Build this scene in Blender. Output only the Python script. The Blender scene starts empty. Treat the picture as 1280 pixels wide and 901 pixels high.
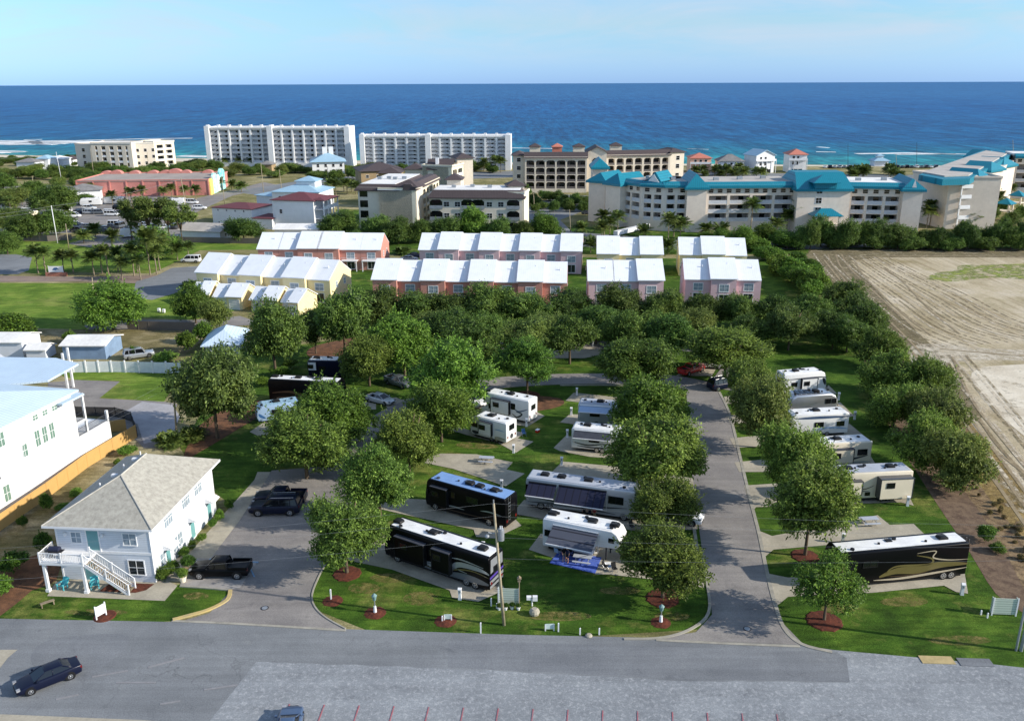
import bpy, bmesh, math, random
from mathutils import Vector, Matrix, noise
from mathutils.geometry import tessellate_polygon
S = bpy.context.scene
COL = S.collection
R = math.radians
# ---------------------------------------------------------------- camera model (photo pixels 1280x901)
H = 46.0; F = 1085.0; CX, CY = 640.0, 450.5
PIT = math.atan((CY - 103.5) / F); ROLL = math.atan(-5 / 1280)
cos_pitch, sin_pitch, cos_roll, sin_roll = math.cos(PIT), math.sin(PIT), math.cos(ROLL), math.sin(ROLL)
def G(x, y, z=0.0):
    a, b = x - CX, y - CY
    a2 = a * cos_roll + b * sin_roll; b2 = -a * sin_roll + b * cos_roll
    d = Vector((a2, cos_pitch * F - sin_pitch * b2, -sin_pitch * F - cos_pitch * b2))
    return d * ((z - H) / d.z) + Vector((0, 0, H))
def proj(p):
    v = Vector(p) - Vector((0, 0, H))
    a2, up, fw = v.x, v.y * sin_pitch + v.z * cos_pitch, v.y * cos_pitch - v.z * sin_pitch
    a2, b2 = a2 / fw * F, -up / fw * F
    return a2 * cos_roll - b2 * sin_roll + CX, a2 * sin_roll + b2 * cos_roll + CY, F / fw
def pxm(x, y, z=0): return proj(G(x, y, z))[2]
def h_at(x, yb, yt):
    g = G(x, yb); lo, hi = 0.0, 60.0
    for _ in range(40):
        m = (lo + hi) / 2
        if proj((g.x, g.y, m))[1] > yt: lo = m
        else: hi = m
    return lo
def lin(c): c /= 255.; return c / 12.92 if c <= .04045 else ((c + .055) / 1.055) ** 2.4
def rgb(r, g, b): return (lin(r), lin(g), lin(b))
# ---------------------------------------------------------------- objects
def tag(o, label=None, cat=None, group=None, kind=None):
    if label: o['label'] = label
    if cat: o['category'] = cat
    if group: o['group'] = group
    if kind: o['kind'] = kind
    return o
def thing(name, label, cat, loc, rot=0, group=None):
    o = bpy.data.objects.new(name, None); COL.objects.link(o)
    o.empty_display_size = .3
    o.location = (loc[0], loc[1], loc[2] if len(loc) > 2 else 0); o.rotation_euler = (0, 0, rot)
    return tag(o, label, cat, group)
def inst(name, mesh, parent=None, loc=(0, 0, 0), rot=(0, 0, 0), sc=(1, 1, 1)):
    o = bpy.data.objects.new(name, mesh); COL.objects.link(o)
    o.location = loc; o.rotation_euler = rot; o.scale = sc
    if parent: o.parent = parent
    return o
def kids(o): return [c for c in S.objects if c.parent == o]
def copy_tree(o, parent=None, ch=None):
    c = o.copy(); COL.objects.link(c)
    c.parent = parent
    for k in list(o.children): copy_tree(k, c)
    return c
class MB:
    def __init__(s): s.v = []; s.f = []; s.m = []
    def add(s, vs, fs, m=0):
        n = len(s.v); s.v += [tuple(v) for v in vs]
        for f in fs: s.f.append([i + n for i in f]); s.m.append(m)
        return s
    def box(s, x0, x1, y0, y1, z0, z1, m=0):
        if x0 > x1: x0, x1 = x1, x0
        if y0 > y1: y0, y1 = y1, y0
        if z0 > z1: z0, z1 = z1, z0
        return s.add([(x0,y0,z0),(x1,y0,z0),(x1,y1,z0),(x0,y1,z0),(x0,y0,z1),(x1,y0,z1),(x1,y1,z1),(x0,y1,z1)],
              [(3,2,1,0),(4,5,6,7),(0,1,5,4),(1,2,6,5),(2,3,7,6),(3,0,4,7)], m)
    def obox(s, c, ax, w, l, z0, z1, m=0):      # oriented box: centre xy, angle, half sizes
        ca, sa = math.cos(ax), math.sin(ax)
        P = [(c[0] + x * ca - y * sa, c[1] + x * sa + y * ca) for x, y in ((-w,-l),(w,-l),(w,l),(-w,l))]
        return s.prism(P, z0, z1, m)
    def prism(s, P, z0, z1, m=0, mt=None):
        a = sum(P[i][0] * P[(i+1) % len(P)][1] - P[(i+1) % len(P)][0] * P[i][1] for i in range(len(P)))
        if a < 0: P = P[::-1]
        n = len(P)
        s.add([(x, y, z0) for x, y in P] + [(x, y, z1) for x, y in P],
              [tuple(range(n-1, -1, -1))] + [(i, (i+1) % n, n + (i+1) % n, n + i) for i in range(n)], m)
        s.add([(x, y, z1) for x, y in P], [tuple(range(n))], m if mt is None else mt)
        return s
    def extr(s, P, y0, y1, m=0):                # polygon in xz extruded along y
        n = len(P)
        a = sum(P[i][0] * P[(i+1) % n][1] - P[(i+1) % n][0] * P[i][1] for i in range(n))
        if a < 0: P = P[::-1]
        return s.add([(x, y0, z) for x, z in P] + [(x, y1, z) for x, z in P],
              [tuple(range(n)), tuple(range(2*n-1, n-1, -1))] + [((i+1) % n, i, n + i, n + (i+1) % n) for i in range(n)], m)
    def extx(s, P, x0, x1, m=0):                # polygon in yz extruded along x
        n = len(P)
        a = sum(P[i][0] * P[(i+1) % n][1] - P[(i+1) % n][0] * P[i][1] for i in range(n))
        if a > 0: P = P[::-1]
        return s.add([(x0, y, z) for y, z in P] + [(x1, y, z) for y, z in P],
              [tuple(range(n)), tuple(range(2*n-1, n-1, -1))] + [((i+1) % n, i, n + i, n + (i+1) % n) for i in range(n)], m)
    def loft(s, rings, m=0, closed=True, cap=True):
        n = len(rings[0]); b = len(s.v); fs = []
        for k in range(len(rings) - 1):
            for i in range(n if closed else n - 1):
                j = (i + 1) % n
                fs.append((k*n + i, k*n + j, (k+1)*n + j, (k+1)*n + i))
        if cap: fs += [tuple(range(n-1, -1, -1)), tuple(range((len(rings)-1)*n, len(rings)*n))]
        return s.add([p for r in rings for p in r], fs, m)
    def tube(s, pts, r, n=8, m=0, cap=True):
        pts = [Vector(p) for p in pts]; rings = []
        for i, p in enumerate(pts):
            d = (pts[min(i+1, len(pts)-1)] - pts[max(i-1, 0)]).normalized()
            u = d.cross(Vector((0, 0, 1)) if abs(d.z) < .9 else Vector((1, 0, 0))).normalized(); w = d.cross(u)
            rr = r[i] if isinstance(r, (list, tuple)) else r
            rings.append([tuple(p + (u * math.cos(a) - w * math.sin(a)) * rr) for a in [2*math.pi*k/n for k in range(n)]])
        return s.loft(rings[::-1], m, True, cap)
    def cyl(s, x, y, z0, z1, r, n=12, m=0, r1=None):
        r1 = r if r1 is None else r1
        A = [2*math.pi*k/n for k in range(n)]
        return s.loft([[(x + r*math.cos(a), y + r*math.sin(a), z0) for a in A], [(x + r1*math.cos(a), y + r1*math.sin(a), z1) for a in A]], m)
    def cyly(s, x, z, y0, y1, r, n=16, m=0):
        A = [2*math.pi*k/n for k in range(n)]
        return s.loft([[(x + r*math.cos(a), y1, z + r*math.sin(a)) for a in A], [(x + r*math.cos(a), y0, z + r*math.sin(a)) for a in A]], m)
    def ball(s, c, r, n=8, m=0, sz=1):
        rings = []
        for i in range(1, n):
            t = math.pi * i / n
            rings.append([(c[0] + r*math.sin(t)*math.cos(a), c[1] + r*math.sin(t)*math.sin(a), c[2] - r*sz*math.cos(t)) for a in [2*math.pi*k/(n*2) for k in range(n*2)]])
        return s.loft(rings, m)
    def hip(s, x0, x1, y0, y1, z, rise, m=0, ov=.5, th=.18, ridge=None):
        x0 -= ov; x1 += ov; y0 -= ov; y1 += ov; w, d = x1 - x0, y1 - y0
        s.box(x0, x1, y0, y1, z - th, z, m)
        if w >= d: a, b = (x0 + d/2, (y0+y1)/2), (x1 - d/2, (y0+y1)/2)
        else: a, b = ((x0+x1)/2, y0 + w/2), ((x0+x1)/2, y1 - w/2)
        V = [(x0,y0,z),(x1,y0,z),(x1,y1,z),(x0,y1,z),(a[0],a[1],z+rise),(b[0],b[1],z+rise)]
        z0 = .003; V = [(p[0],p[1],p[2]+z0) for p in V]
        if w >= d: fs = [(0,1,5,4),(1,2,5),(2,3,4,5),(3,0,4)]
        else: fs = [(0,1,4),(1,2,5,4),(2,3,5),(3,0,4,5)]
        return s.add(V, fs, m)
    def mesh(s, name, mats, smooth=False):
        me = bpy.data.meshes.new(name); me.from_pydata(s.v, [], s.f)
        for mt in (mats if isinstance(mats, (list, tuple)) else [mats]): me.materials.append(mt)
        me.polygons.foreach_set('material_index', s.m)
        if smooth: me.polygons.foreach_set('use_smooth', [True]*len(s.f))
        me.update(); return me
    def build(s, name, mats, parent=None, loc=(0,0,0), rot=(0,0,0), smooth=False):
        if isinstance(rot, (int, float)): rot = (0, 0, rot)
        return inst(name, s.mesh(name, mats, smooth), parent, loc, rot)
# ---------------------------------------------------------------- materials
def newmat(name):
    m = bpy.data.materials.new(name); m.use_nodes = True
    nt = m.node_tree; b = nt.nodes['Principled BSDF']; return m, nt, b
def N(nt, t, **k):
    n = nt.nodes.new(t)
    for a, v in k.items(): setattr(n, a, v)
    return n
def coord(nt, scale=(1, 1, 1), rot=(0, 0, 0), src='Object'):
    tc = N(nt, 'ShaderNodeTexCoord'); mp = N(nt, 'ShaderNodeMapping')
    mp.inputs['Scale'].default_value = scale; mp.inputs['Rotation'].default_value = rot
    nt.links.new(tc.outputs[src], mp.inputs[0]); return mp.outputs[0]
def noisen(nt, vec, scale, detail=5, rough=.6, dist=0):
    n = N(nt, 'ShaderNodeTexNoise'); n.inputs['Scale'].default_value = scale; n.inputs['Detail'].default_value = detail
    n.inputs['Roughness'].default_value = rough; n.inputs['Distortion'].default_value = dist
    nt.links.new(vec, n.inputs['Vector']); return n.outputs['Fac']
def ramp(nt, fac, stops):
    r = N(nt, 'ShaderNodeValToRGB'); e = r.color_ramp.elements
    while len(e) < len(stops): e.new(.5)
    for el, (p, c) in zip(e, stops): el.position = p; el.color = (*c, 1) if len(c) == 3 else c
    nt.links.new(fac, r.inputs[0]); return r.outputs[0]
def mix(nt, fac, a, b, mode='MIX'):
    n = N(nt, 'ShaderNodeMix', data_type='RGBA', blend_type=mode)
    for i, v in ((0, fac), (6, a), (7, b)):
        if hasattr(v, 'links') or hasattr(v, 'is_linked'): nt.links.new(v, n.inputs[i])
        elif i == 0: n.inputs[0].default_value = v
        else: n.inputs[i].default_value = (*v, 1)
    return n.outputs[2]
def bump(nt, b, fac, strength=.3, dist=.05):
    n = N(nt, 'ShaderNodeBump'); n.inputs['Strength'].default_value = strength; n.inputs['Distance'].default_value = dist
    nt.links.new(fac, n.inputs['Height']); nt.links.new(n.outputs[0], b.inputs['Normal'])
def mat(name, c, c2=None, sc=1.5, rough=.75, spec=.3, metal=0, bmp=0, dirt=.12, coat=0, fine=None):
    """plain surface with a little large- and small-scale variation"""
    m, nt, b = newmat(name)
    v = coord(nt)
    if c2 is None: c2 = tuple(x * (1 - dirt * 2) for x in c)
    f = noisen(nt, v, sc, 6, .65)
    col = ramp(nt, f, [(.32, c2), (.62, c)])
    f2 = noisen(nt, v, fine or sc * 14, 3, .6)
    g = ramp(nt, f2, [(.3, (1 - dirt,)*3), (.7, (1 + dirt * .5,)*3)])
    col = mix(nt, 1, col, g, 'MULTIPLY')
    nt.links.new(col, b.inputs['Base Color'])
    b.inputs['Roughness'].default_value = rough; b.inputs['Metallic'].default_value = metal
    b.inputs['Specular IOR Level'].default_value = spec; b.inputs['Coat Weight'].default_value = coat
    if bmp: bump(nt, b, f2, bmp, .03)
    return m
def stripes(name, c, c2, per, axis='Z', rough=.7, duty=.12, src='Object', spec=.3, rot=(0,0,0)):
    """boards, ribs or seams: a thin darker line every per metres"""
    m, nt, b = newmat(name)
    v = coord(nt, src=src, rot=rot); sep = N(nt, 'ShaderNodeSeparateXYZ'); nt.links.new(v, sep.inputs[0])
    mm = N(nt, 'ShaderNodeMath', operation='MULTIPLY'); mm.inputs[1].default_value = 1 / per; nt.links.new(sep.outputs[axis], mm.inputs[0])
    fr = N(nt, 'ShaderNodeMath', operation='FRACT'); nt.links.new(mm.outputs[0], fr.inputs[0])
    col = ramp(nt, fr.outputs[0], [(0, c2), (duty, c2), (duty + .06, c), (1, c)])
    g = ramp(nt, noisen(nt, v, .5, 6, .7), [(.3, (.91,)*3), (.7, (1.03,)*3)])
    col = mix(nt, 1, col, g, 'MULTIPLY')
    nt.links.new(col, b.inputs['Base Color']); b.inputs['Roughness'].default_value = rough
    b.inputs['Specular IOR Level'].default_value = spec
    bump(nt, b, fr.outputs[0], .25, .02)
    return m
M = {}
M['white'] = mat('white paint', (.80,.80,.79), rough=.5, dirt=.05, sc=.4)
M['trim'] = mat('white trim', (.8,.8,.8), rough=.45, dirt=.03)
M['cream'] = mat('cream paint', rgb(238,226,200), rough=.6, dirt=.06, sc=.3)
M['glass'] = mat('window glass', (.02,.026,.032), rough=.08, spec=.6, dirt=.1)
M['glassl'] = mat('pale window glass', rgb(150,165,175), rough=.1, spec=.6, dirt=.15)
M['glassd'] = mat('tinted glass', (.008,.009,.011), rough=.06, spec=.6, dirt=.1)
M['black'] = mat('black plastic', (.012,.012,.013), rough=.5, dirt=.1)
M['rubber'] = mat('tyre rubber', (.015,.015,.015), rough=.85)
M['lens'] = mat('lamp lens', (.32,.33,.35), rough=.15, spec=.6)
M['redlens'] = mat('red lamp lens', (.16,.01,.012), rough=.2, spec=.6)
M['chrome'] = mat('bright metal', (.65,.66,.68), rough=.25, metal=.9, dirt=.05)
M['steel'] = mat('galvanised steel', (.42,.44,.46), rough=.45, metal=.5)
M['asphalt'] = None
M['concrete'] = mat('concrete slab', rgb(176,168,150), rgb(150,143,128), sc=.35, rough=.9, dirt=.12, bmp=.2)
M['kerb'] = mat('kerb concrete', rgb(166,161,148), rgb(138,134,124), sc=.8, rough=.9)
M['kerby'] = mat('yellow kerb paint', rgb(196,172,112), rgb(168,154,116), sc=1.2, rough=.8)
M['wood'] = mat('weathered wood', rgb(150,136,112), rgb(110,98,80), sc=2, rough=.9)
M['bark'] = mat('bark', rgb(104,90,74), rgb(70,60,48), sc=4, rough=.95, bmp=.5)
M['palmbark'] = mat('palm bark', rgb(150,138,118), rgb(110,98,80), sc=4, rough=.95, bmp=.4)
M['darkmetal'] = mat('dark metal', (.03,.03,.035), rough=.5)
M['mulch'] = mat('bark mulch', rgb(108,58,42), rgb(64,36,28), sc=3, rough=1, dirt=.35, bmp=.9, fine=22)
M['straw'] = mat('pine straw', rgb(124,86,60), rgb(74,54,40), sc=.9, rough=1, dirt=.35, bmp=.8, fine=16)
M['drymulch'] = mat('dry brush', rgb(124,104,84), rgb(84,66,54), sc=.9, rough=1, dirt=.35, bmp=.8, fine=9)
def asphalt(name, c, c2, sc=.12, speck=0.0, patch=None):
    m, nt, b = newmat(name); v = coord(nt)
    col = ramp(nt, noisen(nt, v, sc, 7, .62, .4), [(.3, c2), (.65, c)])
    st = coord(nt, (.05, .9, 1), (0, 0, R(8)))
    col = mix(nt, 1, col, ramp(nt, noisen(nt, st, 1.1, 5, .6), [(.35, (.88,)*3), (.65, (1.08,)*3)]), 'MULTIPLY')
    f = noisen(nt, v, 9, 4, .75)
    col = mix(nt, 1, col, ramp(nt, f, [(.25, (.68,)*3), (.75, (1.26,)*3)]), 'MULTIPLY')
    wn = N(nt, 'ShaderNodeTexNoise'); wn.inputs['Scale'].default_value = .35; wn.inputs['Detail'].default_value = 6; nt.links.new(v, wn.inputs['Vector'])
    wv = N(nt, 'ShaderNodeVectorMath', operation='SCALE'); wv.inputs['Scale'].default_value = 5; nt.links.new(wn.outputs['Color'], wv.inputs[0])
    wa = N(nt, 'ShaderNodeVectorMath', operation='ADD'); nt.links.new(v, wa.inputs[0]); nt.links.new(wv.outputs[0], wa.inputs[1])
    vo = N(nt, 'ShaderNodeTexVoronoi', feature='DISTANCE_TO_EDGE'); vo.inputs['Scale'].default_value = .13; nt.links.new(wa.outputs[0], vo.inputs['Vector'])
    cr_ = ramp(nt, vo.outputs['Distance'], [(.004, (.66,)*3), (.012, (1,1,1))])
    ms_ = ramp(nt, noisen(nt, v, .06, 3, .5), [(.52, (0,0,0)), (.68, (.8,)*3)])
    col = mix(nt, ms_, col, mix(nt, 1, col, cr_, 'MULTIPLY'))
    col = mix(nt, 1, col, ramp(nt, noisen(nt, v, .45, 4, .7, .6), [(.30, (.80,.80,.81)), (.40, (1,1,1)), (.62, (1,1,1)), (.72, (1.14,1.13,1.1))]), 'MULTIPLY')
    if speck:
        s = ramp(nt, noisen(nt, v, 2.6, 9, .82, .3), [(.50, (0, 0, 0)), (.66, (1, 1, 1))])
        k = N(nt, 'ShaderNodeMath', operation='MULTIPLY'); k.inputs[1].default_value = speck; nt.links.new(s, k.inputs[0])
        col = mix(nt, k.outputs[0], col, rgb(205,205,205))
    nt.links.new(col, b.inputs['Base Color']); b.inputs['Roughness'].default_value = .9; b.inputs['Specular IOR Level'].default_value = .25
    bump(nt, b, f, .5, .03); return m
M['asphalt'] = asphalt('road asphalt', rgb(132,135,137), rgb(112,115,118))
M['asphalt2'] = asphalt('park road asphalt', rgb(146,141,136), rgb(122,118,116), .2)
M['asphaltp'] = asphalt('patched asphalt', rgb(125,128,131), rgb(111,114,118), .2)
M['dirtroad'] = asphalt('brown road', rgb(150,132,120), rgb(128,112,102), .2)
M['gravel'] = asphalt('crushed gravel', rgb(145,149,152), rgb(120,124,128), .18, .5)
def grassmat(name, a, b_, c, sc=.25, dry=None):
    m, nt, b = newmat(name); v = coord(nt)
    col = ramp(nt, noisen(nt, v, sc, 7, .65, .3), [(.3, a), (.5, b_), (.68, c)])
    if dry:
        col = mix(nt, ramp(nt, noisen(nt, v, sc * .55, 6, .7), [(.54, (0,0,0)), (.72, (.8,)*3)]), col, dry)
    st = coord(nt, (.3, 1.6, 1), (0, 0, R(12)))
    col = mix(nt, 1, col, ramp(nt, noisen(nt, st, .9, 3, .6), [(.38, (.76,)*3), (.62, (1.2,)*3)]), 'MULTIPLY')
    f = noisen(nt, v, 5.5, 5, .8)
    col = mix(nt, 1, col, ramp(nt, f, [(.28, (.5,)*3), (.72, (1.42,)*3)]), 'MULTIPLY')
    nt.links.new(col, b.inputs['Base Color']); b.inputs['Roughness'].default_value = 1; b.inputs['Specular IOR Level'].default_value = .1
    bump(nt, b, f, .9, .12); return m
M['grass'] = grassmat('park lawn', rgb(48,70,25), rgb(64,92,30), rgb(92,118,42), dry=rgb(146,142,78))
M['lawn'] = grassmat('open lawn', rgb(74,100,36), rgb(98,124,46), rgb(126,144,62), .12, dry=rgb(150,150,84))
M['land'] = grassmat('sandy scrub', rgb(96,100,58), rgb(130,124,84), rgb(168,158,122), .06, dry=rgb(190,178,150))
M['scrub'] = grassmat('dry scrub', rgb(96,92,58), rgb(126,116,82), rgb(160,148,116), .2, dry=rgb(190,178,150))
def leafmat(name, a, b_, tr=.35, hue=.018):
    m, nt, b = newmat(name)
    at = N(nt, 'ShaderNodeAttribute', attribute_name='rnd'); oi = N(nt, 'ShaderNodeObjectInfo')
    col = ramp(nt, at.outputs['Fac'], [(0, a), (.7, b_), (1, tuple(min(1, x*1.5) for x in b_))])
    v = coord(nt)
    col = mix(nt, 1, col, ramp(nt, noisen(nt, v, .55, 3, .6), [(.34, (.66,.72,.66)), (.66, (1.22,1.16,1.0))]), 'MULTIPLY')
    hs = N(nt, 'ShaderNodeHueSaturation')
    for sock, lo, hi in (('Hue', .5 - hue, .5 + hue*.6), ('Value', .72, 1.28)):
        mr = N(nt, 'ShaderNodeMapRange'); mr.inputs[3].default_value = lo; mr.inputs[4].default_value = hi
        if sock == 'Value':
            w = N(nt, 'ShaderNodeMath', operation='MULTIPLY'); w.inputs[1].default_value = 7.31; nt.links.new(oi.outputs['Random'], w.inputs[0])
            fr = N(nt, 'ShaderNodeMath', operation='FRACT'); nt.links.new(w.outputs[0], fr.inputs[0]); nt.links.new(fr.outputs[0], mr.inputs[0])
        else: nt.links.new(oi.outputs['Random'], mr.inputs[0])
        nt.links.new(mr.outputs[0], hs.inputs[sock])
    nt.links.new(col, hs.inputs['Color'])
    nt.links.new(hs.outputs[0], b.inputs['Base Color']); b.inputs['Roughness'].default_value = .55; b.inputs['Specular IOR Level'].default_value = .25
    t = N(nt, 'ShaderNodeBsdfTranslucent'); nt.links.new(hs.outputs[0], t.inputs[0])
    ms = N(nt, 'ShaderNodeMixShader'); ms.inputs[0].default_value = tr
    nt.links.new(b.outputs[0], ms.inputs[1]); nt.links.new(t.outputs[0], ms.inputs[2])
    nt.links.new(ms.outputs[0], nt.nodes['Material Output'].inputs[0]); return m
M['leaf'] = leafmat('elm leaves', rgb(50,72,30), rgb(122,146,68), .42)
M['leafd'] = leafmat('dark oak leaves', rgb(46,70,30), rgb(104,130,62), .34)
M['leafb'] = leafmat('bright leaves', rgb(52,82,30), rgb(112,144,60), .38)
M['leafo'] = leafmat('olive leaves', rgb(56,74,34), rgb(124,140,74), .4)
M['palm'] = leafmat('palm fronds', rgb(46,66,32), rgb(102,118,60), .3)
M['dry'] = leafmat('dry brush leaves', rgb(104,92,58), rgb(152,136,92), .2)
M['shrub'] = leafmat('shrub leaves', rgb(44,70,26), rgb(96,128,48), .3)
# ---------------------------------------------------------------- ground sheets
def smooth_line(P, n=6, closed=False):
    out = []; L = len(P)
    for i in range(L if closed else L - 1):
        g = (lambda k: P[k % L]) if closed else (lambda k: P[max(0, min(L-1, k))])
        p0, p1, p2, p3 = g(i-1), g(i), g(i+1), g(i+2)
        for k in range(n):
            t = k / n
            out.append(tuple(.5*((2*p1[j]) + (-p0[j]+p2[j])*t + (2*p0[j]-5*p1[j]+4*p2[j]-p3[j])*t*t + (-p0[j]+3*p1[j]-3*p2[j]+p3[j])*t**3) for j in (0, 1)))
    if not closed: out.append(P[-1])
    return out
sheet_count = [0]
def sheet(name, px, lvl, m, kind='structure', sm=0, world=False, zoff=None):
    sheet_count[0] += 1
    z = .006 * lvl + .00005 * sheet_count[0] if zoff is None else zoff
    P = [Vector((p[0], p[1], z)) if world else G(p[0], p[1], 0) for p in px]
    P = [(p.x, p.y) for p in P]
    if sm: P = smooth_line(P, sm, True)
    V = [Vector((x, y, z)) for x, y in P]
    tr = tessellate_polygon([V]); mb = MB()
    fs = []
    for t in tr:
        a, b, c = (V[i] for i in t)
        fs.append(t if (b-a).cross(c-a).z > 0 else t[::-1])
    mb.add(V, fs); o = mb.build(name, m)
    if kind: o['kind'] = kind
    return o
def strip(name, px, w, z0, z1, m, sm=4, kind='structure', world=False):
    if -1 < z1 < .06: z1 += .024 + .0001 * sheet_count[0]; sheet_count[0] += 1
    P = [(p[0], p[1]) if world else tuple(G(*p)[:2]) for p in px]
    if sm: P = smooth_line(P, sm)
    A, B = [], []
    for i, p in enumerate(P):
        d = Vector(P[min(i+1, len(P)-1)]) - Vector(P[max(i-1, 0)]); d.normalize(); n = Vector((-d.y, d.x)) * w / 2
        A.append((p[0]+n.x, p[1]+n.y)); B.append((p[0]-n.x, p[1]-n.y))
    mb = MB()
    mb.loft([[(b[0], b[1], z0), (b[0], b[1], z1), (a[0], a[1], z1), (a[0], a[1], z0)] for a, b in zip(A, B)], 0, True, True)
    o = mb.build(name, m)
    if kind: o['kind'] = kind
    return o
# ================================================================ GROUND
sheet('ground', [(-700,-60),(700,-60),(900,370),tuple(G(1400,208.5)[:2]),tuple(G(1000,206)[:2]),tuple(G(640,203)[:2]),tuple(G(300,199)[:2]),tuple(G(-80,192)[:2]),(-1300,770),(-1300,-60)], 0, M['land'], world=True)
def seamat():
    m, nt, b = newmat('sea water'); v = coord(nt)
    # distance offshore along the normal to the shore line (shore runs about 10 degrees off the x axis)
    mp = coord(nt, (1, 1, 1), (0, 0, R(10))); sx = N(nt, 'ShaderNodeSeparateXYZ'); nt.links.new(mp, sx.inputs[0])
    wob = noisen(nt, coord(nt, (.004, .012, 1)), 1, 4, .6)
    a = N(nt, 'ShaderNodeMath', operation='MULTIPLY'); a.inputs[1].default_value = 110; nt.links.new(wob, a.inputs[0])
    d = N(nt, 'ShaderNodeMath', operation='ADD'); nt.links.new(sx.outputs['Y'], d.inputs[0]); nt.links.new(a.outputs[0], d.inputs[1])
    mr = N(nt, 'ShaderNodeMapRange'); mr.inputs[1].default_value = 560; mr.inputs[2].default_value = 3600; nt.links.new(d.outputs[0], mr.inputs[0])
    col = ramp(nt, mr.outputs[0], [(0, rgb(90,160,150)), (.016, rgb(44,134,134)), (.042, rgb(18,102,124)), (.095, rgb(12,82,126)), (.4, rgb(18,82,134)), (1, rgb(36,94,142))])
    w1 = noisen(nt, coord(nt, (.02, .07, 1), (0, 0, R(6))), 1, 9, .72)
    w2 = noisen(nt, coord(nt, (.12, .3, 1), (0, 0, R(6))), 1, 6, .7)
    col = mix(nt, 1, col, ramp(nt, w1, [(.32, (.52,.6,.68)), (.5, (1,1,1)), (.70, (1.5,1.42,1.3))]), 'MULTIPLY')
    col = mix(nt, 1, col, ramp(nt, w2, [(.3, (.6,)*3), (.7, (1.5,)*3)]), 'MULTIPLY')
    w4 = noisen(nt, coord(nt, (.2, .022, 1), (0, 0, R(2))), 1, 4, .7)
    col = mix(nt, 1, col, ramp(nt, w4, [(.36, (.56,.64,.72)), (.5, (1,1,1)), (.66, (1.6,1.48,1.35))]), 'MULTIPLY')
    w3 = noisen(nt, coord(nt, (.045, .0045, 1), (0, 0, R(3))), 1, 6, .75)
    col = mix(nt, 1, col, ramp(nt, w3, [(.36, (.66,.72,.78)), (.5, (1,1,1)), (.66, (1.34,1.26,1.18))]), 'MULTIPLY')
    cap = ramp(nt, noisen(nt, coord(nt, (.09, .02, 1)), 1, 8, .8), [(.70, (0,0,0)), (.76, (.45,.45,.45))])
    col = mix(nt, cap, col, rgb(200,215,222))
    nt.links.new(col, b.inputs['Base Color']); b.inputs['Roughness'].default_value = .5; b.inputs['Specular IOR Level'].default_value = .12
    bump(nt, b, w1, .8, 1.5); return m
sheet('sea', [(-26000,300),(26000,300),(26000,42000),(-26000,42000)], 0, seamat(), world=True, zoff=-1.5)
def foammat():
    m, nt, b = newmat('surf foam'); v = coord(nt, (.03, .2, 1), (0, 0, R(8)))
    f = noisen(nt, v, 1, 7, .75); 
    b.inputs['Base Color'].default_value = (.8,.82,.82,1); b.inputs['Roughness'].default_value = .9
    a = ramp(nt, f, [(.42, (0,0,0)), (.56, (1,1,1))]); nt.links.new(a, b.inputs['Alpha']); return m
FO = foammat()
for k, (px, w) in enumerate([([(-60,178),(0,178),(30,179),(60,178),(95,179)], 48), ([(95,176),(170,174),(240,173)], 6), ([(-60,190),(0,190),(16,191)], 22),
    ([(30,175),(52,174.6)], 5), ([(225,195),(262,196)], 14), ([(632,185),(655,185.5),(690,186)], 4), ([(1022,184),(1035,185)], 4), ([(1020,190),(1045,190.5)], 5),
    ([(1070,192.5),(1110,192),(1140,191.5),(1195,193)], 7), ([(1120,193.5),(1180,192.5),(1240,194)], 5), ([(860,186),(885,187)], 3)]):
    P = [G(p[0], p[1], -1.4) for p in px]
    o = strip('surf', [(p.x, p.y) for p in P], w, -1.45, -1.3, FO, world=True)
sand = mat('beach sand', rgb(214,204,184), rgb(190,178,158), sc=.1, rough=1, dirt=.12)
P = [G(-80,192.5), G(300,199.3), G(640,203.3), G(1000,206.3), G(1400,208.8), G(1400,210), G(1000,208), G(640,206), G(300,203.5), G(-80,196)]
sheet('beach', [(p.x, p.y) for p in P], 1, sand, world=True)
# lawns, far ground
sheet('park_lawn', [(225,560),(262,500),(300,440),(420,425),(500,418),(1060,418),(1095,470),(1140,540),(1190,640),(1260,742),(1420,830),(1420,845),(1240,832),(1060,818),(1000,805),(975,780),(700,797),(460,788),(390,760),(300,640),(262,610)], 1, M['grass'])
sheet('front_lawn_left', [(-120,772),(0,773),(110,776),(200,777),(215,776),(262,760),(286,745),(288,738),(225,730),(180,735),(60,735),(20,700),(-60,745),(-120,760)], 2, M['grass'])
sheet('open_lawn', [(-150,353),(100,354),(188,352),(235,365),(290,352),(310,385),(240,400),(160,396),(108,412),(40,410),(-150,412)], 1, M['lawn'])
sheet('yard_lawn', [(74,463),(222,465),(226,470),(205,502),(125,497),(150,476),(95,475),(78,470)], 1, M['lawn'])
sheet('verge_lawn', [(-150,300),(60,302),(110,296),(250,300),(330,305),(330,312),(250,313),(190,342),(90,340),(60,345),(0,335),(-150,333)], 1, M['lawn'])
sheet('townhouse_lawn', [(400,350),(410,335),(530,320),(745,322),(1000,325),(1035,395),(1040,430),(430,430),(380,400)], 1, M['grass'])
sheet('town_lawn', [(420,262),(660,262),(700,285),(730,300),(700,318),(480,318),(420,300)], 1, M['grass'])
sheet('condo_lawn', [(690,285),(760,283),(1000,300),(1180,300),(1400,300),(1400,316),(1000,318),(720,318)], 1, M['grass'])
sheet('far_lawn', [(180,228),(360,222),(450,225),(420,235),(300,240),(200,240)], 1, M['land'])
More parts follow.
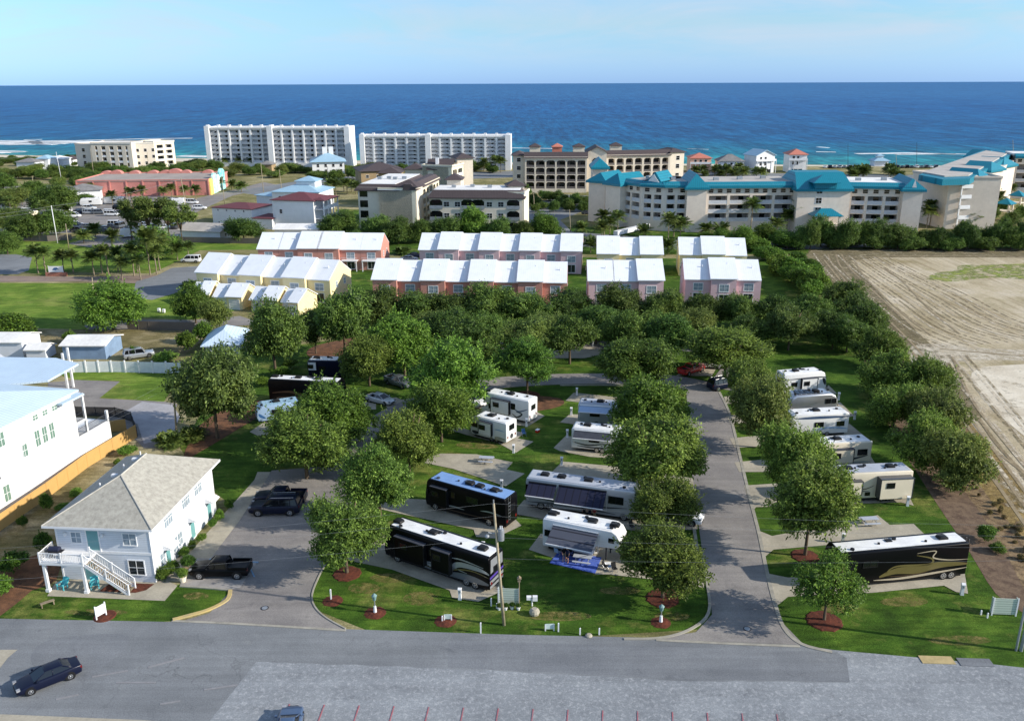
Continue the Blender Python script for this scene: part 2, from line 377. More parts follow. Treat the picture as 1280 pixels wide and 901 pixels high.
# sand field
def fieldmat():
    m, nt, b = newmat('graded sand field'); v = coord(nt)
    col = ramp(nt, noisen(nt, v, .05, 7, .6, .5), [(.32, rgb(164,150,120)), (.5, rgb(192,178,150)), (.66, rgb(210,198,176))])
    tc = coord(nt); w = N(nt, 'ShaderNodeTexWave'); w.wave_type = 'RINGS'; w.rings_direction = 'SPHERICAL'
    mp = N(nt, 'ShaderNodeMapping'); mp.inputs['Location'].default_value = (-75, -110, 0); nt.links.new(tc, mp.inputs[0])
    mp.inputs['Scale'].default_value = (1.0, .42, 1)
    nt.links.new(mp.outputs[0], w.inputs[0]); w.inputs['Scale'].default_value = .55; w.inputs['Distortion'].default_value = 6; w.inputs['Detail'].default_value = 5; w.inputs['Detail Scale'].default_value = .8
    tk = ramp(nt, noisen(nt, v, .035, 3, .5), [(.42, (0,0,0)), (.58, (.18,)*3)])
    dk = mix(nt, 1, ramp(nt, w.outputs['Fac'], [(.1, (.74,.70,.64)), (.5, (1,1,1))]), (1,1,1), 'MULTIPLY')
    col = mix(nt, tk, col, mix(nt, 1, col, dk, 'MULTIPLY'))
    gr = ramp(nt, noisen(nt, v, .09, 7, .75), [(.54, (0,0,0)), (.68, (.8,)*3)])
    col = mix(nt, gr, col, rgb(146,136,94))
    s1 = noisen(nt, coord(nt, (1.0, .035, 1), (0, 0, R(14))), .6, 6, .72)
    col = mix(nt, 1, col, ramp(nt, s1, [(.34, (.66,.62,.54)), (.5, (1,1,1)), (.7, (1.1,)*3)]), 'MULTIPLY')
    f = noisen(nt, coord(nt, (.8, 1.3, 1)), 1.6, 7, .82)
    col = mix(nt, 1, col, ramp(nt, f, [(.3, (.70,)*3), (.7, (1.2,)*3)]), 'MULTIPLY')
    nt.links.new(col, b.inputs['Base Color']); b.inputs['Roughness'].default_value = 1; b.inputs['Specular IOR Level'].default_value = .1
    bump(nt, b, f, .9, .25)
    gv = ramp(nt, noisen(nt, v, .7, 6, .85), [(.60, (0,0,0)), (.66, (.7,)*3)])
    nt.links.new(mix(nt, gv, col, rgb(112,108,68)), b.inputs['Base Color']); return m
def ragged(m, sc=.5, lo=.42, hi=.55):
    nt = m.node_tree; b = nt.nodes['Principled BSDF']; f = noisen(nt, coord(nt), sc, 8, .8)
    nt.links.new(ramp(nt, f, [(lo, (0,0,0)), (hi, (1,1,1))]), b.inputs['Alpha']); return m
sheet('sand_field', [(1006,322),(1014,313),(1060,312),(1420,311),(1420,800),(1290,745),(1225,650),(1180,560),(1135,470),(1085,400),(1040,350)], 2, fieldmat(), sm=0)
sheet('dry_border', [(1140,470),(1180,462),(1205,520),(1245,600),(1290,668),(1420,800),(1420,880),(1285,770),(1245,742),(1212,690),(1178,640),(1152,600),(1118,545),(1098,500),(1080,440)], 3, M['drymulch'], sm=3)
sheet('dry_brush_strip', [(1195,560),(1215,580),(1262,650),(1300,700),(1330,745),(1290,750),(1262,700),(1225,640),(1190,590)], 3.6, ragged(mat('pale dead brush', rgb(150,128,96), rgb(112,92,68), sc=.8, rough=1, dirt=.35, bmp=.6, fine=12), .9, .38, .52), sm=2)
sheet('dry_grass', [(1192,500),(1215,530),(1262,590),(1330,680),(1330,720),(1250,640),(1205,575),(1180,530)], 4, ragged(grassmat('dry golden grass', rgb(112,96,60), rgb(140,120,78), rgb(168,146,102), .4), .5, .38, .5), sm=3)
fgrass = grassmat('field weeds', rgb(92,120,40), rgb(120,140,56), rgb(168,164,100), .3)
sheet('weed_patch', [(1158,349),(1172,341),(1195,338),(1200,332),(1240,331),(1420,328),(1420,350),(1290,350),(1240,347),(1190,352)], 4, ragged(fgrass, .3, .44, .56), sm=4)
pit = ragged(mat('loose pale sand', rgb(218,208,188), rgb(192,180,158), sc=.2, rough=1, dirt=.15), .25, .34, .46)
sheet('white_sand_pit', [(1214,470),(1224,461),(1250,457),(1330,456),(1420,480),(1420,620),(1330,580),(1262,530),(1228,498)], 4, pit, sm=4)
sheet('sand_track', [(1140,433),(1180,430),(1240,436),(1420,442),(1420,452),(1250,450),(1200,452),(1165,462),(1185,480),(1240,560),(1330,690),(1300,690),(1210,560),(1165,495),(1140,455)], 3, ragged(mat('churned pale sand', rgb(206,196,176), rgb(180,168,146), sc=.3, rough=1, dirt=.2), .55, .40, .56), sm=3)
sheet('dirt_margin', [(1004,324),(1012,312),(1060,311),(1420,310),(1420,323),(1240,322),(1100,322),(1062,326),(1085,352),(1130,400),(1185,450),(1230,520),(1215,530),(1180,480),(1135,470),(1085,400),(1040,352)], 2.6, ragged(mat('weedy dirt', rgb(126,116,84), rgb(96,86,62), sc=.3, rough=1, dirt=.3), .5, .36, .56), sm=0)
tr = mat('tyre tracks', rgb(158,142,114), rgb(128,114,90), sc=.6, rough=1, dirt=.3)
tracks = [[(1105,335),(1128,352),(1160,385),(1200,418)], [(1045,318),(1052,335),(1085,370),(1110,395)], [(1052,318),(1062,335),(1100,372),(1145,412)],
    [(1035,318),(1040,330),(1062,358),(1090,392)], [(1068,325),(1080,345),(1120,385),(1165,420)], [(1100,400),(1140,440),(1185,500),(1240,575),(1300,660)],
    [(1108,398),(1150,440),(1196,500),(1252,575),(1315,660)], [(1090,408),(1125,446),(1170,505),(1228,580),(1290,668)], [(1240,560),(1290,600),(1350,660)], [(1175,436),(1230,441),(1290,446),(1370,450)], [(1060,322),(1150,320),(1290,321)],[(1030,325),(1046,345),(1080,385)],
    [(1222,520),(1250,560),(1300,610)],[(1190,445),(1215,500),(1262,560),(1330,640)]]
for t in tracks: strip('tyre_track', t, .45, .018, .024, tr, sm=8)
tw_ = ragged(mat('worn wheel ruts', rgb(160,146,116), rgb(132,118,90), sc=.6, rough=1, dirt=.3), .5, .46, .60)
tp_ = ragged(mat('pale wheel ruts', rgb(214,202,180), rgb(194,180,156), sc=.6, rough=1, dirt=.2), .5, .46, .60)
for k in range(20):
    q = k + random.Random(k).uniform(-.3,.3)
    strip('wheel_rut', [(1016+q*5, 317+q*.3), (1030+q*6.2, 336+q*.3), (1068+q*7.5, 374-q*.2), (1112+q*8.5, 412-q*.5), (1160+q*10, 436-q*.8)], .42, .018, .027, tw_ if k % 3 else tp_, sm=8)
for k in range(10):
    q = k + random.Random(k+50).uniform(-.3,.3)
    strip('wheel_rut', [(1128+q*9, 440+q*.5), (1168+q*9, 490), (1222+q*9.5, 560), (1290+q*10, 650), (1360+q*11,750)], .42, .018, .028, tp_ if k % 3 else tw_, sm=8)
# roads and lots
sheet('front_road', [(-300,772),(0,773),(210,777),(262,775),(275,776),(430,786),(640,793),(820,797),(870,790),(975,795),(1000,806),(1062,815),(1090,860),(1090,1000),(-300,1000)], 3, M['asphalt'])
rj = random.Random(2)
gl = [(318,827),(470,832),(640,839),(850,851),(1062,853)]
gl = [(gl[k][0] + (gl[k+1][0]-gl[k][0])*q/12 + rj.uniform(-2,2), gl[k][1] + (gl[k+1][1]-gl[k][1])*q/12 + rj.uniform(-.8,.8)) for k in range(4) for q in range(12)]
sheet('gravel_lot', gl + [(1062,853),(1058,822),(1040,812),(1240,830),(1420,850),(1600,1000),(180,1000),(262,901)], 4, M['gravel'], sm=0)
sheet('left_road', [(228,776),(300,779),(432,787),(400,768),(388,745),(396,722),(420,690),(442,640),(450,596),(446,586),(395,584),(340,588),(322,608),(290,650),(245,712),(287,740),(262,766)], 4, M['asphalt2'])
sheet('right_road', [(815,799),(870,790),(890,768),(886,730),(878,690),(868,620),(862,560),(860,520),(858,492),(862,484),(885,480),(900,492),(911,515),(922,560),(937,620),(949,665),(962,720),(975,775),(1005,806)], 5, M['asphalt2'])
strip('inner_road', [(880,484),(840,476),(780,474),(700,474),(610,480),(560,492),(500,515),(470,540),(440,590)], 5.2, .018, .026, M['asphalt2'])
strip('back_road', [(905,487),(915,470),(925,452),(900,438),(800,432),(650,432),(520,430)], 5, .012, .016, M['asphalt2'])
pl = mat('road paint', rgb(190,190,188), rgb(150,150,150), sc=1.5, rough=.8, dirt=.3)
strip('road_joint', [(215,776),(300,780),(432,788)], .28, .026, .032, M['kerb'])
strip('road_joint', [(820,800),(900,804),(1000,808)], .28, .03, .034, M['kerb'])
sheet('asphalt_patch', [(60,800),(150,792),(160,806),(130,832),(100,850),(40,830)], 4, M['asphaltp'], sm=3)
sheet('asphalt_patch', [(560,800),(1040,815),(1058,822),(1062,852),(850,848),(560,834)], 3.5, M['asphaltp'])
redp = mat('faded red paint', rgb(172,96,102), rgb(148,118,124), sc=2, rough=.9, dirt=.3)
for i in range(15):
    x = 362 + i * 43.5; y = 880 + i * .9
    strip('parking_line', [(x, y), (x - 9 + i*.9, y + 22), (x - 17 + i*1.6, y + 44)], .09, .02, .026, redp, sm=0)
for a in ([(145,853),(194,853)], [(70,874),(98,868)], [(255,862),(297,856)], [(200,880),(225,876)], [(230,822),(185,834)], [(115,846),(160,838)]):
    strip('tyre_scuff', a, .16, .016, .019, mat('pale scuff', rgb(142,141,143), rgb(128,127,129), sc=2, dirt=.2), sm=0)
sheet('concrete_apron', [(-60,891),(12,893),(180,900),(300,910),(330,960),(-60,960)], 5, M['concrete'])
sheet('concrete_patch', [(-20,812),(22,812),(10,822),(-4,840),(-20,842)], 5, M['concrete'])
# house walks and stalls
sheet('patio', [(59,745),(206,751),(222,732),(205,724),(190,724),(100,724),(70,727)], 6, M['concrete'])
sheet('side_walk', [(205,726),(240,728),(262,700),(300,650),(335,596),(338,590),(322,590),(318,600),(282,640),(240,688),(214,702)], 6, M['concrete'])
sheet('parking_bay', [(232,697),(262,698),(322,702),(300,735),(284,738),(225,733),(228,718)], 7, mat('bay concrete', rgb(158,154,150), rgb(134,130,126), sc=.5, rough=.9))
blue = mat('faded blue paint', rgb(122,160,190), rgb(130,150,168), sc=1.2, rough=.9)
strip('bay_line', [(262,699),(323,703)], .25, .034, .038, blue, sm=0); strip('bay_line', [(310,705),(318,721)], .14, .034, .038, blue, sm=0)
strip('kerb', [(288,738),(284,750),(262,762),(235,770),(216,775)], .35, 0, .14, M['kerby'])
strip('kerb', [(225,733),(255,735),(288,738)], .2, 0, .12, M['kerb'])
strip('kerb', [(437,640),(415,690),(398,722),(390,748),(402,768),(432,786)], .14, 0, .1, M['kerb'])
strip('kerb', [(780,799),(830,797),(866,785),(886,765),(884,730),(877,695)], .26, 0, .1, M['kerb'])
strip('kerb', [(1040,815),(1002,805),(980,785),(968,752),(958,712),(949,668),(938,625),(926,575),(918,540),(910,512),(899,490)], .36, 0, .035, M['kerb'])
strip('kerb', [(860,600),(866,650),(872,690)], .35, 0, .1, M['kerb'])
strip('kerb', [(700,482),(770,482),(855,487)], .3, 0, .1, M['kerb'])
wp = ragged(mat('worn dry grass', rgb(134,122,72), rgb(104,106,50), sc=.8, rough=1, dirt=.3), .9, .42, .6)
for (x, y, a, b_) in ((526,748,22,9),(488,722,26,6),(455,735,20,7),(775,738,26,5),(600,556,30,5),(565,570,24,4),(1130,752,30,6),(1050,760,24,6),(1100,672,24,5),(700,770,40,6),(840,770,22,6),(245,745,16,5),(120,765,40,4),(640,640,20,6),(505,655,22,6),(930,650,9,6),(1200,800,40,6)):
    sheet('worn_grass_patch', [(x+a*math.cos(k*.7854), y+b_*math.sin(k*.7854)) for k in range(8)][::-1], 2.2, wp, sm=3)
pads = [
 [(945,662),(965,670),(1040,656),(1060,651),(1097,644),(1112,656),(1142,655),(1160,672),(1125,675),(1050,680),(967,687),(955,697)],
 [(960,717),(985,722),(1100,716),(1205,712),(1210,742),(1195,740),(1180,732),(1090,741),(985,746),(969,759)],
 [(930,607),(1040,600),(1125,597),(1142,632),(1126,628),(1060,630),(945,634),(940,640)],
 [(918,578),(1000,570),(1082,560),(1098,586),(1060,590),(924,590)], [(912,548),(1000,540),(1062,530),(1080,545),(1060,552),(918,560)],
 [(908,520),(990,512),(1050,503),(1068,520),(1050,524),(913,530)], [(905,496),(980,488),(1036,482),(1046,492),(1030,498),(908,505)],
 [(528,574),(551,567),(596,568),(617,573),(641,578),(633,587),(656,592),(632,608),(606,599),(566,586),(528,578)],
 [(554,535),(564,531),(591,539),(643,539),(656,541),(647,548),(667,552),(645,566),(623,554),(591,546)],
 [(560,512),(600,508),(650,505),(681,520),(660,533),(598,528)], [(692,560),(707,545),(790,552),(830,560),(830,578),(737,571),(700,564)],
 [(700,528),(712,518),(790,520),(790,535),(735,533)], [(707,501),(717,491),(765,496),(800,500),(800,510),(765,508)],
 [(690,590),(703,577),(780,584),(866,598),(868,612),(780,602)], [(661,687),(676,667),(800,690),(878,705),(880,735),(850,728),(760,718),(745,718),(690,697)],
 [(640,642),(655,625),(780,632),(870,640),(872,662),(800,664),(700,652)],
 [(425,668),(480,666),(560,690),(615,715),(632,737),(598,752),(565,747),(562,738),(490,712),(410,695)],
 [(480,622),(540,625),(600,635),(640,645),(652,657),(618,673),(595,671),(592,662),(500,642),(470,635)],
 [(332,503),(380,500),(435,498),(470,505),(470,512),(430,512),(332,511)], [(312,540),(330,528),(380,518),(400,522),(380,535),(325,546)],
 [(500,500),(540,496),(560,500),(530,508),(505,508)],[(845,470),(868,452),(900,452),(890,470)],[(670,440),(690,434),(740,434),(760,442),(730,448),(680,448)],[(470,500),(495,497),(510,503),(485,510)]]
for p in pads: sheet('concrete_pad', p, 7, M['concrete'])
for p in [[(228,575),(250,532),(290,508),(330,500),(335,512),(292,540),(250,565)], [(385,445),(395,432),(460,420),(500,425),(460,440),(420,452)], [(620,500),(650,494),(700,498),(700,508),(660,515),(630,512)],
          [(820,735),(846,736),(844,752),(815,752)]]:
    sheet('pine_straw_bed', p, 5, M['drymulch'] if p[0] == (1062,500) else M['straw'], sm=3)
sheet('sandy_strip', [(40,600),(150,545),(165,560),(95,640),(75,665),(60,700),(20,700),(-40,680)], 2, M['scrub'])
sheet('straw_bed', [(-40,712),(10,705),(40,695),(75,690),(70,726),(40,738),(0,770),(-40,775)], 3, M['straw'], sm=2)
# left side drives and far roads
sheet('driveway', [(60,478),(95,475),(150,477),(124,498),(205,502),(222,505),(200,560),(180,560),(165,545),(125,520),(60,520)], 3, M['asphalt2'])
sheet('driveway_slab', [(150,518),(178,502),(215,506),(225,520),(215,545),(180,555),(172,530)], 4, mat('pale driveway', rgb(172,170,172), sc=.3, rough=.9))
sheet('side_road', [(-150,343),(100,346),(200,344),(240,352),(240,358),(195,355),(100,352),(-150,353)], 3, M['dirtroad'])
sheet('side_road', [(170,352),(195,345),(215,335),(260,332),(300,335),(245,352),(235,362),(190,375),(165,372)], 4, M['asphalt'])
sheet('side_road', [(-150,320),(20,318),(40,322),(36,338),(22,343),(-150,343)], 4, M['asphalt'])
sheet('lane', [(105,407),(160,400),(245,400),(300,395),(330,405),(240,412),(110,412)], 3, M['asphalt2'])
sheet('yard_soil', [(-60,412),(110,412),(240,413),(260,420),(230,445),(60,445),(-60,430)], 2, M['scrub'])
sheet('town_road', [(85,305),(150,285),(165,260),(230,252),(330,228),(350,232),(290,245),(240,268),(225,300),(130,312)], 2, M['asphalt2'])
sheet('car_park', [(-100,235),(80,232),(250,250),(225,275),(150,290),(60,292),(-100,300)], 2, M['asphalt2'])
sheet('far_road', [(290,240),(400,222),(640,214),(900,216),(1400,222),(1400,227),(900,222),(640,222),(420,230),(330,245)], 2, M['asphalt'])
sheet('condo_road', [(655,262),(700,243),(735,245),(735,262),(700,275),(715,290),(850,300),(1000,302),(1280,296),(1280,303),(1000,312),(760,312),(660,300)], 3, M['asphalt'])
# ================================================================ VEGETATION
def crown_mesh(name, seed, m, sprays=1500, per=5, size=.34, lobes=13, flat=.85, droop=.25, spread=.58, zlow=-.35, core=.66):
    """unit crown: radius about 4 m, height about 2*4*flat; centred on z=0 at its middle"""
    rnd = random.Random(seed); L = []
    for i in range(lobes):
        while 1:
            d = Vector((rnd.uniform(-1,1), rnd.uniform(-1,1), rnd.uniform(zlow*1.6, 1)))
            if .35 < d.length < 1: break
        d = d.normalized() * (spread * (0.62 + .5*rnd.random()))
        L.append((Vector((d.x*4.2, d.y*4.2, d.z*4*flat*1.12)), rnd.uniform(.95, 1.85)))
    L.append((Vector((0,0,.1)), 2.1))
    vs, fs, rn = [], [], []
    def leaf(p, n, t, ln, wd):
        s = n.cross(t).normalized() * wd; b = len(vs)
        vs.extend((p, p + t*ln*.5 + s, p + t*ln - n*ln*.12, p + t*ln*.5 - s)); fs.append((b, b+1, b+2, b+3)); rn.append(rnd.random())
    k = 0
    tw = sum(r*r for _, r in L)
    while k < sprays:
        w = rnd.random()*tw
        for c, r in L:
            w -= r*r
            if w <= 0: break
        d = Vector((rnd.gauss(0,1), rnd.gauss(0,1), rnd.gauss(0,1))).normalized()
        if rnd.random() < .012*len(L)/16 and d.z > -.2:      # a shoot that sticks out of the crown
            dd = (d + Vector((0,0,.35))).normalized(); q0 = c + Vector((d.x*r, d.y*r, d.z*r*.66))
            for q in range(16):
                t = (dd + Vector((rnd.gauss(0,.6), rnd.gauss(0,.6), rnd.gauss(0,.5)))).normalized()
                leaf(q0 + dd*(q*.07), Vector((rnd.gauss(0,.5),rnd.gauss(0,.5),1)).normalized(), t, size, size*.24)
        nz = noise.noise(d*2.1 + c + Vector((seed,0,0)))
        rr = r * (1 + nz*.5 + rnd.uniform(-.2, .1) + (.34*rnd.random() if rnd.random() < .22 else 0))
        p = c + Vector((d.x*rr, d.y*rr, d.z*rr*.66))
        if any((p - c2).length < r2*.66 for c2, r2 in L if c2 is not c): continue
        if p.z < zlow*4*flat*1.35 and rnd.random() < .75: continue
        k += 1
        shade = rnd.random()
        for q in range(per):
            t = (d*.7 + Vector((rnd.gauss(0,.7), rnd.gauss(0,.7), rnd.gauss(0,.45)-droop))).normalized()
            n = (Vector((0,0,1))*.6 + d*.7 + Vector((rnd.gauss(0,.45), rnd.gauss(0,.45), rnd.gauss(0,.45)))).normalized()
            off = Vector((rnd.gauss(0,.16), rnd.gauss(0,.16), rnd.gauss(0,.12)))
            leaf(p + off, n, t, size*rnd.uniform(.7,1.35), size*.24*rnd.uniform(.8,1.2))
    # small inner boughs so that the crown is not see-through everywhere
    me = bpy.data.meshes.new(name); 
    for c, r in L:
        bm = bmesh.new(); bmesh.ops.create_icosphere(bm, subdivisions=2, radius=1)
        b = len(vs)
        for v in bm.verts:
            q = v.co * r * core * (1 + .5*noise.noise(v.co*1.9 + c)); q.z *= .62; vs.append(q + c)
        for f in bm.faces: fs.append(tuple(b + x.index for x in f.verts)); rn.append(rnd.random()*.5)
        bm.free()
    me.from_pydata([tuple(v) for v in vs], [], fs); me.materials.append(m)
    a = me.attributes.new('rnd', 'FLOAT', 'FACE'); a.data.foreach_set('value', rn)
    me.update(); return me
def trunk_mesh(name, seed, m=None, h=1.0, limbs=5, r=.17):
    """unit trunk: forks at z=0.45 and reaches z=1 (scaled per tree)"""
    rnd = random.Random(seed); mb = MB()
    mb.tube([(0,0,-.02), (.02,.01,.15), (0,.03,.3), (.02,0,.48)], [r*1.25, r, r*.9, r*.75], 9)
    for i in range(limbs):
        a = 2*math.pi*i/limbs + rnd.uniform(-.4,.4); q = rnd.uniform(1.0, 2.0); z = rnd.uniform(.78, .98)
        mb.tube([(0,0,.36 + .02*i), (math.cos(a)*q*.4, math.sin(a)*q*.4, .55), (math.cos(a)*q, math.sin(a)*q, z)], [r*.55, r*.42, r*.12], 6)
    me = mb.mesh(name, m or M['bark'], True); return me
CR = {
 'elm': [crown_mesh('crown', 11+i, M['leaf'], 3300, 5, .31, 24+i, .80, spread=.72) for i in range(4)],
 'oak': [crown_mesh('crown', 31+i, M['leafd'], 2600, 5, .34, 23+i, .78, spread=.70) for i in range(3)],
 'bright': [crown_mesh('crown', 41+i, M['leafb'], 2900, 5, .33, 21+i, .74, spread=.72) for i in range(2)],
 'olive': [crown_mesh('crown', 51+i, M['leafo'], 2800, 5, .32, 22+i, .78, spread=.72) for i in range(2)],
 'airy': [crown_mesh('crown', 61, M['leafb'], 1500, 5, .34, 15, .75, spread=.8, core=.38)],
 'pine': [crown_mesh('crown', 71+i, M['leafo'], 900, 6, .5, 8, 1.0, spread=.8) for i in range(2)],
 'shrub': [crown_mesh('foliage', 81+i, M['shrub'], 700, 5, .55, 7, .75, zlow=-.1, spread=.4) for i in range(3)],
 'dry': [crown_mesh('foliage', 99, M['dry'], 500, 5, .7, 7, .6, zlow=-.1, spread=.5)],
 'bush': [crown_mesh('foliage', 91+i, M['leafb'], 800, 5, .55, 9, .6, zlow=-.1, spread=.55) for i in range(2)],
}
TRK = [trunk_mesh('trunk', 5+i, limbs=4+i % 3) for i in range(3)]
tn = [0]
def tree(bx, by, wpx, ty, kind, label, name='elm_tree', group=None, mulch=None, low=.2, world=None, h=None, dia=None, tw=1):
    tn[0] += 1; rnd = random.Random(tn[0]*7 + 3)
    g = G(bx, by) if world is None else Vector((*world, 0))
    if h is None: h = h_at(bx, by, ty) * .93
    if dia is None: dia = wpx / proj((g.x, g.y, h*.6))[2]
    t = thing(name, label, 'tree' if 'shrub' not in name and 'bush' not in name else 'shrub', (g.x, g.y), rnd.uniform(0, 6.28), group)
    me = CR[kind][rnd.randrange(len(CR[kind]))]
    ch = h * (1 - low); fl = {'elm':.82,'oak':.8,'bright':.75,'olive':.8,'airy':.75,'pine':1,'shrub':.75,'bush':.6,'dry':.6}[kind]
    s = dia / 2 / 4.95; sz = ch / 2 / (4*fl*1.02)
    inst('crown' if kind not in ('shrub','bush','dry') else 'foliage', me, t, (0, 0, h*low + ch*.465), (rnd.uniform(-.06,.06),rnd.uniform(-.06,.06),rnd.uniform(0,6.28)), (s*rnd.uniform(.88,1.1), s*rnd.uniform(.88,1.1), sz))
    if kind not in ('shrub', 'bush', 'dry'):
        inst('trunk', TRK[rnd.randrange(3)], t, (0,0,0), (0,0,rnd.uniform(0,6)), (s*1.0*tw, s*1.0*tw, h*.86))
    if mulch:
        mb = MB(); n = 28
        P = [(math.cos(2*math.pi*k/n)*mulch*(1+.07*math.sin(3*k)), math.sin(2*math.pi*k/n)*mulch*(1+.06*math.cos(2*k))) for k in range(n)]
        mb.loft([[(x, y, .0) for x, y in P], [(x*.93, y*.93, .07) for x, y in P], [(x*.3, y*.3, .16) for x, y in P]])
        o = mb.build('mulch_bed', M['mulch'], None, (g.x, g.y, .02)); o['kind'] = 'structure'
    return t
T = tree
# --- trees of the camper park, nearest first
T(434,717,116,601,'elm','broad leafy elm on a mulch ring beside the entrance drive, left of the lawn posts', mulch=1.4, low=.14)
T(828,748,120,650,'elm','round leafy elm on the front lawn corner, right of the blue patio rug', mulch=1.55, low=.16)
T(1030,776,106,684,'airy','small thin young elm on a big mulch ring before the black and gold coach', mulch=1.6, low=.24)
T(1006,695,118,560,'elm','tall elm with a bare lower trunk between the two right hand concrete pads', mulch=1.4, low=.26)
T(984,634,104,507,'elm','elm at the kerb beside the cream fifth wheel with slide-outs', low=.2)
T(952,560,98,455,'olive','olive green elm beside the silver rounded trailer', low=.16)
T(476,655,116,545,'elm','dark elm left of the black coach with the bright blue roof', low=.16)
T(384,598,134,497,'elm','wide spreading elm over the top end of the entrance drive', low=.16)
T(424,560,104,474,'bright','bright green elm directly in front of the black coach with brown swirls', low=.16)
T(512,592,92,500,'elm','elm between the entrance loop and the empty pad with a picnic table', low=.16)
T(552,552,98,470,'bright','spreading tree left of the small square white trailer', low=.15)
T(562,515,112,424,'bright','dense bright green tree behind and left of the large white motorhome', low=.14)
T(659,494,82,423,'bright','small umbrella shaped tree with a forked trunk beside the inner road, behind the white motorhome', mulch=2.0, low=.3)
T(272,548,126,420,'olive','huge pale green tree beside the utility pole at the end of the white vinyl fence', low=.1)
T(345,470,98,366,'oak','tall dark oak with bare pale limbs behind the black coach', name='oak_tree', low=.15)
T(395,442,54,382,'olive','narrow olive tree with a visible trunk standing in pine straw', low=.2)
T(432,448,92,352,'oak','large dark rounded oak directly in front of the yellow townhouses', name='oak_tree', low=.16)
T(506,470,100,388,'bright','tall bright green tree with pale trunk above the grey pickup', low=.2)
T(462,482,86,412,'elm','low spreading elm shading the white and blue camper behind the black coach', low=.14)
T(592,462,92,393,'oak','grey green oak in the middle of the park, left of the inner road bend', name='oak_tree', low=.16)
T(712,455,84,386,'oak','oak with forked trunk standing by the far pad with two white pedestals', name='oak_tree', low=.24)
T(792,492,122,414,'elm','very wide elm at the bend of the inner road', low=.15)
T(812,545,116,463,'bright','bright green elm over the blue grey travel trailer, beside the right hand road', low=.12)
T(816,618,134,505,'elm','biggest elm beside the right hand road, over the white trailer with grey awning', low=.12)
T(824,668,92,585,'elm','elm over the nose of the silver coach with navy awnings', low=.14)
T(905,478,122,406,'elm','very wide spreading elm above the red pickup at the top of the right hand road', low=.24)
T(838,452,84,385,'oak','dark oak behind the road bend, right of the far pad', name='oak_tree', low=.16)
T(654,458,80,390,'olive','grey olive tree in the second row above the inner road', low=.16)
T(784,446,78,380,'oak','dark oak in the second row behind the wide elm', name='oak_tree', low=.16)
T(935,520,76,440,'elm','elm between the right hand road and the curved nose white trailer', low=.14)
T(745,430,70,378,'oak','small dark oak between the second and last tree rows', name='oak_tree', low=.16)
T(560,440,70,380,'oak','small dark oak just left of the grey green oak', name='oak_tree', low=.16)
# --- last row in front of the townhouses
row = [(478,412,70,357),(520,410,76,360),(566,412,74,362),(612,410,82,350),(664,412,76,361),(716,410,74,359),(775,409,80,352),(828,412,62,360),(878,412,72,362),(925,414,66,362),(968,414,70,362),(1010,416,66,360)]
od = ['first','second','third','fourth','fifth','sixth','seventh','eighth','ninth','tenth','eleventh','twelfth','thirteenth','fourteenth','fifteenth','sixteenth','seventeenth','eighteenth','nineteenth','twentieth','twenty-first','twenty-second','twenty-third','twenty-fourth','twenty-fifth','twenty-sixth','twenty-seventh','twenty-eighth','twenty-ninth','thirtieth']
for i, (x, y, w, t) in enumerate(row):
    T(x, y, w, t, 'oak', od[i] + ' dark oak from the left in the row hiding the townhouse ground floors', name='oak_tree', group='dark oaks along the townhouses', low=.12)
row = [(540,432,66,384),(610,436,60,386),(686,430,64,384),(812,432,60,386),(866,430,60,382),(930,436,64,388),(985,438,70,376),(1040,436,66,384)]
for i, (x, y, w, t) in enumerate(row):
    T(x, y, w, t, 'oak' if i % 2 else 'olive', od[i] + ' tree from the left in the crowded middle row of the park', group='crowded middle row of trees', low=.12)
# --- boundary trees beside the sand field, far to near
row = [(1052,392,60,344,'oak'),(1066,408,66,362,'oak'),(1080,425,70,372,'oak'),(1058,440,60,392,'oak'),(1092,460,70,402,'elm'),(1112,498,84,432,'elm'),(1150,505,78,440,'elm'),(1116,535,86,468,'elm'),(1160,548,80,474,'olive'),(1148,585,92,505,'elm'),(1186,608,92,526,'olive')]
for i, (x, y, w, t, k) in enumerate(row):
    T(x, y, w, t, k, od[i] + ' tree from the far end of the line between the campers and the sand field', group='boundary trees by the sand field', low=.0, dia=.96*w/pxm(x, y-20))
# --- shrubs
def shrub(x, y, w, h, kind, label, group=None, name='round_shrub'):
    p = pxm(x, y); return T(x, y, w, 0, kind, label, name=name, group=group, low=.0, h=h, dia=w/p)
for i, (x, y, w, h) in enumerate([(205,725,25,1.5),(216,718,22,1.5),(231,697,19,1.3),(241,688,17,1.2),(252,678,17,1.2),(266,660,17,1.25),(275,650,16,1.2),(287,638,19,1.7)]):
    shrub(x, y, w, h, 'bush' if i in (0,1,6) else 'shrub', od[i] + ' clipped round shrub from the front corner along the grey house side wall', 'clipped shrubs along the house')
shrub(55,690,34,2.6,'shrub','dark leafy shrub with pale flowers beside the deck'); shrub(30,660,20,1.8,'shrub','small dark shrub in the sandy strip by the yellow fence')
shrub(60,640,24,2.6,'shrub','upright dark bush beside the yellow fence, left of the grey roof'); shrub(18,716,52,2.6,'shrub','large dark green bush at the left picture edge'); shrub(2,745,46,2.3,'shrub','low dense green bush nearest the left bottom lawn')
shrub(95,620,26,.9,'bush','low straggly plant in the sandy strip'); shrub(78,636,22,.7,'bush','thin scrub plant by the yellow fence middle'); shrub(160,568,28,1.3,'bush','green bush at the far end of the yellow fence')
shrub(148,582,16,.9,'bush','small bright bush left of the grey roof ridge')
shrub(1190,617,34,2.6,'shrub','dark bush at the corner of the sand field border'); shrub(1232,676,38,2.0,'shrub','low dark bush in the dry brush by the right lawn'); shrub(1246,690,26,1.0,'bush','yellow green spiky clump beside the low dark bush')
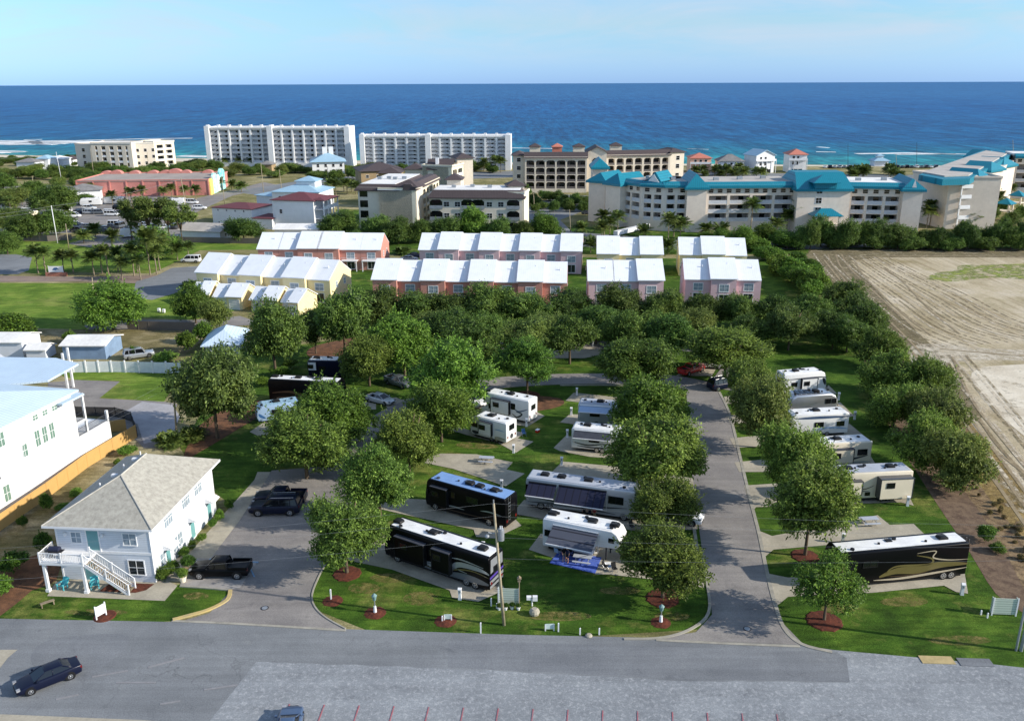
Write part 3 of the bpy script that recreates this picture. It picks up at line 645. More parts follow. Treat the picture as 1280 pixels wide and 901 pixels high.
for i, (x, y, w, h) in enumerate([(352,470,44,1.8),(330,482,30,1.6),(362,460,30,1.8)]): shrub(x, y, w, h, 'shrub', od[i] + ' low dark hedge bush behind the black coach with brown swirls')
shrub(22,428,70,6.0,'shrub','big bushy hedge mass above the white sheds at the left edge'); shrub(88,428,28,2.2,'bush','bright round bush above the blue shed')
shrub(235,440,40,4.2,'shrub','dark hedge bush behind the white fence end'); shrub(255,430,36,4.6,'shrub','dark bush left of the metal roof under the trees'); shrub(205,452,40,1.6,'bush','low scrub beside the silver wagon'); shrub(168,448,20,2.6,'shrub','dark bush between the blue shed and silver wagon')
shrub(692,344,42,2.5,'bush','low green bush in front of pink townhouse end'); 
rq = random.Random(17)
for i in range(34):
    x = rq.uniform(1195, 1300); y = 575 + (x-1195)*1.25 + rq.uniform(-25, 30)
    T(x, y, rq.uniform(7, 15), 0, 'dry', 'one of the scattered dry tufts on the brushy strip beside the sand field', name='dry_tuft_shrub', group='dry tufts beside the sand field', low=.0, h=rq.uniform(.3, .8), dia=rq.uniform(.6, 1.3))
# bright slope of bushes between townhouses and sand field
rnd = random.Random(4)
for i in range(26):
    t = i / 25; x = 940 + 85*t + rnd.uniform(-8, 8); y = 312 + 62*t + rnd.uniform(-5, 5)
    shrub(x, y, 34 + 12*t, 2.6 + 1.6*t + rnd.random(), 'bush' if rnd.random() < .65 else 'shrub', 'one of the bright green bushes spilling down the bank between townhouses and sand field', 'bushes on the green bank', name='bank_bush')
for i in range(16):
    x = 1000 + 50*(i/15) + rnd.uniform(-4, 4); y = 330 + 62*(i/15) + rnd.uniform(-4, 4)
    shrub(x, y, 34, 3.0 + rnd.random(), 'shrub', 'one of the darker bushes edging the sand field at the foot of the green bank', 'bushes along the field edge', name='bank_bush')
# woods behind the sand field
for i in range(30):
    x = 1000 + 11*i + rnd.uniform(-4, 4); y = 312 + rnd.uniform(-4, 2)
    T(x, y, 30 + rnd.uniform(-4, 10), y - rnd.uniform(20, 42), 'oak', 'one of the dark trees in the thicket between sand field and teal condos', name='thicket_tree', group='thicket behind the sand field', low=.0)
for i, (x, y, w, t) in enumerate([(930,312,44,282),(905,306,36,284),(955,306,40,278),(985,310,50,286),(880,304,30,288)]):
    T(x, y, w, t, 'bright', od[i] + ' bright leafy tree from the left just behind the yellow townhouse', name='leafy_tree', low=.02)
# trees before the beige condos
row = [(305,302,58,268,'oak'),(425,296,56,262,'oak'),(470,300,50,266,'oak'),(498,305,46,270,'oak'),(528,303,44,270,'oak'),(560,302,44,266,'oak'),(592,300,46,258,'bright'),(622,303,44,268,'oak'),(655,302,40,272,'oak'),(684,300,44,262,'bright'),(445,312,30,284,'oak')]
for i, (x, y, w, t, k) in enumerate(row):
    T(x, y, w, t, k, od[i] + ' leafy tree from the left in the belt before the beige condos', name='leafy_tree', group='trees before the beige condos', low=.03)
# left side
T(142,412,92,350,'bright','lone broad bright green tree on the open lawn at the left', name='shade_tree', low=.1)
T(245,404,62,352,'bright','loose flowering tree with pale blossoms beside the dark board wall', name='shade_tree', low=.06)
T(268,414,46,368,'olive','olive tree behind the flowering tree', name='shade_tree', low=.06)
pn = [(165,300,44,244),(188,303,46,238),(212,300,44,240),(228,304,40,248),(178,290,40,246)]
for i, (x, y, w, t) in enumerate(pn): T(x, y, w, t, 'pine', od[i] + ' tall thin pine of the clump beside the grey roofed shed', name='pine_tree', group='pines by the grey roofed shed', low=.35)
for i, (x, y, w, t, k) in enumerate([(190,322,60,284,'bright'),(215,318,40,292,'oak'),(60,270,40,230,'oak'),(78,268,46,226,'oak'),(35,300,50,262,'oak'),(70,296,54,256,'oak'),(12,290,46,256,'olive'),(20,262,46,232,'olive'),(45,250,40,222,'oak'),(5,240,46,212,'oak'),(10,318,40,284,'oak')]):
    T(x, y, w, t, k, 'one of the mixed green trees crowding the car park left of the pink store', name='leafy_tree', group='trees around the left car park', low=.06)
# distant tree belt along the shore road
for i in range(62):
    x = -10 + i * 10.3 + rnd.uniform(-4, 4)
    if 640 < x < 690: continue
    y = 214 + rnd.uniform(-2, 9) + (0 if x > 60 else 3) 
    if 385 < x < 455: y += 3
    w = rnd.uniform(18, 28)
    T(x, y, w, y - rnd.uniform(9, 15), 'oak' if rnd.random() < .6 else 'olive', 'one of the low dark scrub oaks of the belt along the shore road', name='scrub_oak', group='belt of scrub oaks by the shore', low=.0)
for i in range(26):
    x = 660 + i*3.2 + rnd.uniform(-3, 3); y = 262 + rnd.uniform(-18, 4)
    T(x, y, 18, y - rnd.uniform(9, 16), 'oak', 'one of the small dark trees in the gardens between the beige and teal condos', name='garden_tree', group='garden trees between the condos', low=.0)
for i, x in enumerate([1225,1238,1250,1262,1275,1212,1200]):
    T(x, 284 - i % 3 * 8, 22, 262 - i % 3 * 8, 'oak', 'one of the garden trees beside the right hand teal roofed wing', name='garden_tree', group='garden trees by the right wing', low=.0)
# scrub on the dunes at the left
for i in range(44):
    x = -10 + i*6.4 + rnd.uniform(-3, 3); y = (203 if x < 100 else 207) + rnd.uniform(-3, 5)
    if 92 < x < 226: y = max(y, 216)
    T(x, y, rnd.uniform(15, 24), y - rnd.uniform(6, 9), 'oak' if rnd.random() < .7 else 'olive', 'one of the low dark dune bushes nearest the surf at left', name='dune_shrub', group='dune bushes at the left shore', low=.0)
for i in range(20):
    x = rnd.uniform(-10, 150); y = rnd.uniform(222, 262)
    T(x, y, rnd.uniform(22, 34), y - rnd.uniform(10, 20), rnd.choice(['oak','olive','oak','elm']), 'one of the many trees spreading from the pink store to the left edge', name='leafy_tree', group='trees left of the pink store', low=.04)
# ---- palms
def palm_mesh(seed, n=26, L=1.35, fan=True):
    rnd = random.Random(seed); vs, fs, rn = [], [], []
    for k in range(n):
        a = rnd.uniform(0, 6.28); e = rnd.uniform(-.5, 1.25); d = Vector((math.cos(a)*math.cos(e), math.sin(a)*math.cos(e), math.sin(e)))
        s = d.cross(Vector((0,0,1))).normalized(); ln = L*rnd.uniform(.8, 1.15); prev = None; seg = 5
        P = [d*ln*t/seg - Vector((0,0,1))*(ln*.30*(t/seg)**2) for t in range(seg + 1)]
        for t in range(seg):
            for sgn in (-1, 1):
                for q in range(2):
                    b = len(vs); p = P[t].lerp(P[t+1], q/2); w = ln*.34*math.sin(math.pi*(.18 + .8*(t + q/2)/seg))
                    dirn = (P[t+1]-P[t]).normalized()
                    tip = p + s*sgn*w + dirn*w*.5 - Vector((0,0,1))*w*.45
                    vs.extend((p, p + dirn*ln*.085, tip)); fs.append((b, b+1, b+2)); rn.append(rnd.random())
    me = bpy.data.meshes.new('fronds'); me.from_pydata([tuple(v) for v in vs], [], fs); me.materials.append(M['palm'])
    at = me.attributes.new('rnd', 'FLOAT', 'FACE'); at.data.foreach_set('value', rn); return me
PALM = [palm_mesh(i, 46) for i in range(3)]
def ptrunk(seed):
    mb = MB(); r = random.Random(seed); pts = [(r.uniform(-.03,.03)*k, r.uniform(-.03,.03)*k, k/8) for k in range(9)]
    mb.tube(pts, [.2,.16,.14,.14,.13,.13,.13,.14,.17], 8); me = mb.mesh('trunk', M['palmbark'], True); return me
PTR = [ptrunk(i) for i in range(3)]
pc = [0]
def palm(x, yb, yt, label, group=None, s=1.0):
    pc[0] += 1; r = random.Random(pc[0]); g = G(x, yb); h = h_at(x, yb, yt) * .9
    t = thing('palm_tree', label, 'palm tree', (g.x, g.y), r.uniform(0, 6.28), group)
    s *= r.uniform(1.6, 2.1)
    inst('fronds', PALM[r.randrange(3)], t, (0,0,h - s*.4), (0,0,r.uniform(0,6)), (s, s, s*.9))
    inst('trunk', PTR[r.randrange(3)], t, (0,0,-.05), (0,0,0), (1.1,1.1,h - s*.4)); return t
for i, (x, b, t) in enumerate([(48,342,305),(58,344,308),(80,340,312),(92,342,312),(118,345,314),(128,342,306),(136,345,305),(148,340,308),(153,350,320),(168,345,304),(176,350,318),(188,344,284),(196,343,306),(222,325,304),(236,325,302),(172,340,300),(200,338,290)]):
    palm(x, b, t, od[i] + ' palm from the left in the row by the brown road and sign', 'palm row by the brown road', 1.15 if i not in (11, 16) else 1.6)
for i, (x, b, t) in enumerate([(105,304,288),(141,310,288),(120,298,280),(88,285,255),(58,280,250),(66,262,240),(40,258,238),(28,256,236),(142,262,238),(165,255,234),(178,255,232),(245,250,232),(215,246,230),(232,248,232),(205,250,234),(262,240,224),(276,238,222),(290,238,226),(302,240,228),(15,272,245),(52,298,268)]):
    palm(x, b, t, 'one of the palms scattered about the pink store and its car park', 'palms around the pink store', 1.3)
for i, (x, b, t) in enumerate([(412,244,224),(420,244,224),(434,243,224),(418,238,222),(430,240,224),(440,240,225),(445,243,227)]):
    palm(x, b, t, 'one of the palms clustered left of the beige condo by the road', 'palms left of the beige condo', 1.35)
for i, (x, b, t) in enumerate([(755,294,262),(762,296,270),(772,292,264),(752,300,276),(728,300,278),(835,300,266),(842,296,270),(850,298,272),(805,300,282),(835,318,300),(738,316,298),(878,280,258),(882,300,280),(900,296,280),(938,292,246),(970,300,272),(983,290,262),(990,290,262),(998,290,246),(1066,286,254),(1105,286,252),(1100,290,264),(1162,282,250),(1168,282,254),(1158,285,256),(1190,270,242),(1210,275,246),(1202,280,254),(1222,262,236),(1240,258,234),(1245,262,240),(1262,250,230),(1215,285,262),(1232,280,262)]):
    palm(x, b, t, 'one of the palms planted along the front of the teal roofed condos', 'palms along the teal roofed condos', 1.5)
for i in range(34):
    x = 862 + rnd.uniform(0, 90) if i < 18 else 1062 + rnd.uniform(0, 62); y = 221 + rnd.uniform(-3, 4)
    palm(x, y, y - rnd.uniform(9, 15), 'one of the small palms growing between the beach houses and the teal roofs', 'small palms by the beach houses', 1.5)
for i, (x, b, t) in enumerate([(600,212,196),(605,214,198),(620,215,195),(626,216,196),(610,255,232),(618,254,234),(640,250,236),(652,246,230),(300,208,194),(282,208,196),(360,206,194),(315,208,196)]):
    palm(x, b, t, 'one of the palms around the feet of the long white condos', 'palms by the white condos', 1.6)
def low_palm(x, y, s, label):
    g = G(x, y); t = thing('palmetto_bush', label, 'shrub', (g.x, g.y))
    for k in range(4): inst('fronds', PALM[k % 3], t, (.6*math.cos(k*1.6)*s, .6*math.sin(k*1.6)*s, .5*s), (0,0,k*1.3), (s, s, s))
low_palm(214,556,1.3,'spiky fan palm clump beside the driveway slab'); low_palm(242,548,1.2,'fan palm clump under the huge pale green tree'); low_palm(240,362,1.5,'dark cycad palm in front of the yellow garages'); low_palm(504,318,1.6,'small palm between the salmon and pink townhouse rows')
# ================================================================ BUILDINGS
WC = {}
def window(par, pos, w, h, fm='trim', gm='glass', name='window', mull=(1, 1), fr=.09, rot=0, sill=True):
    """a framed window facing local -y; its pane is a sub-part"""
    k = (round(w,2), round(h,2), fm, gm, name, mull, fr, sill)
    if k not in WC:
        a = MB(); t = .05
        a.box(-w/2-fr, w/2+fr, -t, .0, h, h+fr); a.box(-w/2-fr, w/2+fr, -t-(.04 if sill else 0), .0, -fr, 0)
        a.box(-w/2-fr, -w/2, -t, 0, 0, h); a.box(w/2, w/2+fr, -t, 0, 0, h)
        for i in range(1, mull[0]+1): x = -w/2 + w*i/(mull[0]+1); a.box(x-.025, x+.025, -t+.005, -.022, 0, h)
        for i in range(1, mull[1]+1): z = h*i/(mull[1]+1); a.box(-w/2, w/2, -t+.008, -.024, z-.025, z+.025)
        b = MB(); b.box(-w/2, w/2, -.02, -.004, 0, h)
        WC[k] = (a.mesh(name, M[fm]), b.mesh('pane', M[gm]))
    o = inst(name, WC[k][0], par, pos, (0, 0, rot)); inst('pane', WC[k][1], o)
    return o
def side(W, D, s, u, z, off=0):
    """position and rotation of a spot u metres along wall s of a W x D box"""
    return {'f': ((u, -off, z), 0), 'r': ((W+off, u, z), R(90)), 'b': ((W-u, D+off, z), R(180)), 'l': ((-off, D-u, z), R(-90))}[s]
def fr(A, B, z=0):
    a, b = G(*A, z), G(*B, z); return (a.x, a.y), math.atan2(b.y - a.y, b.x - a.x), math.hypot(b.x - a.x, b.y - a.y)
seam = stripes('white metal roof', (.82,.84,.86), (.74,.77,.80), .45, 'X', rough=.4, spec=.4)
M['seam'] = seam
M['salmon'] = stripes('salmon siding', rgb(198,142,128), rgb(176,120,106), .3, 'Z')
M['pink'] = stripes('pink siding', rgb(222,188,192), rgb(198,164,168), .3, 'Z')
M['yellow'] = stripes('pale yellow siding', rgb(236,220,172), rgb(212,194,144), .3, 'Z')
M['peach'] = stripes('peach siding', rgb(246,196,164), rgb(222,170,140), .3, 'Z')
M['siding'] = stripes('grey white siding', rgb(216,220,226), rgb(186,190,196), .2, 'Z')
M['clap'] = stripes('white clapboard', (.80,.80,.79), (.70,.70,.69), .22, 'Z')
M['beige'] = mat('beige stucco', rgb(220,209,192), rgb(206,195,178), sc=.08, rough=.85, dirt=.07)
M['sandst'] = mat('sand stucco', rgb(228,214,198), rgb(214,200,184), sc=.08, rough=.85, dirt=.07)
M['brown'] = mat('tan brown stucco', rgb(168,146,112), sc=.2, rough=.85)
M['slate'] = stripes('dark brown roof tiles', rgb(82,72,72), rgb(56,50,52), .5, 'X')
M['teal'] = stripes('teal metal roof', rgb(24,124,144), rgb(16,96,114), .6, 'X', rough=.45)
M['flat'] = mat('flat roof gravel', rgb(186,180,172), rgb(164,158,152), sc=.12, rough=.95)
M['flatw'] = mat('white membrane roof', rgb(238,236,232), rgb(214,212,208), sc=.12, rough=.8)
M['maroon'] = stripes('maroon roof', rgb(108,62,66), rgb(84,48,52), .45, 'X')
M['bluerf'] = stripes('blue grey metal roof', rgb(156,188,206), rgb(124,156,176), .5, 'X', rough=.4)
M['coral'] = stripes('coral roof tiles', rgb(196,124,106), rgb(168,100,84), .4, 'X')
M['greyrf'] = mat('grey shingle roof', rgb(136,134,132), rgb(112,110,110), sc=.5, rough=.95)
M['shade'] = mat('balcony shade tone', rgb(158,152,146), sc=.3, rough=.9)  # balcony recesses coloured darker to stand for their shade
M['shadew'] = mat('white balcony shade tone', rgb(216,216,218), sc=.3, rough=.9)  # white greyed to put shade into recessed rails and walls
# ---- townhouse rows
def gable(mb, x0, x1, y0, y1, z, rise, ov=.35, th=.16, ovx=.25):
    ym = (y0 + y1) / 2; x0 -= ovx; x1 += ovx
    s = rise / (ym - y0); a = y0 - ov; b = y1 + ov; za = z - s*ov
    P = [(a, za), (ym, z + rise), (b, za), (b, za - th), (ym, z + rise - th), (a, za - th)]
    mb.extx(P, x0, x1)
def row_house(label, A, B, units, wall, wall2=None, eave=5.6, rise=3.2, run=5.6, wins=True, steps=None, garages=False, two=None, group='white roofed townhouse rows', gz=None):
    o, r, W = fr(A, B, eave)
    t = thing('townhouse_row', label, 'townhouses', o, r, group)
    n = units; D = 2*run; u = W / n
    for i in range(n):
        st = (steps[i % len(steps)] if steps else 0); x0, x1 = i*u, (i+1)*u
        dz = .45*st; y0 = -st*1.2 if st else 0
        wm = M[wall] if not (two and i % 2) else M[two]
        w = MB(); w.box(x0 + (.02 if i else 0), x1 - (.0 if i == n-1 else .02), y0, D, 0, eave + dz - .1)
        # gable end triangle
        w.extx([(y0, eave+dz-.1), ((y0+D)/2, eave+rise+dz-.25), (D, eave+dz-.1)], x0+.03, x1-.03)
        w.build('wall', wm, t)
        rf = MB(); gable(rf, x0 + (.02 if i else 0), x1 - .02, y0, D, eave + dz, rise, ovx=.28 if st or i in (0,) else .0)
        ro = rf.build('roof', M['seam'], t)
        MB().cyl(x0+u*.7, D*.28, eave+dz+rise*.5, eave+dz+rise*.5+.75, .09, 8).build('vent_pipe', M['trim'], ro)
        if wins:
            window(t, ((x0+x1)/2 + .1, y0, 3.0), min(1.9, u*.42), 1.5, gm='glassl', mull=(1, 1), fr=.14)
            window(t, ((x0+x1)/2 + .1, y0, .4), min(1.9, u*.42), 1.9, gm='glass', mull=(1, 0), fr=.14, name='patio_door')
        if garages:
            window(t, ((x0+x1)/2, y0, .05), u*.62, 2.1, gm='white', mull=(0, 3), fr=.12, name='garage_door', sill=False)
    tr = MB(); s = (steps[(n-1) % len(steps)] if steps else 0); dz = .45*s
    # end wall trim boards and windows
    if wins and not garages:
        for q, z in ((D*.3, 3.2), (D*.68, 3.2)):
            p, a = side(W, D, 'r', q, z); window(t, p, .9, 1.2, rot=a, gm='glassl')
        for q in (D*.4,):
            p, a = side(W, D, 'l', q, 3.2); window(t, p, .9, 1.2, rot=a, gm='glassl')
    return t, W, D, u
row_house('yellow townhouse row with stepped white roofs and white right gable end, nearest the lawns', (249,340), (412,349), 6, 'yellow', steps=[1,0], run=5.4)
t, W, D, u = row_house('salmon townhouse row with raised porches, farthest left in the back row', (322,310), (476,311), 6, 'salmon', steps=[0,0,1,1,0,0], run=5.4)
for i in range(6):
    d = MB(); d.box(i*u+.6, (i+1)*u-.6, -2.0, -.05, 2.6, 2.75); d.box(i*u+.7, i*u+.9, -1.95, -1.75, 0, 2.6); d.box((i+1)*u-.9, (i+1)*u-.7, -1.95, -1.75, 0, 2.6)
    for z in (3.1, 3.5): d.box(i*u+.6, (i+1)*u-.6, -1.98, -1.92, z, z+.06)
    d.build('porch', M['trim'], t)
row_house('long salmon red townhouse row of eight bays behind the dark oaks, centre', (467,349), (709,352), 8, 'salmon', steps=[1,0,1,0,1,0,1,0])
t, W, D, u = row_house('pink townhouse row with recessed mauve bays in the back row behind the salmon one', (524,311), (727,314), 8, 'pink', steps=[0,1,0,1,0,1,0,1])
row_house('yellow townhouse block of three units left of the grass gap, back row', (747,317), (828,318), 3, 'yellow', steps=[1,0,1])
row_house('pink townhouse block of three units left of the grass gap, front row', (736,349.5), (829,350), 3, 'pink', steps=[0,0,1])
row_house('yellow townhouse block of three units at the right end of the back row', (850,317), (934,318.5), 3, 'yellow', steps=[0,1,0])
row_house('pink townhouse block of three units at the right end of the front row', (857,347.5), (952,349), 3, 'pink', steps=[0,1,0])
# garages
for i, (a, b) in enumerate([((240,367.5),(264,368)), ((267,369.5),(305,371)), ((313,373),(349,375)), ((352,376),(376,378))]):
    row_house(['leftmost','second','third','rightmost'][i] + ' pair of low white roofed garages before the yellow townhouses', a, b, 2, 'yellow', eave=2.6, rise=2.0, run=3.2, wins=False, garages=True, steps=[0,1], group='garages before the yellow townhouses')
# ---- generic gridded apartment block
def block(t, A, B, D, Hh, floors, bays, wallm, off=None, rec=0, dw=None, inner='shade', rail='trim', depth=1.4, fin=.3, base=0, top=1.0, roofm='flat', par=.5, z=0, win='glass', fh=None, arch=False, skip=(), railh=.95, finh=0, W=None, org=None, rot=None):
    """a facade of balconies between fins on a block; everything hangs under thing t (whose rotation is 0)"""
    if A is not None: o, r, W = fr(A, B, z)
    else: o, r = org, rot
    o = (o[0] - t.location.x, o[1] - t.location.y, 0)
    b = MB(); b.box(0, W, depth, D, 0, Hh)
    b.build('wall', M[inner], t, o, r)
    f = MB(); bw = W / bays; fh = fh or (Hh - base - top) / floors
    f.box(0, .06, depth, D, 0, Hh+.003); f.box(W-.06, W+.005, depth, D, 0, Hh+.003); f.box(0, W, D-.02, D+.03, 0, Hh+.003)
    if base: f.box(0, W, .02, depth+.02, 0, base)
    for i in range(bays + 1):
        x = min(max(i*bw, fin/2), W - fin/2)
        f.box(x - fin/2, x + fin/2, 0, depth + .01, 0, Hh + finh)
    for k in range(floors + 1):
        zz = base + k*fh
        if zz < Hh: f.box(.01, W-.01, .04+rec, depth+.012, zz - .12, zz + .12)
    f.box(.01, W-.01, .03+rec*.7, depth+.011, base + floors*fh, Hh-.002)
    if arch:
        for i in range(bays):
            for k in range(floors):
                x0, x1, zt = i*bw + fin/2, (i+1)*bw - fin/2, base + (k+1)*fh - .12
                q = min(.8, (x1-x0)/2)
                f.extr([(x0, zt), (x0, zt-q), (x0+q*.3, zt-q*.35), (x0+q, zt)], .05, .3)
                f.extr([(x1, zt), (x1-q, zt), (x1-q*.3, zt-q*.35), (x1, zt-q)], .05, .3)
    f.build('facade', M[wallm], t, o, r)
    rf = MB(); rf.box(-.3, W+.3, -.3, D+.3, Hh, Hh+.3, 0)
    rf.box(-.3, W+.3, -.3, 0, Hh+.3, Hh+.3+par, 1); rf.box(-.3, W+.3, D, D+.3, Hh+.3, Hh+.3+par, 1); rf.box(-.3, 0, 0, D, Hh+.3, Hh+.3+par, 1); rf.box(W, W+.3, 0, D, Hh+.3, Hh+.3+par, 1)
    rf.build('roof', [M[roofm], M[wallm]], t, o, r)
    key = ('bal', round(bw-fin,2), railh, rail, rec)
    if key not in WC:
        a = MB(); w2 = (bw - fin)/2; a.box(-w2, w2, .06+rec, .14+rec, 0, railh)
        WC[key] = a.mesh('balcony_rail', M[rail])
    ca, sa = math.cos(r), math.sin(r)
    for i in range(bays):
        for k in range(floors):
            if (i, k) in skip: continue
            x = (i + .5)*bw; zz = base + k*fh + .12
            inst('balcony_rail', WC[key], t, (o[0] + x*ca, o[1] + x*sa, zz), (0,0,r))
            y = depth
            window(t, (o[0] + x*ca - y*sa + (.12*bw)*ca, o[1] + x*sa + y*ca + .12*bw*sa, zz), dw or bw*.42, min(2.1, fh-.6), fm='trim' if win=='glass' else 'darkmetal', gm=win, mull=(1,0), rot=r, name='balcony_door', sill=False)
    return o, r, W
def winwall(t, o, r, W, D, s, cols, rows, w=1.1, h=1.3, gm='glassd', fm='trim', mull=(0,1)):
    """plain windows on a wall of a block already placed (o, r, W)"""
    ca, sa = math.cos(r), math.sin(r)
    for u in cols:
        for z in rows:
            (x, y, zz), a = side(W, D, s, u, z, .01)
            window(t, (o[0] + x*ca - y*sa, o[1] + x*sa + y*ca, zz), w, h, rot=r + a, gm=gm, fm=fm, mull=mull)
def plain(t, A, B, D, Hh, wallm, roofm='flat', z=0, roof='flat', rise=2.5, ov=.6, base=0, org=None, rot=0, W=None, par=.5, band=None, bandh=1.6):
    if A is not None: o, r, W = fr(A, B, z); o = (o[0] - t.location.x, o[1] - t.location.y, 0)
    else: o, r = org, rot
    b = MB(); b.box(0, W, 0, D, base, Hh); b.build('wall', M[wallm], t, o, r)
    rf = MB()
    if roof == 'flat':
        rf.box(-.2, W+.2, -.2, D+.2, Hh, Hh+.3); 
        for a in ((-.25,W+.25,-.25,.05),(-.25,W+.25,D-.05,D+.25),(-.25,.05,.05,D-.05),(W-.05,W+.25,.05,D-.05)): rf.box(a[0],a[1],a[2],a[3],Hh+.3,Hh+.3+par,1)
        rf.build('roof', [M[roofm], M[wallm]], t, o, r)
    elif roof == 'hip': rf.hip(0, W, 0, D, Hh, rise, 0, ov); rf.build('roof', M[roofm], t, o, r)
    elif roof == 'gable':
        P = [(-ov, Hh - .1), (W/2, Hh + rise), (W + ov, Hh - .1), (W + ov, Hh - .3), (W/2, Hh + rise - .3), (-ov, Hh - .3)]
        rf.extr(P, -ov, D + ov); rf.build('roof', M[roofm], t, o, r)
        g = MB(); g.extr([(0, Hh), (W, Hh), (W/2, Hh + rise - .32)], .02, D-.02); g.build('gable_wall', M[wallm], t, o, r)
    elif roof == 'gablex':
        gable(rf, 0, W, 0, D, Hh, rise, ov, ovx=ov); rf.build('roof', M[roofm], t, o, r)
        g = MB(); g.extx([(0, Hh), (D/2, Hh + rise - .25), (D, Hh)], .02, W-.02); g.build('gable_wall', M[wallm], t, o, r)
    if band:
        m = MB(); h2, e = bandh, .9
        m.loft([[(-e,-e,Hh),(W+e,-e,Hh),(W+e,D+e,Hh),(-e,D+e,Hh)], [(.6,.6,Hh+h2),(W-.6,.6,Hh+h2),(W-.6,D-.6,Hh+h2),(.6,D-.6,Hh+h2)]], 0, True, True)
        m.box(-e-.05, W+e+.05, -e-.05, D+e+.05, Hh-.35, Hh-.01)
        m.build('mansard_roof', M[band], t, o, r)
        c = MB(); c.box(.8, W-.8, .8, D-.8, Hh+h2+.005, Hh+h2+.12); c.build('flat_roof', M[roofm], t, o, r)
        for q in range(4): MB().box(W*(.2+.2*q), W*(.2+.2*q)+1.4, D*.4 + q % 2*2, D*.4 + 1.3 + q % 2*2, Hh+h2+.12, Hh+h2+.95).build('roof_unit', M['steel'], t, o, r)
    return o, r, W
def bthing(name, label, A, cat='building', group=None):
    g = G(*A); return thing(name, label, cat, (g.x, g.y), 0, group)
# ---- long white condos
for nm, A, B, split, Hh, lab in (('white_condo', (261,209), (436,209), 7, 161, 'long white balconied condo on the shore, left and higher of two'), ('white_condo', (453,213), (635,213), 7, 171.5, 'long white condo with arched bays, right of two, behind the beige condos')):
    t = bthing(nm, lab, A, 'condo building', 'twin white condos on the shore')
    o, r, W = fr(A, B); Hh = h_at(B[0]-8, B[1], Hh)
    wl = W * .46; n1 = 6
    ca, sa = math.cos(r), math.sin(r)
    for (x0, w, y0, n) in ((0, wl, 3.0, 6), (wl, W - wl, 0, 7)):
        og = (o[0] + x0*ca - y0*sa, o[1] + x0*sa + y0*ca)
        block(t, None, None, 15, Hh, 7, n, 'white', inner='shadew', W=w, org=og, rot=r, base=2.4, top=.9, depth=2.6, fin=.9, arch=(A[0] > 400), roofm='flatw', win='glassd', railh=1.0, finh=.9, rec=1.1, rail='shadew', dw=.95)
        for i in range(n + 1):
            x = i*w/n; MB().box(x-.7, x+.7, 1, 3, Hh+.8, Hh+2.0).build('roof_pier', M['white'], t, (og[0]-t.location.x, og[1]-t.location.y, 0), r)
        for i in (0, n-1):
            s = MB(); bw = w/n
            for k in range(7):
                z = 2.4 + k*(Hh-3.3)/7; fh = (Hh-3.3)/7
                s.extr([(i*bw+.8, z+.3), (i*bw+1.2, z+.3), ((i+1)*bw-.8, z+fh-.1), ((i+1)*bw-1.2, z+fh-.1)][::1], -.15, .0)
            s.build('outside_stair', M['shadew'], t, (og[0]-t.location.x, og[1]-t.location.y, 0), r)
        tw = MB(); tw.box(-1.2 if x0 == 0 else -1.6, 1.4, -1.2, 3, 0, Hh+1.4)
        if x0: MB().box(w-1.4, w+1.6, -1.2, 14, 0, Hh+1.2).build('end_pier', M['white'], t, (og[0]-t.location.x, og[1]-t.location.y, 0), r)
        tw.build('end_pier', M['white'], t, (og[0]-t.location.x, og[1]-t.location.y, 0), r)
# ---- far left beige condo
t = bthing('beige_condo', 'small beige condo standing alone among trees by the surf at far left', (98,214), 'condo building')
hh = h_at(150, 214, 180)
o, r, W = plain(t, (98,212), (118,213), 14, hh-1, 'sandst', 'flatw'); winwall(t, o, r, W, 14, 'f', [W*.5], [3,6.5,10], 2.2, 1.8)
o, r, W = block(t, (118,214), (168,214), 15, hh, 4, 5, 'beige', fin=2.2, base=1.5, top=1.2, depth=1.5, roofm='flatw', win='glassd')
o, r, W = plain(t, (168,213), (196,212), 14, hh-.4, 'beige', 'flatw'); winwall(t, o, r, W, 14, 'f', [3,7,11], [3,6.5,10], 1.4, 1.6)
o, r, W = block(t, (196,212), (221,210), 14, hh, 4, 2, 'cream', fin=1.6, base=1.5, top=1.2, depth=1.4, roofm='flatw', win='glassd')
# ---- pink store
t = bthing('pink_store', 'long low pink store with flat grey roof and a painted aqua end wall', (90,243), 'store')
M['pinkst'] = mat('pink stucco', rgb(204,138,128), rgb(184,120,110), sc=.15, rough=.9)
M['roofgrey'] = mat('grey built up roof', rgb(170,158,148), rgb(150,140,132), sc=.1, rough=.9)
o, r, W = plain(t, (98,246), (262,244), 34, 6.2, 'pinkst', 'roofgrey', par=.4)
for i in range(9):
    MB().box(i*W/8-.25, i*W/8+.25, -.3, -.01, 0, 6.4).build('pilaster', M['pinkst'], t, o, r)
for i, (q, s) in enumerate([(.02,2.4),(.1,2.8),(.25,2.4),(.40,2.4),(.50,2.4),(.58,3.4),(.67,2.4),(.85,2.4)]):
    d = MB(); P = [(W*q + s*math.cos(math.pi*k/8), 6.4 + s*.62*math.sin(math.pi*k/8)) for k in range(9)]
    d.extr(P + [(W*q - s, 5), (W*q + s, 5)], 31, 34.3); d.build('shell_dome', M['pinkst'], t, o, r)
cols = [mat('yellow mural paint', rgb(244,222,120), sc=1), mat('aqua mural paint', rgb(140,214,208), rgb(232,240,220), sc=.5), mat('pale mural paint', rgb(222,236,220), sc=1), mat('aqua mural paint deep', rgb(90,196,200), rgb(190,230,220), sc=.6)]
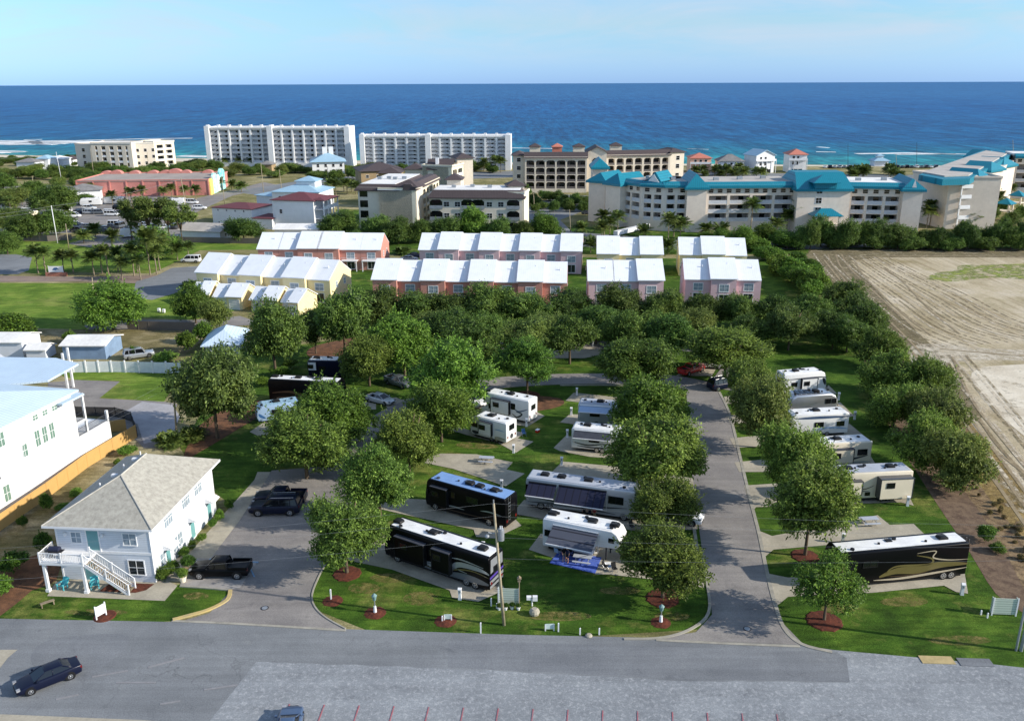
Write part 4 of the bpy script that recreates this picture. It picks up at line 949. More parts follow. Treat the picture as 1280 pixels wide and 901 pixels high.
for i, (y0, y1, h2) in enumerate([(0,5,6.6),(5,12,8.4),(12,17,7.2),(17,26,9.2)]):
    e = MB(); P = [(y0,0),(y1,0),(y1,h2-1.2),((y0*.3+y1*.7),h2),((y0*.7+y1*.3),h2+.4),(y0,h2-1)]
    e.extx(P, W+.02, W+.8); e.build('painted_wall_panel', cols[i], t, o, r)
t = bthing('white_hut', 'small white building with grey hip roof left of the pink store', (84,247), 'building')
plain(t, (84,252), (127,250), 12, 4.2, 'white', 'greyrf', roof='hip', rise=2.2)
# ---- white houses with blue and maroon roofs
t = bthing('beach_villa', 'three storey white villa with maroon hip roof and open balconies on its right side', (342,286), 'house')
o, r, W = plain(t, (343,286), (394,288), 13, 9.6, 'clap', 'maroon', roof='hip', rise=2.0)
winwall(t, o, r, W, 13, 'f', [W*.2], [5.2], .9, 1.3); winwall(t, o, r, W, 13, 'f', [W*.1,W*.16,W*.22,W*.5,W*.56,W*.62,W*.9], [.9], .5, 1.0)
for k in range(3):
    b = MB(); z = .4 + k*3.1; b.box(W, W+3.2, 1, 12, z, z+.2)
    for y in (1.2, 4.6, 8.2, 11.8): b.box(W+2.9, W+3.2, y-.15, y+.15, z+.2, z+3.1)
    b.box(W+3.0, W+3.1, 1, 12, z+.2, z+1.15); b.build('balcony', M['trim'], t, o, r)
b = MB(); b.hip(W-1, W+3.4, .8, 12.2, 9.75, .7, 0, .3); b.build('porch_roof', M['maroon'], t, o, r)
t = bthing('blue_roof_villa', 'large white villa with pale blue hip roofs and a raised lantern', (336,262), 'house')
o, r, W = plain(t, (342,266), (400,267), 16, 7.8, 'clap', 'bluerf', roof='hip', rise=2.4); winwall(t, o, r, W, 16, 'f', [3,7,11], [4.6], 1.0, 1.6, gm='glass')
plain(t, None, None, 7, 11.2, 'clap', 'bluerf', roof='hip', rise=1.5, org=(o[0]+W*.45, o[1]+5, 0), rot=r, W=W*.4)
plain(t, (322,262), (342,264), 9, 5.6, 'siding', 'bluerf', roof='hip', rise=1.2)
t = bthing('maroon_roof_annex', 'low white boxy building with a flat looking maroon roof left of the villas', (265,281), 'building')
o, r, W = plain(t, (267,281), (316,284), 13, 6.0, 'clap', 'maroon', roof='hip', rise=1.2, ov=.4); winwall(t, o, r, W, 13, 'f', [2.5,6,9.5,13], [4.9,.8], .5, .5)
t = bthing('villa_link', 'small white link building with dark maroon roof between annex and villa', (318,285), 'building'); plain(t, (317,286), (341,287), 8, 3.6, 'clap', 'maroon', roof='hip', rise=1.1, ov=.4)
t = bthing('grey_roof_shed', 'long low white shed with pale grey roof behind the board fence', (224,300), 'shed')
o, r, W = plain(t, (226,300), (276,302), 10, 3.2, 'white', 'flat', roof='gablex', rise=1.6); winwall(t, o, r, W, 10, 'r', [3,6], [1.2], .8, .9)
t = bthing('pale_roof_shed', 'low building with a wide pale grey roof in front of the maroon roofed villa', (338,300), 'shed'); plain(t, (344,298), (398,298), 9, 3.0, 'white', 'flatw', roof='gablex', rise=1.0)
t = bthing('pavilion_house', 'white house with broad pale hip roof before the left white condo', (390,216), 'house')
o, r, W = plain(t, (391,218), (431,217), 16, 6.4, 'white', 'bluerf', roof='hip', rise=4.2, ov=1.2)
for x in (W*.42, W*.62): MB().box(x-1.2, x+1.2, 7, 9, 8, 13.5).build('chimney', M['white'], t, o, r)
winwall(t, o, r, W, 16, 'f', [3,7,11,15], [3.6,.8], 1.3, 1.5)
t = bthing('low_tan_house', 'small tan house with grey roof at the foot of the left white condo', (322,214), 'house'); plain(t, (323,215), (340,215), 8, 4, 'brown', 'greyrf', roof='hip', rise=1.6)
# ---- brown roofed building left of beige condos
t = bthing('brown_inn', 'low brown building with wide dark hip roofs behind the beige condo', (452,232), 'building')
o, r, W = plain(t, (452,232), (505,230), 20, 6.6, 'brown', 'slate', roof='hip', rise=3.2, ov=1); winwall(t, o, r, W, 20, 'f', [3,8,13,18], [3.4], 1.3, 1.3)
plain(t, (474,236), (500,236), 10, 7, 'brown', 'slate', roof='hip', rise=2.4, ov=.8)
# ---- beige condos with dark roofs
gB = 'beige condos with dark roofs'
t = bthing('beige_condo', 'beige condo with dark roof band, whose long arched right side recedes toward the sea', (450,290), 'condo building', gB)
hB = h_at(480, 289, 237)
o, r, W = plain(t, (450,289), (499,290), 34, hB, 'beige', 'flatw', band='slate', bandh=1.7)
winwall(t, o, r, W, 34, 'f', [W-2.5], [2.2,5.6,9.0], 1.6, 1.5, gm='glassl')
for k in range(4): MB().box(.6, 3.2, -.06, -.02, 1.2 + k*3.3, 3.4 + k*3.3).build('loggia', M['glassd'], t, o, r)
o2, r2, W2 = plain(t, (497,290), (522,291), 6, hB + 1.2, 'beige', 'slate', roof='hip', rise=1.8, ov=.8)
winwall(t, o2, r2, W2, 6, 'f', [W2*.45], [1.6,4.6,7.6,10.4], 1.1, 1.6)
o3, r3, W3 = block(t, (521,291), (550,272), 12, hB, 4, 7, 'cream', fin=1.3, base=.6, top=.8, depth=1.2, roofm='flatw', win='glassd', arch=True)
m = MB(); m.loft([[(-.6,-.8,hB+.1),(W3+.8,-.8,hB+.1),(W3+.8,4,hB+.1),(-.6,4,hB+.1)],[(-.6,1.2,hB+2),(W3-.6,1.2,hB+2),(W3-.6,3.5,hB+2),(-.6,3.5,hB+2)]]); m.build('mansard_roof', M['slate'], t, o3, r3)
t = bthing('beige_condo', 'taller beige tower block with dark roofs rising behind the left beige condo', (528,262), 'condo building', gB)
hT = h_at(560, 258, 198)
o, r, W = plain(t, (536,262), (566,262), 14, hT - 3.2, 'beige', 'slate', roof='gablex', rise=3.2, ov=.5)
MB().box(W*.3, W*.3+1.2, 3, 4.2, hT - 2.6, hT + .6).build('chimney', M['trim'], t, o, r)
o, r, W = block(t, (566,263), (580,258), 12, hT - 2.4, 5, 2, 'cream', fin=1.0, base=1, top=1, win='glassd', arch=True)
o, r, W = plain(t, (573,258), (592,257), 9, hT, 'beige', 'slate', roof='hip', rise=1.7, ov=.8); winwall(t, o, r, W, 9, 'r', [4], [4,8,12], 1.2, 1.6)
o, r, W = plain(t, (508,256), (530,256), 9, hT-4.5, 'beige', 'slate', roof='hip', rise=2.0, ov=.8)
t = bthing('beige_condo', 'low wide beige condo facing the camera with dark sloping roof band and white flat roof', (541,292), 'condo building', gB)
hC = h_at(600, 290, 246.5)
o, r, W = plain(t, (540,290), (653,291), 15, hC, 'beige', 'flatw', band='slate', bandh=2.2)
for x, big in zip([.055,.17,.29,.40,.515,.64,.765,.90], [1,0,0,1,1,0,0,1]):
    for z in (1.0, 4.6, 8.2):
        if big:
            g = MB(); g.extr([(x*W-2, z-.6), (x*W+2, z-.6), (x*W+2, z+1.6), (x*W+1.2, z+2.2), (x*W-1.2, z+2.2), (x*W-2, z+1.6)], -.05, -.01); q = g.build('loggia', M['glassd'], t, o, r)
            rl = MB(); rl.box(x*W-2.1, x*W+2.1, -.5, -.42, z-.6, z+.4); rl.box(x*W-2.1, x*W+2.1, -.5, -.02, z-.72, z-.6); rl.build('balcony_rail', M['steel'], t, o, r)
        else: winwall(t, o, r, W, 15, 'f', [x*W], [z], 1.7, 1.5, fm='trim', gm='glass', mull=(1,1))
plain(t, (636,286.5), (655,286), 5, hC + 3, 'beige', 'slate', roof='hip', rise=1.6, ov=.8)
o2, r2, W2 = plain(t, (655,291), (661,285), 10, hC + 1, 'cream', 'flatw')
o4, r4, W4 = plain(t, (560,282), (577,282), 7, hC + 4.2, 'beige', 'slate', roof='hip', rise=1.7, ov=.8)
# ---- dark balcony condo on the shore
t = bthing('shore_condo', 'long beige shore condo with dark brown roofs and rows of dark arched balconies', (641,240), 'condo building')
hD = h_at(700, 239, 197)
o, r, W = plain(t, (641,240), (656,240), 12, hD + 1.2, 'beige', 'slate', roof='hip', rise=1.5, ov=.8); winwall(t, o, r, W, 12, 'f', [W*.5], [2.5,6,9.5,13], 1.6, 1.6)
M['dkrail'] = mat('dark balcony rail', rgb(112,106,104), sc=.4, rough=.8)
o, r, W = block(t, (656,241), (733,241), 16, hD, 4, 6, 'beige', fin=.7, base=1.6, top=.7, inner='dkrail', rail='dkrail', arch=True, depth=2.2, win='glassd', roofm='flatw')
m = MB(); m.loft([[(-.4,-.7,hD+.2),(W+.4,-.7,hD+.2),(W+.4,3,hD+.2),(-.4,3,hD+.2)],[(-.4,1.6,hD+2.6),(W+.4,1.6,hD+2.6),(W+.4,3,hD+2.6),(-.4,3,hD+2.6)]]); m.build('mansard_roof', M['slate'], t, o, r)
o, r, W = plain(t, (733,240), (757,240), 14, hD + 2.5, 'beige', 'slate', roof='gable', rise=2.4, ov=.6)
g = MB(); g.extr([(W/2-2,hD-3),(W/2+2,hD-3),(W/2+2,hD-1),(W/2+1,hD),(W/2-1,hD),(W/2-2,hD-1)], -.06,-.01); g.build('arched_window', M['glassd'], t, o, r)
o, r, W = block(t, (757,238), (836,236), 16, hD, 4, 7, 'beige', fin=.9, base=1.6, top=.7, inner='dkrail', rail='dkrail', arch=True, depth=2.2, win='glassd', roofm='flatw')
m = MB(); m.loft([[(-.4,-.7,hD+.2),(W+.4,-.7,hD+.2),(W+.4,3,hD+.2),(-.4,3,hD+.2)],[(-.4,1.6,hD+2.6),(W+.4,1.6,hD+2.6),(W+.4,3,hD+2.6),(-.4,3,hD+2.6)]]); m.build('mansard_roof', M['slate'], t, o, r)
o, r, W = plain(t, (836,236), (853,235), 12, hD + 1.5, 'beige', 'slate', roof='hip', rise=1.6, ov=.8); winwall(t, o, r, W, 12, 'f', [W*.55], [5,9,12.6], 1.8, 1.8)
for a, b in (((662,222),(675,222)), ((690,222),(702,222)), ((716,222),(730,222)), ((762,220),(776,220))):
    plain(t, a, b, 6, hD - 1.0 + 1.6, 'coral' if a[0]==690 else 'beige', 'coral' if a[0]==690 else 'slate', roof='hip', rise=1.6, ov=.5)
# ---- beach houses
for A, B, hh2, wl, rf, rs, lab in (((862,216),(888,216),7.6,'peach','coral',2.4,'pinkish beach house with coral red hip roof, leftmost of the four'), ((898,217),(929,217),6.4,'siding','greyrf',3.2,'grey beach house with dark grey stepped roof, second of the four'),
    ((944,217),(967,216),9.2,'white','bluerf',2.8,'white beach house with pale blue steep roof, third of the four'), ((985,216),(1007,216),9.4,'white','coral',2.6,'tall white beach house with orange red roof, rightmost of the four')):
    t = bthing('beach_house', lab, A, 'house', 'four beach houses by the surf')
    o, r, W = plain(t, A, B, 11, hh2, wl, rf, roof='hip' if rs != 2.8 else 'gable', rise=rs, ov=.7)
    winwall(t, o, r, W, 11, 'f', [W*.25, W*.5, W*.75][:2 if hh2 > 9 else 3], [hh2-2.4, hh2-5.2] if hh2 > 7 else [hh2-2.4], 1.2, 1.5, gm='glassd')
    MB().box(W*.2, W*.8, -.05, -.01, 0, 1.9).build('carport_shade_panel', M['glassd'], t, o, r)  # flat dark panel stands in for the shade inside the carport
    e = MB(); e.box(-.05, W+.05, -1.5, -.02, hh2-3.0, hh2-2.85)
    for q in range(5): e.box(W*q/4-.1, W*q/4+.1, -1.5, -1.3, 0, hh2-2.85)
    e.box(-.05, W+.05, -1.5, -1.45, hh2-2.85, hh2-1.95); e.build('deck', M['trim'], t, o, r)
t = bthing('gazebo', 'white beach pavilion with a two tiered pale roof beside the surf', (1092,207), 'pavilion')
o, r, W = plain(t, (1093,208), (1110,208), 8, 3.0, 'siding', 'bluerf', roof='hip', rise=2.2, ov=1); plain(t, None, None, 3.2, 5.6, 'white', 'bluerf', roof='hip', rise=1.0, org=(o[0]+W/2-1.6, o[1]+2.4, 0), rot=r, W=3.2, base=4.2)
# ---- teal roofed condo complex
M['arcade_shade'] = mat('arcade shade paint', rgb(96,90,86), sc=.4, rough=.9)  # dark tone for the painted shade under the arcade
def tealwing(t, A, B, D, Hh, bays, floors=3, base=3.2, fin=.9, gabs=(), rail='trim'):
    o, r, W = block(t, A, B, D, Hh, floors, bays, 'sandst', fin=fin, base=base, top=2.9, depth=2.0, rail='shadew', win='glassd', par=.2, dw=1.5, railh=1.15)
    nw = max(2, int(W/2.7)); winwall(t, o, r, W, D, 'f', [(i+.5)*W/nw for i in range(nw)], [Hh-2.1], 1.5, 1.15, gm='glassd', fm='sandst')
    if W > 20: MB().box(1, W-1, 1.0, 1.95, .1, base-.3).build('arcade_shadow_wall', M['arcade_shade'], t, o, r)  # dark panel that paints in the arcade's shadow
    m = MB(); h2 = 1.15
    m.loft([[(-.4,-.9,Hh+.15),(W+.4,-.9,Hh+.15),(W+.4,2.2,Hh+.15),(-.4,2.2,Hh+.15)],[(-.4,.9,Hh+h2),(W+.4,.9,Hh+h2),(W+.4,2.2,Hh+h2),(-.4,2.2,Hh+h2)]])
    m.box(-.4, W+.4, -.95, .02, Hh-.6, Hh+.14)
    m.build('teal_eave', M['teal'], t, o, r)
    c = MB(); c.box(-.3, W+.3, 2.2, D+.3, Hh+.3, Hh+h2-.1); c.build('flat_roof', M['flatw' if A[0] > 1050 else 'flat'], t, o, r)
    for q in range(int(W/9)+1): x = 3 + q*8.3 + (A[0]*7 % 3); MB().box(x, x+1.6, 7 + q % 3*2, 8.4 + q % 3*2, Hh+h2-.1, Hh+h2+.8).build('roof_unit', M['steel'], t, o, r) if x < W-2 else None
    return o, r, W
def tealgable(t, A, B, D, Hh, rise, openg=False):
    o, r, W = fr(A, B); o = (o[0]-t.location.x, o[1]-t.location.y, 0)
    MB().box(0, W, -.5, D, 0, Hh).build('wall', M['sandst'], t, o, r)
    m = MB(); e = .8
    P = [(-e, Hh - .2), (W/2, Hh + rise), (W+e, Hh - .2), (W+e, Hh-.6), (W/2, Hh+rise-.4), (-e, Hh-.6)]
    m.loft([[(-e,-e-.5,Hh),(W+e,-e-.5,Hh),(W+e,D,Hh),(-e,D,Hh)], [(W/2-.1,1.6,Hh+rise),(W/2+.1,1.6,Hh+rise),(W/2+.1,D,Hh+rise),(W/2-.1,D,Hh+rise)]])
    m.box(-e-.02, W+e+.02, -e-.55, D, Hh-.7, Hh-.01)
    m.build('teal_roof', M['teal'], t, o, r); return o, r, W
gT = 'teal roofed condo wings'
t = bthing('teal_condo', 'long teal roofed condo with a curved left wing and a centre tower', (740,272), 'condo building', gT)
hA = h_at(930, 288, 231.5)
o, r, W = tealgable(t, (736,276), (756,278), 14, hA*.96, 2.6)
o, r, W = tealgable(t, (740,262), (758,262), 12, hA+1.2, 3.0)
o, r, W = tealgable(t, (757,281), (775,284), 12, hA-.4, 3.2); winwall(t, o, r, W, 12, 'f', [W*.5], [2,5,8,11], .9, 1.3)
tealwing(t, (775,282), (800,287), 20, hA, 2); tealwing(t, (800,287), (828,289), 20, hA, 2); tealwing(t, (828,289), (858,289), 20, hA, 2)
b = fr((806,286), (826,288)); oo, rr, ww = b; oo = (oo[0]-t.location.x, oo[1]-t.location.y, 0)
g = MB(); g.loft([[(-.5,-1,hA+.1),(ww+.5,-1,hA+.1),(ww+.5,9,hA+.1),(-.5,9,hA+.1)],[(ww/2-.1,0,hA+4),(ww/2+.1,0,hA+4),(ww/2+.1,9,hA+4),(ww/2-.1,9,hA+4)]]); g.build('gable_roof', M['teal'], t, oo, rr)
g = MB(); g.extr([(.4,hA+.3),(ww-.4,hA+.3),(ww/2,hA+3.4)], -1.12,-1.02); g.build('gable_front', M['flatw'], t, oo, rr)
o, r, W = tealgable(t, (856,290), (880,290), 16, hA-.3, 4.0); winwall(t, o, r, W, 16, 'f', [W*.62], [.8,4.0,7,10], 1.5, 1.7)
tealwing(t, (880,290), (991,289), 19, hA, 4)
o, r, W = fr((991,291.5), (1056,291.5)); o = (o[0]-t.location.x, o[1]-t.location.y, 0)
MB().box(0, W, -1.2, 20, 0, hA-.4).build('tower_wall', M['sandst'], t, o, r)
m = MB(); m.loft([[(-.7,-2,hA-.4),(W+.7,-2,hA-.4),(W+.7,20,hA-.4),(-.7,20,hA-.4)],[(1,7,hA+3.9),(W-.1,7,hA+3.9),(W-.1,14,hA+3.9),(1,14,hA+3.9)]]); m.box(-.75, W+.75, -2.05, 20.05, hA-1.2, hA-.41); m.build('tower_roof', M['teal'], t, o, r)
m = MB(); m.hip(W*.28, W*.72, -2.6, 4, hA+1.6, 2.2, 0, .6); m.box(W*.3, W*.7, -2.2, 3, hA-.3, hA+1.42); m.build('dormer', M['teal'], t, o, r)
for z in (3.6, 6.6, 9.6, 12.6): window(t, (o[0]+(W*.41)*math.cos(r)+1.22*math.sin(r), o[1]+(W*.41)*math.sin(r)-1.22*math.cos(r), z), 1.8, 1.7, rot=r, gm='glassd', fm='trim')
po = thing('temp', None, None, (0,0,0)); bpy.data.objects.remove(po)
m = MB(); m.hip(W*.36-1.5, W*.36+6.5, -6.5, -1.6, 6.4, 2.0, 0, .6); c1 = m.build('entrance_canopy', M['teal'], t, o, r)
m = MB()
for x in (W*.36-1.2, W*.36+6.0): m.box(x, x+.7, -6.3, -5.6, 0, 6.2)
m.box(W*.36-1.2, W*.36+6.7, -6.3, -1.3, 3.2, 3.5)
for k in range(10): m.box(W*.36-2.0-k*.45, W*.36-1.55-k*.45, -5.5, -4.0, 0, 3.0-k*.3); m.box(W*.36+7.0+k*.45, W*.36+7.45+k*.45, -5.5, -4.0, 0, 3.0-k*.3)
m.build('entrance_porch', M['sandst'], t, o, r); MB().box(W*.36, W*.36+5, -1.4, -1.25, .1, 2.9).build('lobby_door', M['glassd'], t, o, r)
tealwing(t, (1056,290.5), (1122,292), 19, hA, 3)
o, r, W = tealgable(t, (1122,293), (1146,293.5), 18, hA-.4, 3.0)
winwall(t, o, r, W, 18, 'f', [W*.82], [4.6,7.8], 1.5, 1.7); winwall(t, o, r, W, 18, 'r', [3,9], [1.2,4.6,7.8,11], 1.2, 1.7)
g = MB(); g.extr([(2.2,hA+.2),(W-2.2,hA+.2),(W/2,hA+2.6)], -1.0,-.9); g.build('gable_front', M['flatw'], t, o, r)
# ramp
o, r, W = fr((772,300), (812,290)); MB().box(0, W, 0, 1.6, 1.4, 2.6).build('entrance_ramp', M['trim'], t, (o[0]-t.location.x, o[1]-t.location.y, 0), r)
t = bthing('teal_condo', 'teal roofed condo wing running back toward the sea at the right, with stacked pointed roofs', (1156,280), 'condo building', gT)
hR = h_at(1190, 284, 222)
o1, r1, W1 = plain(t, (1154,276), (1178,286), 16, hR, 'sandst'); 
o, r, W = plain(t, (1178,286), (1211,285), 20, hR-.02, 'sandst')
m = MB(); m.box(W-5.5, W-1.0, -1.6, -.1, 2.8, 2.95)
for z in (3.2, 6.5, 9.8, 13.1): m.box(W-6.0, W-.6, -1.8, -.02, z, z+.2); m.box(W-6.0, W-.6, -1.8, -1.7, z+.2, z+1.2); 
m.box(W-6, W-5.6, -1.8, -1.4, 0, 13); m.build('balcony_stack', M['trim'], t, o, r)
for z in (.6, 3.8, 7.1, 10.4, 13.6): window(t, (o[0]+(W-2.8)*math.cos(r), o[1]+(W-2.8)*math.sin(r), z), 1.5, 1.9, rot=r, gm='glassd', fm='trim', name='balcony_door')
# long roof running back
gl, gr_ = G(1150,222,hR), G(1211,223,hR); bl, br = G(1232,190,hR+1), G(1262,192,hR+1)
def rel(p): return (p.x - t.location.x, p.y - t.location.y)
e = MB(); e.prism([rel(G(1148,222,hR)), rel(G(1178,228,hR)), rel(G(1212,227,hR)), rel(G(1264,196,hR)), rel(G(1230,190,hR))], hR-1.0, hR+.9); e.build('teal_eave', M['teal'], t)
e = MB(); e.prism([rel(G(1153,220,hR)), rel(G(1180,225,hR)), rel(G(1210,224,hR)), rel(G(1258,196,hR)), rel(G(1232,192,hR))], hR+.91, hR+1.3); e.build('flat_roof', M['flat'], t)
e = MB(); e.prism([rel(G(1160,281)), rel(G(1208,282)), rel(G(1226,276)), rel(G(1262,246)), rel(G(1240,240))], 0, hR-1.01); e.build('wall', M['sandst'], t)
for (A, B, dep, dh, rise) in (((1211,284),(1224,281),10,-.2,2.6), ((1226,272),(1243,268),9,.2,2.6), ((1243,256),(1260,252),10,-1.5,3.0), ((1226,240),(1244,238),10,-1.8,3.0)):
    tealgable(t, A, B, dep, hR+dh, rise)
for A, B in (((1240,273),(1248,271)), ((1256,262),(1264,260))):
    o, r, W = fr(A, B); o = (o[0]-t.location.x, o[1]-t.location.y, 0)
    m = MB(); m.hip(0, 4, -5, -1, 5.4, 1.8, 0, .6); m.build('entrance_canopy', M['teal'], t, o, r); m = MB(); m.box(0,.5,-5,-4.5,0,5.2); m.box(3.5,4,-5,-4.5,0,5.2); m.box(0,4,-5,-1,2.6,2.9); m.build('entrance_porch', M['sandst'], t, o, r)
t = bthing('teal_condo', 'far right teal edged condo wing cut by the picture edge', (1262,246), 'condo building', gT)
tealwing(t, (1262,248), (1340,250), 16, h_at(1270,248,196), 3)
# ================================================================ NEAR HOUSES, FENCES
# guest house
o, r, W = fr((70,727), (195,728)); r = R(-4.5); W = 9.3; D = 14.6
bb = G(195, 728); ox, oy = bb.x - W*math.cos(r), bb.y - W*math.sin(r); EH = h_at(195,728,657)*.985
shing = mat('pale grey shingles', rgb(176,172,160), rgb(148,144,134), sc=2.2, rough=.95, dirt=.2, fine=26, bmp=.5)
t = thing('guest_house', 'two storey grey guest house with shingled hip roof, raised deck and outside stairs', 'house', (ox, oy), r)
MB().box(0, W, 0, D, 0, EH).build('wall', M['siding'], t)
b = MB(); b.box(-.02, W+.02, -.04, -.002, EH/2-.05, EH/2+.22); b.box(W-.02, W+.04, -.04, .12, 0, EH); b.box(-.04, .12, -.04, .0, 0, EH); b.box(W+.001, W+.04, D-.12, D+.02, 0, EH); b.box(W+.001,W+.035,.12,D-.12,EH/2-.05,EH/2+.2); b.build('trim_boards', M['trim'], t)
rf = MB(); rf.hip(0, W, 0, D, EH+.1, 2.9, 0, .75, .22); ro = rf.build('roof', shing, t)
f = MB(); f.box(-.78, W+.78, -.79, -.751, EH-.13, EH+.09); f.box(-.78, W+.78, D+.751, D+.79, EH-.13, EH+.09); f.box(-.79, -.751, -.78, D+.78, EH-.13, EH+.09); f.box(W+.751, W+.79, -.78, D+.78, EH-.13, EH+.09); f.build('gutter', M['trim'], t)
rc = MB()
def rz(x, y): return EH + .1 + 2.9 * min(1, max(0, min(x+.75, W+.75-x)/(W/2+.75)))
rc.tube([(-.75,-.75,EH+.13),(W/2,W/2,EH+3.03)], .07, 5); rc.tube([(W+.75,-.75,EH+.13),(W/2,W/2,EH+3.03)], .07, 5); rc.tube([(W/2,W/2,EH+3.02),(W/2,D-W/2,EH+3.02)], .09, 5)
rc.build('ridge_cap', mat('pale ridge cap', rgb(186,182,172), rough=.9), ro)
for (x, y, bx) in ((3.2,6,1),(3.6,9.5,1),(2.6,4.2,0),(3.0,8.2,0),(3.4,11,0)):
    v = MB(); v.box(x-.3,x+.3,y-.2,y+.2,rz(x,y)-.05,rz(x,y)+.22) if bx else v.cyl(x,y,rz(x,y)-.1,rz(x,y)+.42,.07); v.build('roof_vent', M['trim'], ro)
z2 = EH/2 + .25
window(t, (2.0,0,z2+.85), .95, 1.05, gm='glassl'); window(t, (7.3,0,z2+.75), 1.25, 1.2, gm='glassl'); window(t, (7.6,0,.85), 1.5, 1.5)
M['tealdoor'] = mat('sea green door', rgb(110,160,162), rough=.35, dirt=.05)
window(t, (3.65,0,z2+.05), 1.15, 2.1, gm='tealdoor', mull=(0,0), name='door', fr=.13); window(t, (2.9,0,.05), 1.1, 2.1, gm='tealdoor', mull=(0,0), name='door', fr=.13)
for y, z, w, h in ((1.9,.9,1.1,1.3),(4.6,.9,.95,1.4),(5.7,.9,.95,1.4),(3.4,z2+.9,.8,1.35),(4.3,z2+.9,.8,1.35),(7.4,z2+.9,.8,1.35),(8.3,z2+.9,.8,1.35),(10.4,z2+.9,.8,1.35),(11.3,z2+.9,.8,1.35)):
    window(t, (W, y, z), w, h, rot=R(90), gm='glassl')
for y in (2.9, 8.6, 12.9):
    window(t, (W, y, .1), .95, 2.05, rot=R(90), gm='tealdoor', mull=(0,0), name='door', fr=.12)
    a = MB(); a.extr([(W+.02, 2.95), (W+.02, 2.8), (W+1.0, 2.3), (W+1.0, 2.4)], y-.8, y+.8); a.extr([(W+.02,2.8),(W+.02,2.3),(W+.08,2.3),(W+.9,2.38)], y-.8, y-.74); a.build('door_awning', M['trim'], t)
for x in (1.0, 4.7): MB().ball((x,-.16,z2+1.75), .16, 6, 0, 1.3).build('wall_lamp', M['trim'], t)
# deck
dk = MB(); dz = z2 - .1; dx0, dx1, dy = -.5, 3.8, -2.4
dk.box(dx0, dx1, dy, -.05, dz-.22, dz); dk.build('deck_floor', M['trim'], t)
rl = MB()
def rail(mb, p, q, h=1.0, n=None):
    p, q = Vector(p), Vector(q); L = (q-p).length; n = n or int(L/.16)
    for hh in (.12, h): mb.tube([p+Vector((0,0,hh)), q+Vector((0,0,hh))], .04, 4)
    for i in range(n+1):
        s = p.lerp(q, i/n); mb.box(s.x-.016, s.x+.016, s.y-.016, s.y+.016, s.z+.12, s.z+h)
rail(rl, (dx0+.06,dy+.06,dz), (dx1-.06,dy+.06,dz)); rail(rl, (dx0+.06,dy+.06,dz), (dx0+.06,-.1,dz))
for x in (dx0+.06, (dx0+dx1)/2, dx1-.06): rl.box(x-.07,x+.07,dy,dy+.14,dz,dz+1.08)
rl.build('deck_rail', M['trim'], t)
for x, y in ((dx0+.3,dy+.2),(dx1-.2,dy+.2)): 
    c = MB(); c.box(x-.13,x+.13,y-.13,y+.13,0,dz-.22); c.box(x-.19,x+.19,y-.19,y+.19,0,.3); c.build('post', M['trim'], t)
st = MB(); n = 15; x1 = 7.7
for i in range(n):
    x = dx1 + (x1-dx1)*i/n; z = dz*(1-(i+1)/(n+1)); st.box(x, x+.29, dy+.15, dy+1.25, z-.05, z)
st.build('stair_treads', M['wood'], t)
sr = MB()
for y in (dy+.1, dy+1.3):
    sr.extr([(dx1, dz), (dx1, dz-.3), (x1-.1, 0), (x1+.25, 0)], y-.03, y+.03)
    rail(sr, (dx1, y, dz), (x1+.1, y, .15), 1.0, 18)
    for q in (0, .5, 1): x = dx1+(x1+.1-dx1)*q; z = dz*(1-q); sr.box(x-.06,x+.06,y-.06,y+.06,z,z+1.15)
sr.build('stair_rail', M['trim'], t)
def loc(u, v, z=0): return (ox + u*math.cos(r) - v*math.sin(r), oy + u*math.sin(r) + v*math.cos(r), z)
def chair(u, v, a, lab, col):
    p = loc(u, v, .02); t2 = thing('adirondack_chair', lab, 'chair', p, a, 'turquoise chairs under the deck')
    mb = MB()
    for i in range(5): x = -.28+.14*i; mb.add([(x-.06,.25,.28),(x+.06,.25,.28),(x+.07,.62,1.0-abs(i-2)*.05),(x-.07,.62,1.0-abs(i-2)*.05),(x-.06,.29,.28),(x+.06,.29,.28),(x+.07,.66,1.0-abs(i-2)*.05),(x-.07,.66,1.0-abs(i-2)*.05)], [(0,1,2,3),(7,6,5,4),(0,4,5,1),(1,5,6,2),(2,6,7,3),(3,7,4,0)])
    mb.build('backrest', col, t2)
    mb = MB(); mb.extx([(-.3,.4),(.3,.27),(.3,.31),(-.3,.44)], -.3, .3); mb.build('seat', col, t2)
    for sx in (-.34, .34):
        MB().box(sx-.05, sx+.05, -.32, -.26, 0, .58).build('leg', col, t2); MB().box(sx-.04, sx+.04, .2, .27, 0, .56).build('leg', col, t2)
        mb = MB(); mb.box(sx-.08, sx+.08, -.38, .35, .58, .62); mb.build('armrest', col, t2)
turq = mat('turquoise paint', rgb(90,196,204), rough=.5)
chair(.9, -1.7, R(-15), 'turquoise slatted garden chair under the left end of the deck', turq); chair(3.9, -1.3, R(25), 'turquoise slatted garden chair beside the stair post', turq)
p = loc(.5, -1.3, dz); t2 = thing('barbecue_grill', 'dark covered barbecue grill standing on the raised deck', 'grill', p, r)
MB().box(-.5,.5,-.3,.3,.5,.8).box(-.85,-.5,-.25,.25,.7,.76).box(.5,.85,-.25,.25,.7,.76).build('firebox', M['darkmetal'], t2)
mb = MB(); mb.extx([(-.3,.81),(.3,.81),(.28,1.0),(.12,1.15),(-.15,1.12),(-.29,.98)], -.5, .5); mb.build('lid', mat('navy cover', rgb(44,48,70), rough=.5), t2); MB().box(-.45,-.38,-.25,.25,0,.5).build('leg', M['darkmetal'], t2); MB().box(.38,.45,-.25,.25,0,.5).build('leg', M['darkmetal'], t2)
strip_m = MB(); P = [loc(5,-.3), loc(9.3,-.3), loc(9.0,-1.4), loc(8.2,-1.9), loc(4.6,-1.9)]
